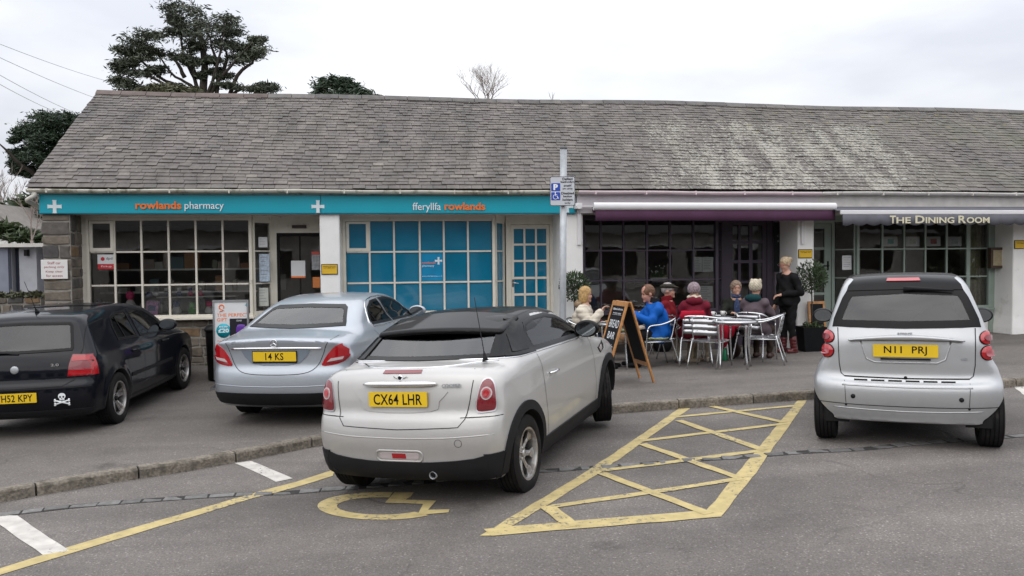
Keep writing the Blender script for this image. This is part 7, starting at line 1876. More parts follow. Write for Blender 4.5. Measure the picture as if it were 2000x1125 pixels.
C.patch('rear_surround', [(-.66, .955), (0, .945), (.66, .955), (.655, 1.05), (.595, 1.30), (.54, 1.445), (.48, 1.475), (0, 1.495), (-.48, 1.475), (-.54, 1.445), (-.595, 1.30), (-.655, 1.05), (-.66, .955)][:-1], 'rear', MT['frit'], off=.004, th=.02) if False else None
C.window('rear_window', sw, 'rear', MT['car_glass_deep'], border=.065)
C.patch('rear_header', [(-.475, 1.395), (-.3, 1.40), (0, 1.405), (.3, 1.40), (.475, 1.395), (.46, 1.44), (.42, 1.487), (0, 1.506), (-.42, 1.487), (-.46, 1.44)], 'rear', MT['frit'], off=.013, th=.025, step=.03)
C.patch('brake_light', [(-.14, 1.472), (.14, 1.472), (.13, 1.494), (-.13, 1.494)], 'rear', MT['red_lens'], off=.020, th=.02)
q, _ = C.pj(.05, 1.40, 'rear'); MB().tube([(0, q.y-.02, 1.415), (.08, q.y-.03, 1.418), (.40, q.y-.02, 1.395)], [.026, .018, .008], 8).build('wiper', MT['trim'], C.T)
C.patch('roof_panel', [(-.40, .40), (.40, .40), (.49, .8), (.49, 1.3), (-.49, 1.3), (-.49, .8)], 'top', MT['smart_black'], off=.005, th=.01)
for sd in (1, -1):
    C.window('side_window', [(.55, 1.0), (1.78, .95), (1.70, 1.12), (1.45, 1.36), (1.25, 1.43), (.60, 1.44), (.52, 1.30)], 'side', MT['car_glass_side'], border=.035, side=sd)
    C.mirror(1.72, 1.04, sd, MT['smart_black'], .175, .125, .11, shell=MT['smart_black'])
    for zc in (.985, .857):
        rr = .060 if zc > .9 else .066; cx_ = .640 if zc > .9 else .650
        base = C.patch('tail_light', [(sd*cx_+rr*.98*math.cos(a), zc+rr*math.sin(a)) for a in [2*PI*i/28 for i in range(28)]], 'rear', MT['frit'], off=.006, th=.03, step=.03)
        C.patch('red_lens', [(sd*cx_+rr*.88*math.cos(a), zc+rr*.9*math.sin(a)) for a in [2*PI*i/28 for i in range(28)]], 'rear', MT['red_lens'], off=.014, th=.015, parent=base, bulge=.016, step=.025)
        C.patch('lamp_reflector', [(sd*cx_+rr*.5*math.cos(a), zc-.005+rr*.42*math.sin(a)) for a in [2*PI*i/20 for i in range(20)]], 'rear', MT['dark_red_lens'] if zc > .9 else MT['pink_lens'], off=.0335, th=.004, parent=base, step=.03)
    C.seam('panel_gap', [(sd*.555, 1.07), (sd*.55, .90), (sd*.545, .75), (sd*.53, .66), (sd*.50, .635)], 'rear', .007)
    C.seam('panel_gap', [(sd*.50, .60), (sd*.495, .50), (sd*.49, .40)], 'rear', .004)
C.window('windscreen', [(-.58, 1.06), (.58, 1.06), (.50, 1.42), (0, 1.45), (-.50, 1.42)], 'front', border=.03)
C.seam('panel_gap', [(-.50, .635), (0, .63), (.50, .635)], 'rear', .012)
for k_ in range(6):
    x0 = -.42+.14*k_; C.patch('grille_slot', [(x0, .603), (x0+.11, .603), (x0+.11, .615), (x0, .615)], 'rear', MT['gap'], off=.003, th=.006)
C.seam('panel_gap', [(-.74, .40), (-.4, .392), (0, .39), (.4, .392), (.74, .40)], 'rear', .006)
C.strip('bumper_crease', [(-.60, .36), (-.3, .35), (0, .345), (.3, .35), (.60, .36)], 'rear', .006, silver, off=-.002)
C.strip('bumper_crease', [(-.52, .565), (0, .560), (.52, .565)], 'rear', .008, silver, off=-.002)
for x_, z_, r0 in ((-.43, .466, .020), (.43, .466, .020), (-.49, .385, .010), (.49, .385, .010)):
    q, nn = C.pj(x_, z_, 'rear'); MB().lathe([(0, -.006), (r0, -.004), (r0, .01)], 16, 'y', Matrix.Translation(q)).build('parking_sensor', MT['trim'], C.T)
# handle wing over the plate
def wing(P):
    x, y, z = np.abs(P[:, 0]), P[:, 1], P[:, 2]; zc = .965+.028*(1-(x/.48)**2); th = .018*np.clip(1-(x/.49)**2, .02, 1)+.004
    d = smax(np.abs(z-zc+.3*(y-.06)*0)-th, np.abs(y-.10)-.055+.02*(x/.48)**2, .02); return smax(d, x-.475, .01)
sdf_object('boot_wing', wing, (-.55, -.02, .88), (.55, .22, 1.05), .010, silver, C.T)
C.patch('plate_recess', [(-.36, .955), (.36, .955), (.31, .79), (.24, .765), (-.24, .765), (-.31, .79)], 'rear', silver, off=.004, th=.014)
C.strip('recess_edge', [(-.36, .955), (-.315, .80), (-.25, .77), (.25, .77), (.315, .80), (.36, .955)], 'rear', .008, silver, off=.002)
q, _ = C.pj(0, .85, 'rear'); C.plate('N11  PRJ', -.26, .26, .82, .931, q.y-.012, -.03, frac=.66)
q, _ = C.pj(0, .79, 'rear'); MB().box(-.20, .20, q.y-.02, q.y+.01, .795, .808).build('plate_lamp', MT['trim'], C.T)
q, _ = C.pj(0, 1.02, 'rear'); text('lettering', 'smart', MT['steel'], C.T, (0, q.y-.004, 1.012), width=.12, height=.026, depth=.004, bold=.02)
q, _ = C.pj(.46, .80, 'rear'); text('lettering', 'cdi', MT['steel'], C.T, (.46, q.y-.006, .80), width=.055, height=.02, depth=.003, bold=.02)
q, _ = C.pj(0, .63, 'rear'); MB().lathe([(0, -.008), (.014, -.008), (.014, .005)], 14, 'y', Matrix.Translation((0, q.y, .638))).build('lid_lock', MT['trim'], C.T)
for x_, y_ in ((.675, .42), (-.675, .42), (.65, 2.287), (-.65, 2.287)): C.wheel(x_, y_, 'split', 0, .20, .19)
C.finish(.66, .325, cutw=.26); seats(C, (1.05,), .6, 1.22, xs=(-.32, .32)); MB().box(-.6, .6, 1.65, 1.95, .85, .98).build('dashboard', MT['cabin'], C.T)
_a = ground(1608, 860, road_z); _b = ground(1934, 863, road_z); _m = (_a+_b)/2; print('smart', _a, _b, (_b-_a).length)
place(C4, 0, .42, _m.x, _m.y, -math.radians(23.8))
# ------------------------------------------------------------------ cafe furniture
def at_g(px, py): return ground(px, py)
def chair(label, px, py, rz, Y=None, cushion=None):
    """aluminium cafe armchair; local front is -y (sitter faces -y); located at the middle of its seat"""
    p = ground(px, py) if Y is None else at(px, 650, Y); g = gz(p.x, p.y)
    T = thing('cafe_chair', label, 'chair', (p.x, p.y, g), rz, 'aluminium cafe chairs outside the cafe'); r = .012
    for sd in (-1, 1):
        # front leg rises into the arm, which sweeps back up to the back hoop
        MB().tube(smooth_path([(sd*.27, -.27, 0), (sd*.255, -.24, .40), (sd*.26, -.22, .60)], 4), r, 8).build('leg', MT['alu'], T)
        MB().tube(smooth_path([(sd*.26, -.22, .60), (sd*.265, -.17, .655), (sd*.27, 0, .675), (sd*.265, .15, .72), (sd*.225, .25, .765), (sd*.12, .295, .785), (0, .305, .79)], 5), r*1.15, 8).build('arm_rail', MT['alu'], T)
        MB().tube(smooth_path([(sd*.255, .32, 0), (sd*.215, .20, .40), (sd*.20, .19, .45)], 4), r, 8).build('leg', MT['alu'], T)
        MB().tube(smooth_path([(sd*.195, .17, .42), (sd*.195, .21, .50), (sd*.185, .275, .765)], 4), r*.9, 8).build('back_post', MT['alu'], T)
        MB().tube([(sd*.25, -.235, .40), (sd*.215, .20, .40)], r*.9, 8).build('side_rail', MT['alu'], T)
    MB().tube([(-.25, -.235, .40), (.25, -.235, .40)], r*.9, 8).build('stretcher', MT['alu'], T)
    MB().tube([(-.215, .20, .40), (.215, .20, .40)], r*.9, 8).build('stretcher', MT['alu'], T)
    for i in range(5):
        y = -.225+.092*i; mb = MB(); n = 6; v = []
        for k in range(n+1):
            x = -.215+.43*k/n; z = .425-.012*math.sin(PI*k/n)
            v += [(x, y, z), (x, y+.082, z), (x, y+.082, z-.004), (x, y, z-.004)]
        ff = [(4*k+j, 4*k+(j+1) % 4, 4*k+4+(j+1) % 4, 4*k+4+j) for k in range(n) for j in range(4)]+[(0, 1, 2, 3), (4*n+3, 4*n+2, 4*n+1, 4*n)]
        mb.add(v, [f[::-1] for f in ff]).build('seat_slat', MT['alu_sheet'], T)
    for i in range(3):
        z0 = .505+.085*i; mb = MB(); n = 8; v = []
        for k in range(n+1):
            t = k/n*2-1; x = .185*t; yy = .225+(z0-.5)*.2+.025*(1-t*t)
            v += [(x, yy, z0), (x, yy+.014, z0+.072), (x, yy+.018, z0+.072), (x, yy+.004, z0)]
        ff = [(4*k+j, 4*k+(j+1) % 4, 4*k+4+(j+1) % 4, 4*k+4+j) for k in range(n) for j in range(4)]+[(0, 1, 2, 3), (4*n+3, 4*n+2, 4*n+1, 4*n)]
        mb.add(v, ff, True).build('back_slat', MT['alu_sheet'], T)
    if cushion:
        def f(P): return smax(ellipsoid(P, (0, 0, 0), (.24, .235, .05)), np.abs(P[:, 2])-.026, .01)
        q = T.location; o = sdf_object('seat_cushion', f, (-.28, -.28, -.06), (.28, .28, .06), .018, MT['cushion'], None); o.location = (q.x, q.y, q.z+.452); o.rotation_euler = (0, 0, rz); tag(o, cushion, 'cushion', 'leaf patterned seat cushions')
    return T
MT['cushion'] = mat('leaf print fabric', (.32, .36, .16), .9, var=.5, vs=22, dirt=((.55, .55, .45), 16, .5, .9))
rad_ = math.radians
chair('empty cafe chair with its back to the viewer left of the nearest round table', 1386, 717, 2.62)
chair('empty cafe chair angled towards the nearest round table from its right', 1493, 710, -1.95)
chair('cafe chair carrying the red blanket under the woman in the crimson coat', 1356, 0, rad_(172), 12.95)
chair('cafe chair under the person in the cream knitted hat', 1474, 0, rad_(142), 13.4)
chair('cafe chair with a leaf cushion behind the chalkboard', 1232, 692, PI+.7, cushion='leaf patterned cushion on the chair behind the chalkboard')
chair('cafe chair under the man in the bright blue jacket', 1279, 0, rad_(-78), 13.0, cushion='leaf patterned cushion under the man in the bright blue jacket')
chair('cafe chair under the man in the flat cap', 1309, 0, rad_(62), 13.55)
chair('cafe chair under the woman in the cream quilted coat', 1146, 0, rad_(72), 13.05)
chair('cafe chair under the smiling woman with glasses', 1438, 0, rad_(-8), 14.1)
def table(label, px, py_top, Y, rad, h=.72):
    p = at(px, py_top, Y); g = gz(p.x, Y); T = thing('cafe_table', label, 'table', (p.x, Y, g), .4, 'round aluminium cafe tables')
    MB().lathe([(0, h-.006), (rad-.012, h-.006), (rad-.012, h-.03), (0, h-.03)][::-1], 40).build('tabletop', MT['alu_sheet'], T)
    MB().lathe([(rad-.012, h-.034), (rad+.004, h-.032), (rad+.006, h-.016), (rad+.004, h), (rad-.012, h+.001)], 40, closed=True).build('table_edge', MT['alu'], T)
    for k in range(4):
        a = PI/2*k; c, s_ = math.cos(a), math.sin(a)
        MB().tube(smooth_path([(c*(rad-.10), s_*(rad-.10), h-.04), (c*(rad-.07), s_*(rad-.07), h-.07), (c*(rad-.08), s_*(rad-.08), .35), (c*(rad-.03), s_*(rad-.03), 0)], 3), .015, 8).build('leg', MT['alu'], T)
    for k in range(2):
        a = PI/2*k; c, s_ = math.cos(a)*(rad-.1), math.sin(a)*(rad-.1); MB().tube([(-c, -s_, h-.045-.03*k), (c, s_, h-.045-.03*k)], .012, 6).build('brace', MT['alu'], T)
    return T
TB1 = table('nearest round aluminium cafe table, empty, between the two empty chairs', 1433, 632, 12.3, .35)
TB2 = table('round aluminium cafe table between the woman in dark red and the smiling woman', 1400, 620, 13.6, .34)
TB3 = table('round aluminium cafe table behind the chalkboard, laid with lunch', 1205, 627, 12.9, .34)
# table things
def ontable(TB, dx, dy): return Vector((TB.location.x+dx, TB.location.y+dy, TB.location.z+.7215))
MT['china'] = mat('white china', (.72, .71, .69), .25)
def plate_(TB, dx, dy, lab):
    p = ontable(TB, dx, dy); T = thing('plate', lab, 'plate', tuple(p))
    MB().lathe([(0, .006), (.07, .006), (.10, .018), (.102, .014), (.07, 0), (0, 0)], 24).build('dish', MT['china'], T)
    mb = MB(); mb.lathe([(0, .04), (.03, .035), (.045, .012), (0, .008)], 10); mb.build('food', mat('sandwich', (.35, .2, .08), .8, var=.4, vs=40), T)
plate_(TB3, -.16, -.05, 'white plate of food in front of the woman in the cream quilted coat'); plate_(TB3, .15, .02, 'white plate of food in front of the man in the bright blue jacket')
p = ontable(TB3, .0, .18); T = thing('cutlery_pot', 'small silver pot of wooden sticks on the table behind the chalkboard', 'pot', tuple(p))
MB().lathe([(0, 0), (.035, 0), (.042, .09), (.036, .09), (.033, .01), (0, .01)], 16).build('pot', MT['alu_sheet'], T)
for k in range(5): MB().tube([(0, 0, .01), (.02*math.cos(k*1.3), .02*math.sin(k*1.3), .15)], .003, 5).build('stick', MT['wood'], T)
def mug(TB, dx, dy, lab):
    p = ontable(TB, dx, dy); T = thing('mug', lab, 'mug', tuple(p)); MB().lathe([(0, 0), (.032, 0), (.04, .08), (.036, .08), (.03, .01), (0, .01)], 18).build('cup', MT['china'], T)
    MB().tube(smooth_path([(.036, 0, .065), (.06, 0, .055), (.058, 0, .03), (.034, 0, .018)], 3), .005, 6).build('handle', MT['china'], T)
mug(TB3, .02, -.12, 'white mug on the table behind the chalkboard'); mug(TB2, -.08, -.05, 'white mug in front of the woman in the dark red coat'); mug(TB2, .12, .08, 'white mug in front of the smiling woman with glasses')

# ------------------------------------------------------------------ chalkboard A-frame on the pavement
# two hinged leaves; the near left leaf carries the lettering
gA = thing('chalkboard_stand', 'wooden A frame chalkboard with chalk lettering standing beside the silver white coupe', 'chalkboard')
YB = 11.35
c0 = at(1216, 740, YB); gA.location = (c0.x, YB, gz(c0.x, YB)); gA.rotation_euler = (0, 0, -1.34)
hA = 1.13; wA = .56; sp = .34
for sd, nm in ((-1, 'front_leaf'), (1, 'rear_leaf')):
    e = empty(nm, (0, sd*.02, hA), 0, gA); ang = sd*math.atan2(sp, hA); e.rotation_euler = (ang, 0, 0); Lh = math.hypot(sp, hA)
    for x0 in (-wA/2, wA/2-.05): MB().box(x0, x0+.05, -.012, .012, -Lh, 0).build('frame_post', MT['wood'], e, bevel=.003)
    MB().box(-wA/2+.05, wA/2-.05, -.011, .011, -.07, -.005).build('frame_rail', MT['wood'], e); MB().box(-wA/2+.05, wA/2-.05, -.011, .011, -.93, -.87).build('frame_rail', MT['wood'], e)
    MB().box(-wA/2+.05, wA/2-.05, -.005, .005, -.87, -.07).build('chalk_panel', MT['chalk'], e)
    if sd < 0:
        for s_, z_, w_, h_ in (('Baked with love', -.13, .36, .03), ('every day', -.19, .30, .028), ('BREAD', -.38, .36, .11), ('BAR', -.54, .26, .10), ('Salads', -.69, .34, .08), ('& Soup', -.82, .30, .07)):
            text('lettering', s_, MT['chalk_text'], e, (0, -.0055, z_), width=w_, height=h_, depth=.001)
        MB().tube([(-.18, -.0065, -.20), (.18, -.0065, -.195)], .002, 4).build('underline', MT['chalk_text'], e)
MB().tube([(-wA/2+.03, -sp*.55, hA*.45), (-wA/2+.03, sp*.55, hA*.45)], .003, 5).build('stay_cord', MT['steel'], gA)

# ------------------------------------------------------------------ people
def cloth(name, col, rough=.85, var=.12, vs=9, bump=.25, bs=26): return mat(name, col, rough, var=var, vs=vs, bump=bump, bs=bs, spec=.12)
SKIN = mat('skin', (.50, .285, .205), .5, var=.06, vs=12); SKIN2 = mat('ruddy skin', (.50, .25, .18), .5, var=.08, vs=12)
MT['lens'] = glass('spectacle lens', (.8, .82, .82), 1.5); EYE = mat('eye', (.03, .02, .02), .2); LIP = mat('lips', (.36, .12, .10), .5)
def U(fs, k):
    r = fs[0]
    for x in fs[1:]: r = smin(r, x, k)
    return r
def person(label, loc, rz, J, look, parts, hair=None, hat=None, glasses=False, skin=SKIN, group=None, female=True, hs=1.0, extra_hair=None, smile=False):
    """J: joints in local metres (facing -y). parts: list of clothing (kind, material, options)"""
    T = thing('person', label, 'person', loc, rz, group); J = {k: np.array(v, float) for k, v in J.items()}; yaw, pitch = look
    H = J['head']; cy, sy = math.cos(yaw), math.sin(yaw); cp, sp_ = math.cos(pitch), math.sin(pitch)
    Rh = Matrix.Rotation(yaw, 4, 'Z') @ Matrix.Rotation(pitch, 4, 'X'); Rn = np.array(Rh.to_3x3())
    def toh(P): return (P-H)@Rn/hs
    def head_f(P):
        q = toh(P)
        d = ellipsoid(q, (0, .012, .03), (.074, .094, .100)); d = smin(d, ellipsoid(q, (0, -.022, -.045), (.056, .066, .068)), .035)
        d = smin(d, ellipsoid(q, (0, -.082, -.018), (.013, .020, .030)), .014)     # nose
        d = smin(d, ellipsoid(q, (0, -.078, -.092), (.022, .018, .018)), .02)      # chin
        d = smax(d, -ellipsoid(q, (0, -.098, .018), (.055, .016, .014)), .012)     # brow hollow
        for s_ in (-1, 1): d = smin(d, ellipsoid(q, (s_*.076, .012, -.005), (.012, .022, .032)), .008)   # ears
        for s_ in (-1, 1): d = smin(d, ellipsoid(q, (s_*.032, -.062, -.028), (.022, .020, .018)), .015)  # cheeks
        return d*hs
    def body_f(P):
        fs = [head_f(P), capsule(P, J['neck'], H-np.array([0, -.01, .07]), .052, .05)]
        for s_ in 'LR': fs += [capsule(P, J['sh'+s_], J['el'+s_], .045, .037), capsule(P, J['el'+s_], J['wr'+s_], .036, .024)]
        fs += [capsule(P, J['neck']-np.array([0, 0, .03]), J['chest'], .09, .12), capsule(P, J['chest'], J['pel'], .13, .13)]
        for s_ in 'LR': fs += [capsule(P, J['shL'], J['shR'], .05, .05), capsule(P, J['hip'+s_], J['kn'+s_], .075, .05), capsule(P, J['kn'+s_], J['an'+s_], .048, .033)]
        return U(fs, .03)
    pts = np.array(list(J.values())); lo, hi = pts.min(0)-.16, pts.max(0)+.16
    v1, q1 = sdf_mesh(body_f, lo, hi, .016, 1)
    # hands: palm, four bent fingers and a thumb, blended into the wrist
    allv = [v1]; allq = [q1]; n0 = len(v1)
    for s_ in 'LR':
        wr = J['wr'+s_]; d = wr-J['el'+s_]; d /= np.linalg.norm(d)
        up = J.get('palm'+s_, np.array([0, 0, 1.])); side = np.cross(d, up); side /= np.linalg.norm(side); up2 = np.cross(side, d); sg = 1 if s_ == 'L' else -1
        curl = float(J.get('curl'+s_, np.array([.6]))[0]) if 'curl'+s_ in J else .6
        seg = []
        for k_ in range(4):
            b = wr+d*.085+side*(k_-1.5)*.019; ln = (.034, .040, .038, .030)[k_] if sg > 0 else (.030, .038, .040, .034)[k_]
            c1 = math.cos(curl*.6), math.sin(curl*.6); p1 = b+(d*c1[0]-up2*c1[1])*ln; c2 = math.cos(curl*1.5), math.sin(curl*1.5); p2 = p1+(d*c2[0]-up2*c2[1])*ln*.75; c3 = math.cos(curl*2.1), math.sin(curl*2.1); p3 = p2+(d*c3[0]-up2*c3[1])*ln*.55
            seg.append((b-d*.03, b, p1, p2, p3))
        tb = wr+d*.03+side*.028*sg; t1 = tb+(d*.7+side*.7*sg-up2*.3)*.034; t2 = t1+(d*.95+side*.1*sg-up2*.3)*.028
        def hf(P, seg=seg, wr=wr, d=d, tb=tb, t1=t1, t2=t2, side=side, up2=up2):
            r = capsule(P, wr-d*.03, wr+d*.02, .026, .027)
            M = np.stack([side, d, up2], 1); r = smin(r, ellipsoid(P, wr+d*.055, (.042, .052, .018), M), .015)
            for a, b, p1, p2, p3 in seg: r = smin(r, np.minimum(np.minimum(capsule(P, a, b, .010, .0095), capsule(P, b, p1, .0095, .0085)), np.minimum(capsule(P, p1, p2, .0085, .008), capsule(P, p2, p3, .008, .0068))), .004)
            return smin(r, np.minimum(capsule(P, tb, t1, .013, .010), capsule(P, t1, t2, .010, .008)), .012)
        c = wr+d*.08; v2, q2 = sdf_mesh(hf, c-.13, c+.13, .0065, 1); allv.append(v2); allq.append(q2+n0); n0 += len(v2)
    V = np.concatenate(allv); Q = np.concatenate(allq); me = bpy.data.meshes.new('body'); me.from_pydata(V.tolist(), [], Q.tolist()); me.polygons.foreach_set('use_smooth', [True]*len(me.polygons)); me.materials.append(skin)
    link(bpy.data.objects.new('body', me), T)
    he = empty('face', tuple(H), 0, T); he.rotation_euler = Rh.to_euler(); he.scale = (hs, hs, hs)
    for s_ in (-1, 1): MB().lathe([(0, -.006), (.007, -.003), (.008, .004), (0, .008)], 10, 'y', Matrix.Translation((s_*.031, -.074, .010))).build('eye', EYE, he)
    mb = MB(); 
    for s_ in (-1, 1): mb.tube([(s_*.016, -.089, .028), (s_*.034, -.086, .034), (s_*.052, -.072, .028)], .0035, 5)
    mb.build('eyebrow', hair[1] if hair else EYE, he)
    MB().tube([(-.024, -.078, -.060+.006*smile), (-.01, -.086, -.064), (.01, -.086, -.064), (.024, -.078, -.060+.006*smile)], .005, 6).build('mouth', LIP, he)
    if smile: MB().tube([(-.018, -.086, -.062), (.018, -.086, -.062)], .004, 5).build('teeth', MT['china'], he)
    if glasses:
        g = glasses if not isinstance(glasses, bool) else MT['ink']
        gl = empty('glasses', (0, 0, 0), 0, he)
        for s_ in (-1, 1):
            MB().tube([(s_*.033+.024*math.cos(a), -.096, .010+.017*math.sin(a)) for a in [2*PI*i/14 for i in range(14)]], .0024, 5, closed=True).build('rim', g, gl)
            MB().tube([(s_*.057, -.094, .014), (s_*.078, -.03, .014), (s_*.08, .02, .008)], .0022, 5).build('temple', g, gl)
        MB().tube([(-.010, -.098, .014), (.010, -.098, .014)], .0024, 5).build('bridge', g, gl)
    if hair:
        kind, hm = hair
        def hf(P):
            q = toh(P); nz = .004*np.sin(q[:, 0]*150+np.sin(q[:, 2]*60)*2)*1.0+.003*np.sin(q[:, 1]*170+q[:, 2]*40)
            cap = ellipsoid(q, (0, .018, .036), (.086, .104, .106))
            face = ellipsoid(q, (0, -.118, -.028), (.088, .108, .098)); d = smax(cap, -face, .012)
            if kind == 'short': d = smax(d, -(q[:, 2]+.035-.5*q[:, 1]*0)-0*q[:, 0], .01); d = smax(d, -q[:, 2]-.045, .01)
            if kind == 'balding': d = smax(d, -q[:, 2]-.045, .01); d = smax(d, -ellipsoid(q, (0, -.075, .10), (.05, .075, .06)), .015)
            if kind == 'curly': d = smin(d, ellipsoid(q, (0, .03, .04), (.095, .10, .105)), .02); d = smax(d, -face, .012); d = smax(d, -q[:, 2]-.065, .01); nz = .008*np.sin(q[:, 0]*110)*np.sin(q[:, 2]*105)+.006*np.sin(q[:, 1]*120)
            if kind == 'bob': d = smin(d, smax(ellipsoid(q, (0, .025, -.05), (.096, .085, .12)), -ellipsoid(q, (0, -.09, -.06), (.062, .095, .12)), .02), .03)
            if kind == 'bun': d = smax(d, -q[:, 2]-.06, .01); d = smin(d, ellipsoid(q, (0, .135, .05), (.046, .042, .048)), .012)
            return (d+nz*.45)*hs
        sdf_object('hair', hf, H-.22*hs, H+.2*hs, .0085, hm, T, 1)
    if hat:
        kind, hm = hat
        def tf(P):
            q = toh(P); rib = .003*np.sin(np.arctan2(q[:, 1], q[:, 0])*26)
            if kind == 'flat_cap':
                d = smin(ellipsoid(q, (0, .015, .075), (.105, .125, .048)), ellipsoid(q, (0, -.105, .062), (.075, .055, .012)), .025); return smax(d, -(q[:, 2]-.045), .01)*hs
            if kind == 'headband':
                d = ellipsoid(q, (0, .015, .035), (.097, .118, .112)); return (smax(d, -(q[:, 2]+.01+.25*q[:, 1]), .01)+rib)*hs
            if kind == 'knit':
                d = ellipsoid(q, (0, .018, .045), (.100, .118, .118)); 
                for s_ in (-1, 1): d = smin(d, ellipsoid(q, (s_*.07, .0, .13), (.028, .022, .034)), .02)
                nb = .005*np.sin(q[:, 2]*140)*np.sin(np.arctan2(q[:, 1], q[:, 0])*16); return (smax(d, -(q[:, 2]+.005+.35*q[:, 1]), .012)+nb)*hs
        nm = {'flat_cap': 'flat_cap', 'headband': 'knitted_hat', 'knit': 'knitted_hat'}[kind]
        sdf_object(nm, tf, H-.2*hs, H+.22*hs, .008, hm, T, 1)
    for kind, m, o in parts:
        t = o.get('t', .03); h = o.get('h', .013)
        if kind == 'coat':
            puff = o.get('puff', 0); zlo = o.get('zlo', -9)
            def f(P, t=t, puff=puff):
                fs = [capsule(P, J['chest'], J['pel']+np.array([0, 0, .02]), .122+t, .14+t*o.get('flare', 1)), capsule(P, J['neck']-np.array([0, 0, .09]), J['chest'], .062+t, .115+t), capsule(P, J['shL'], J['shR'], .045+t, .045+t)]
                d = U(fs, .06)
                for s_ in 'LR':
                    e = J['el'+s_]+(J['wr'+s_]-J['el'+s_])*o.get('sleeve', .93)
                    a = np.minimum(capsule(P, J['sh'+s_], J['el'+s_], .048+t*.8, .038+t*.8), capsule(P, J['el'+s_], e, .038+t*.8, .030+t*.6)); 
                    if puff:
                        w_ = P-J['sh'+s_]; al = np.linalg.norm(w_, axis=1); a = a-puff*np.abs(np.sin(al*38))
                    d = smin(d, a, .022)
                if o.get('skirt'):
                    for s_ in 'LR': d = smin(d, capsule(P, J['hip'+s_], J['hip'+s_]+(J['kn'+s_]-J['hip'+s_])*o['skirt'], .095+t, .085+t), .05)
                if puff: d = d-puff*np.abs(np.sin(P[:, 2]*36+.5*np.sin(P[:, 0]*9)))*(P[:, 2] > J['pel'][2])
                else: d = d-.008*np.sin(P[:, 2]*29+3*np.sin(P[:, 0]*11)+P[:, 1]*16)-.006*np.sin(P[:, 0]*35+P[:, 2]*21+2*np.sin(P[:, 1]*17))
                nk = capsule(P, J['neck']+np.array([0, -.015, .02]), J['neck']+np.array([0, -.03, .2]), .058, .075)
                d = smax(d, -nk, .012)
                if o.get('open'): d = smax(d, -ellipsoid(P, J['chest']+np.array([0, -.17, .02]), (.055, .09, .20)), .015)
                return smax(d, zlo-P[:, 2], .012)
            sdf_object(o.get('name', 'coat'), f, lo-.06, hi+.06, h, m, T, 1)
            if o.get('hood'):
                def g(P): 
                    c = J['neck']+np.array([0, .075, .01]); d = ellipsoid(P, c, (.135, .085, .075)); return smax(d-.004*np.sin(P[:, 0]*60), -ellipsoid(P, c+np.array([0, -.07, .05]), (.085, .075, .075)), .02)
                sdf_object('hood', g, J['neck']-.2, J['neck']+.22, .010, o['hood'], T, 1)
            if o.get('collar'):
                def g(P):
                    c = J['neck']+np.array([0, .005, .035]); q = P-c; r_ = np.hypot(q[:, 0], q[:, 1]*1.05); return smax(np.abs(r_-.082-.2*q[:, 2]*0)-.014, np.abs(q[:, 2]+.22*q[:, 1])-.045, .012)
                sdf_object('collar', g, J['neck']-.2, J['neck']+.2, .009, o['collar'], T, 1)
        if kind == 'scarf':
            def g(P):
                c = J['neck']+np.array([0, .01, .045]); q = P-c; r_ = np.hypot(q[:, 0], q[:, 1]); d = np.hypot(r_-.080, (q[:, 2]+.012*np.sin(np.arctan2(q[:, 1], q[:, 0])*3))*.75)-.036
                return d-.005*np.sin(q[:, 2]*120+q[:, 0]*40)
            sdf_object('scarf', g, J['neck']-.2, J['neck']+.22, .009, m, T, 1)
        if kind == 'front_scarf':
            def g(P):
                c = J['chest']+np.array([0, -.155, .02]); return smin(ellipsoid(P, c, (.052, .035, .19)), ellipsoid(P, J['neck']+np.array([0, -.03, .03]), (.085, .075, .045)), .03)
            sdf_object('scarf', g, J['chest']-.3, J['chest']+.35, .010, m, T, 1)
        if kind == 'trousers':
            def f(P):
                d = capsule(P, J['pel']+np.array([0, 0, .06]), J['pel']-np.array([0, 0, .04]), .135+t*.5, .13+t*.5)
                for s_ in 'LR':
                    w_ = .084+t; e = np.minimum(capsule(P, J['hip'+s_], J['kn'+s_], w_, .058+t), capsule(P, J['kn'+s_], J['kn'+s_]+(J['an'+s_]-J['kn'+s_])*.94, .056+t, .044+t)); d = smin(d, e, .03)
                return d-.005*np.sin(P[:, 2]*40+4*np.sin(P[:, 0]*20))
            sdf_object('trousers', f, lo-.04, hi+.04, .015, m, T, 1)
        if kind in ('shoes', 'boots'):
            for s_ in 'LR':
                an = J['an'+s_]; dr = J.get('toe', np.array([0, -1., 0])); dr = dr/np.linalg.norm(dr)
                def g(P):
                    b = an*np.array([1, 1, 0])+np.array([0, 0, max(.04, an[2]-.05)]); d = smin(capsule(P, b-dr*.05, b+dr*.13, .040, .034), capsule(P, b, an, .045, .046), .02); d = smax(d, b[2]-.042-P[:, 2], .006)
                    if kind == 'boots': d = smin(d, capsule(P, an, an+(J['kn'+s_]-an)*.42, .058, .066), .015)-.003*np.sin(P[:, 2]*110)
                    return d
                sdf_object('boot' if kind == 'boots' else 'shoe', g, an-np.array([.24, .24, .14]), an+np.array([.24, .24, .28]), .011, m, T, 1)
    return T
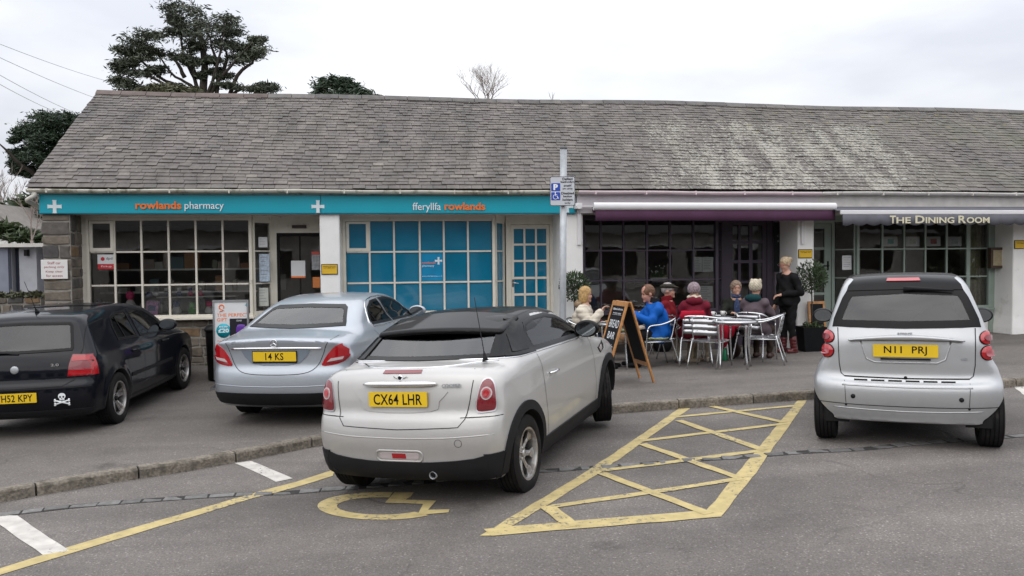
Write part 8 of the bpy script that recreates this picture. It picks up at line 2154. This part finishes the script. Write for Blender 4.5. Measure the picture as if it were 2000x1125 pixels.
def seated(lean=0, arms='lap', el=None, seat=.43, splay=.11, knee=.42, female=True, sh=.16, shank=None, tilt=0, head=None):
    y = .02; c = np.array
    J = {'pel': (0, .08, seat+.10), 'chest': (0, .08-lean*.6, seat+.37), 'neck': (0, .07-lean, seat+.575), 'head': (0, .05-lean*1.25, seat+.735)}
    if head: J['head'] = head
    for s_, k in (('L', 1), ('R', -1)):
        J['sh'+s_] = (k*sh, .07-lean*.85, seat+.49); J['hip'+s_] = (k*.09, .04, seat+.07); J['kn'+s_] = (k*splay, -.40, seat+.06); J['an'+s_] = (k*splay*1.05, -.36-(shank or 0), .09)
        if arms == 'lap': J['el'+s_] = (k*(sh+.07), .0-lean*.4, seat+.27); J['wr'+s_] = (k*.10, -.20-lean*.3, seat+.20); J['palm'+s_] = (0, 0, 1)
        if arms == 'table': J['el'+s_] = (k*(sh+.07), -.10-lean*.6, seat+.29); J['wr'+s_] = (k*.12, -.33-lean*.5, seat+.33); J['palm'+s_] = (0, 0, 1)
        if arms == 'eat': J['el'+s_] = (k*(sh+.06), -.10-lean*.6, seat+.28); J['wr'+s_] = (k*.06, -.30-lean*.4, seat+.40); J['palm'+s_] = (0, -.5, .8)
    return J
def place_px(px, Y): p = at(px, 600, Y); return (p.x, Y, gz(p.x, Y))
blonde = mat('blonde hair', (.42, .26, .10), .6, var=.35, vs=30); brown = mat('brown hair', (.13, .06, .03), .6, var=.3, vs=30); greyh = mat('grey hair', (.30, .27, .26), .7, var=.35, vs=30); greybr = mat('greying brown hair', (.20, .14, .10), .7, var=.35, vs=30); sandy = mat('sandy tied hair', (.36, .27, .17), .6, var=.35, vs=30)
cream_q = cloth('cream quilted nylon', (.60, .54, .45), .5, bump=.1); navy_t = cloth('navy denim', (.018, .024, .045)); fur = cloth('brown fur trim', (.24, .17, .11), var=.5, vs=40, bump=1)
# 1 woman in cream
J = seated(.03, 'lap'); J['elR'] = (-.23, -.10, .68); J['wrR'] = (-.13, -.25, .90); J['palmR'] = (.3, 0, 1)
J['elL'] = (.24, -.02, .68); J['wrL'] = (.10, -.24, .62)
person('seated blonde woman in a cream quilted coat and navy trousers eating beside the sign pole', place_px(1146, 13.05), math.radians(72), J, (.1, .1),
       [('coat', cream_q, dict(t=.035, puff=.011, skirt=.25, hood=fur)), ('trousers', navy_t, dict(t=.004)), ('shoes', MT['ink'], {})], ('bob', blonde))
# 2 man in blue
blue = cloth('bright blue shell jacket', (.008, .10, .42), .55, bump=.12)
J = seated(.10, 'eat', head=(0, -.12, 1.145))
person('seated man with receding brown hair in a bright blue jacket leaning over his lunch', place_px(1279, 13.0), math.radians(-78), J, (.0, .28),
       [('coat', blue, dict(t=.048, collar=cloth('black collar', (.02, .02, .022)), skirt=.12)), ('trousers', cloth('black trousers', (.015, .015, .017)), dict(t=.006)), ('shoes', MT['ink'], {})], ('balding', brown), skin=SKIN2, female=False, hs=1.08)
# 3 man in flat cap
maroon = cloth('dark red jacket', (.17, .012, .018), .8)
J = seated(.02, 'lap')
person('seated older man in a flat cap and dark red jacket facing right', place_px(1309, 13.55), math.radians(62), J, (.25, .0),
       [('coat', maroon, dict(t=.04, collar=maroon, skirt=.2)), ('trousers', cloth('beige trousers', (.36, .30, .21)), dict(t=.008)), ('shoes', mat('tan shoes', (.3, .24, .17), .6), {})], ('short', greyh), ('flat_cap', cloth('dark tweed', (.035, .032, .025), var=.4, vs=50)), glasses=True, skin=SKIN2, hs=1.04)
# 4 woman in dark red coat, back to the viewer
crim = cloth('crimson wool coat', (.135, .012, .025), .85); creamk = cloth('cream wool', (.52, .46, .36), var=.25, vs=30, bump=.8, bs=60)
J = seated(.06, 'table', splay=.24)
person('seated woman in a crimson coat and cream scarf with her back to the viewer', place_px(1356, 12.95), math.radians(180-8), J, (-.35, .05),
       [('coat', crim, dict(t=.04, hood=crim, skirt=.3)), ('scarf', creamk, {}), ('trousers', cloth('pale beige trousers', (.50, .43, .32)), dict(t=.004)), ('shoes', mat('cream shoes', (.5, .44, .36), .6), {})], ('short', greyh), ('headband', cloth('mauve knit', (.28, .22, .24), var=.5, vs=45, bump=.8, bs=60)))
# 5 smiling woman with glasses
dgreen = cloth('dark green cardigan', (.020, .022, .018)); scarfp = mat('navy patterned scarf', (.03, .05, .12), .8, var=.6, vs=55, dirt=((.2, .25, .4), 40, .58, .9))
J = seated(.04, 'table')
person('seated smiling woman with curly hair, glasses and a navy scarf facing the viewer', place_px(1438, 14.1), math.radians(-8), J, (.15, -.02),
       [('coat', dgreen, dict(t=.03, open=True, name='cardigan')), ('front_scarf', scarfp, {}), ('trousers', cloth('dark skirt', (.02, .02, .022)), dict(t=.01)), ('shoes', MT['ink'], {})], ('curly', greybr), glasses=mat('red spectacle frame', (.2, .02, .03), .4), smile=True)
# 6 person in cream hat
taupe = cloth('mauve grey coat', (.105, .080, .092), .85); tealh = cloth('dark teal lining', (.012, .045, .05))
J = seated(.08, 'table')
person('seated person in a cream knitted hat and mauve grey coat facing away to the left', place_px(1474, 13.4), math.radians(180-38), J, (.0, .0),
       [('coat', taupe, dict(t=.04, hood=tealh, skirt=.4)), ('trousers', cloth('brown trousers', (.045, .032, .026)), dict(t=.006)), ('shoes', mat('dark brown shoes', (.05, .02, .015), .5), {})], ('short', greyh), ('knit', creamk))
# 7 standing woman
blk = cloth('black jersey', (.010, .010, .011), .8)
J = {'pel': (0, .02, .93), 'chest': (0, .02, 1.20), 'neck': (0, -.01, 1.42), 'head': (0, -.06, 1.57), 'shL': (.16, 0, 1.345), 'shR': (-.16, 0, 1.345),
     'elL': (.25, .05, 1.08), 'wrL': (.06, -.20, 1.04), 'elR': (-.24, .08, 1.08), 'wrR': (-.22, -.06, .86), 'palmL': (0, -.3, 1), 'palmR': (1, 0, 0),
     'hipL': (.09, .02, .88), 'hipR': (-.09, .02, .88), 'knL': (.10, -.01, .50), 'knR': (-.09, .02, .50), 'anL': (.11, .04, .09), 'anR': (-.10, .0, .09)}
person('standing woman in black with tied back hair and dark red boots beside the bay tree', place_px(1538, 14.55), math.radians(-62), J, (-.08, .30),
       [('coat', blk, dict(t=.034, name='jumper', sleeve=.9, zlo=.84, flare=1.6)), ('trousers', blk, dict(t=.010)), ('boots', mat('dark red leather', (.10, .012, .014), .35, var=.2, coat=.3), {})], ('bun', sandy), glasses=mat('red spectacle frame two', (.3, .02, .03), .4))
# ------------------------------------------------------------------ loose things by the tables
redc = cloth('red fleece', (.36, .012, .03), .95)
p = place_px(1352, 12.72); o = thing('red_blanket', 'bright red blanket folded over the back of the chair of the woman in crimson', 'blanket', p)
def f(P): return smax(np.abs(np.hypot(P[:, 1]*2.2, (P[:, 2]-.80)*1.2)-.06)-.022, np.abs(P[:, 0])-.19-.01*np.sin(P[:, 2]*50), .02)-.004*np.sin(P[:, 0]*40)
sdf_object('fold', f, (-.25, -.12, .62), (.25, .12, .95), .012, redc, o, 1)
q = at(1418, 640, 13.0); g = gz(q.x, 13.0); o = thing('red_coat', 'bright red coat hanging beneath the edge of the table beside the bottle', 'coat', (q.x, 13.0, g))
mb = MB(); n = 22; vv = []
for i in range(n+1):
    t = i/n; x = -.20+.42*t; zb = .70-.52*min(1, t*1.0 if t < .3 else .3+(1-t)*.95) if False else (.62-.46*(1-abs(t-.25)/.75) if t > .25 else .62-.46*(t/.25))
    vv += [(x, .02*math.sin(i*1.1), .70), (x+.02, .03*math.sin(i*1.1+.6), (.70+zb)/2), (x+.01, .035*math.sin(i*1.1+1), zb)]
mb.add(vv, [(3*i+j, 3*i+3+j, 3*i+4+j, 3*i+1+j) for i in range(n) for j in range(2)], True); ob = mb.build('cloth', redc, o); md = ob.modifiers.new('s', 'SOLIDIFY'); md.thickness = .012
q = ground(1416, 704); o = thing('drinks_bottle', 'green plastic bottle standing on the ground under the nearest table', 'bottle', tuple(q))
MB().lathe([(0, 0), (.045, 0), (.048, .02), (.048, .15), (.02, .19), (.02, .2), (0, .2)], 18).build('bottle_body', mat('green plastic', (.02, .30, .14), .3), o); MB().lathe([(0, .2), (.024, .2), (.024, .225), (0, .225)], 14).build('cap', MT['white_letter'], o)
q = ground(1424, 700); o = thing('handbag', 'dark brown handbag on the ground behind the green bottle', 'bag', tuple(q+Vector((.06, .18, 0))))
def f(P): return smax(ellipsoid(P, (0, 0, .13), (.19, .10, .17)), -P[:, 2], .01)
sdf_object('bag_body', f, (-.24, -.15, -.02), (.24, .15, .34), .015, mat('brown leather', (.05, .02, .016), .5), o, 1); MB().tube(smooth_path([(-.1, 0, .27), (-.06, 0, .38), (.06, 0, .38), (.1, 0, .27)], 4), .010, 6).build('handle', MT['ink'], o)
q = ground(1300, 690); o = thing('rucksack', 'black rucksack on the ground under the chairs behind the man in blue', 'bag', tuple(q+Vector((0, .3, 0))))
def f(P): return smax(ellipsoid(P, (0, 0, .16), (.18, .14, .20)), -P[:, 2], .01)
sdf_object('bag_body', f, (-.24, -.2, -.02), (.24, .2, .4), .016, cloth('black nylon', (.012, .012, .014)), o, 1); MB().tube(smooth_path([(-.05, 0, .35), (0, 0, .41), (.05, 0, .35)], 4), .008, 6).build('strap', MT['ink'], o)
# dog under the left table
q = ground(1222, 706); dog = thing('dog', 'brown and white dog standing under the chair behind the chalkboard', 'dog', (q.x-.1, q.y+.22, q.z), math.radians(90))
def df(P):
    d = smin(capsule(P, (0, -.20, .36), (0, .18, .35), .105, .085), capsule(P, (0, -.22, .38), (0, -.36, .50), .075, .055), .05)
    d = smin(d, ellipsoid(P, (0, -.40, .53), (.06, .075, .06)), .03); d = smin(d, capsule(P, (0, -.44, .51), (0, -.53, .49), .034, .024), .02)
    for s_ in (-1, 1):
        d = smin(d, ellipsoid(P, (s_*.058, -.37, .52), (.014, .035, .05)), .012)
        fl = np.minimum(capsule(P, (s_*.065, -.20, .33), (s_*.065, -.19, .16), .045, .026), capsule(P, (s_*.065, -.19, .16), (s_*.065, -.20, .03), .026, .022)); fl = smin(fl, ellipsoid(P, (s_*.065, -.225, .022), (.028, .045, .022)), .01)
        hl = np.minimum(np.minimum(capsule(P, (s_*.06, .15, .33), (s_*.07, .08, .21), .062, .038), capsule(P, (s_*.07, .08, .21), (s_*.07, .20, .12), .034, .022)), capsule(P, (s_*.07, .20, .12), (s_*.07, .17, .03), .022, .020)); hl = smin(hl, ellipsoid(P, (s_*.07, .145, .022), (.027, .045, .022)), .01)
        d = smin(d, np.minimum(fl, hl), .025)
    return smin(d, capsule(P, (0, .22, .38), (0, .38, .50), .024, .012), .02)
sdf_object('body', df, (-.2, -.62, -.02), (.2, .46, .66), .013, mat('brown and white fur', (.22, .12, .06), .9, var=.3, vs=20, bump=.6, bs=60, dirt=((.5, .44, .36), 3.2, .48, 1.0)), dog, 1)
o = MB().lathe([(0, -.008), (.012, -.004), (.012, .006), (0, .01)], 8, 'y', Matrix.Translation((0, -.553, .50))).build('nose', MT['ink'], dog)
for s_ in (-1, 1): MB().lathe([(0, -.004), (.007, -.002), (.007, .004), (0, .006)], 8, 'y', Matrix.Translation((s_*.028, -.462, .545))).build('eye', EYE, dog)
MB().tube([(.0, -.30, .50), (.35, .1, .55), (.5, .3, .7)], .006, 5).build('lead', mat('red lead', (.4, .02, .03), .6), dog)
# small chalkboard easel behind the bay tree
q = at(1600, 640, 15.0); o = thing('small_easel_board', 'small wooden framed chalkboard standing behind the microcar beside the green door', 'chalkboard', (q.x, 15.0, gz(q.x, 15.0)), .1)
zt_ = at(1600, 588, 15.0).z-gz(q.x, 15.0); M_ = Matrix.Rotation(-.15, 4, 'X')
mb = MB(); mb.box(-.16, -.12, -.015, .015, 0, zt_, M_); mb.box(.12, .16, -.015, .015, 0, zt_, M_); mb.box(-.12, .12, -.014, .014, zt_-.05, zt_, M_); mb.box(-.12, .12, -.014, .014, .25, .30, M_); mb.build('frame', MT['wood'], o)
MB().box(-.12, .12, -.006, .006, .30, zt_-.05, M_).build('board', MT['chalk'], o)
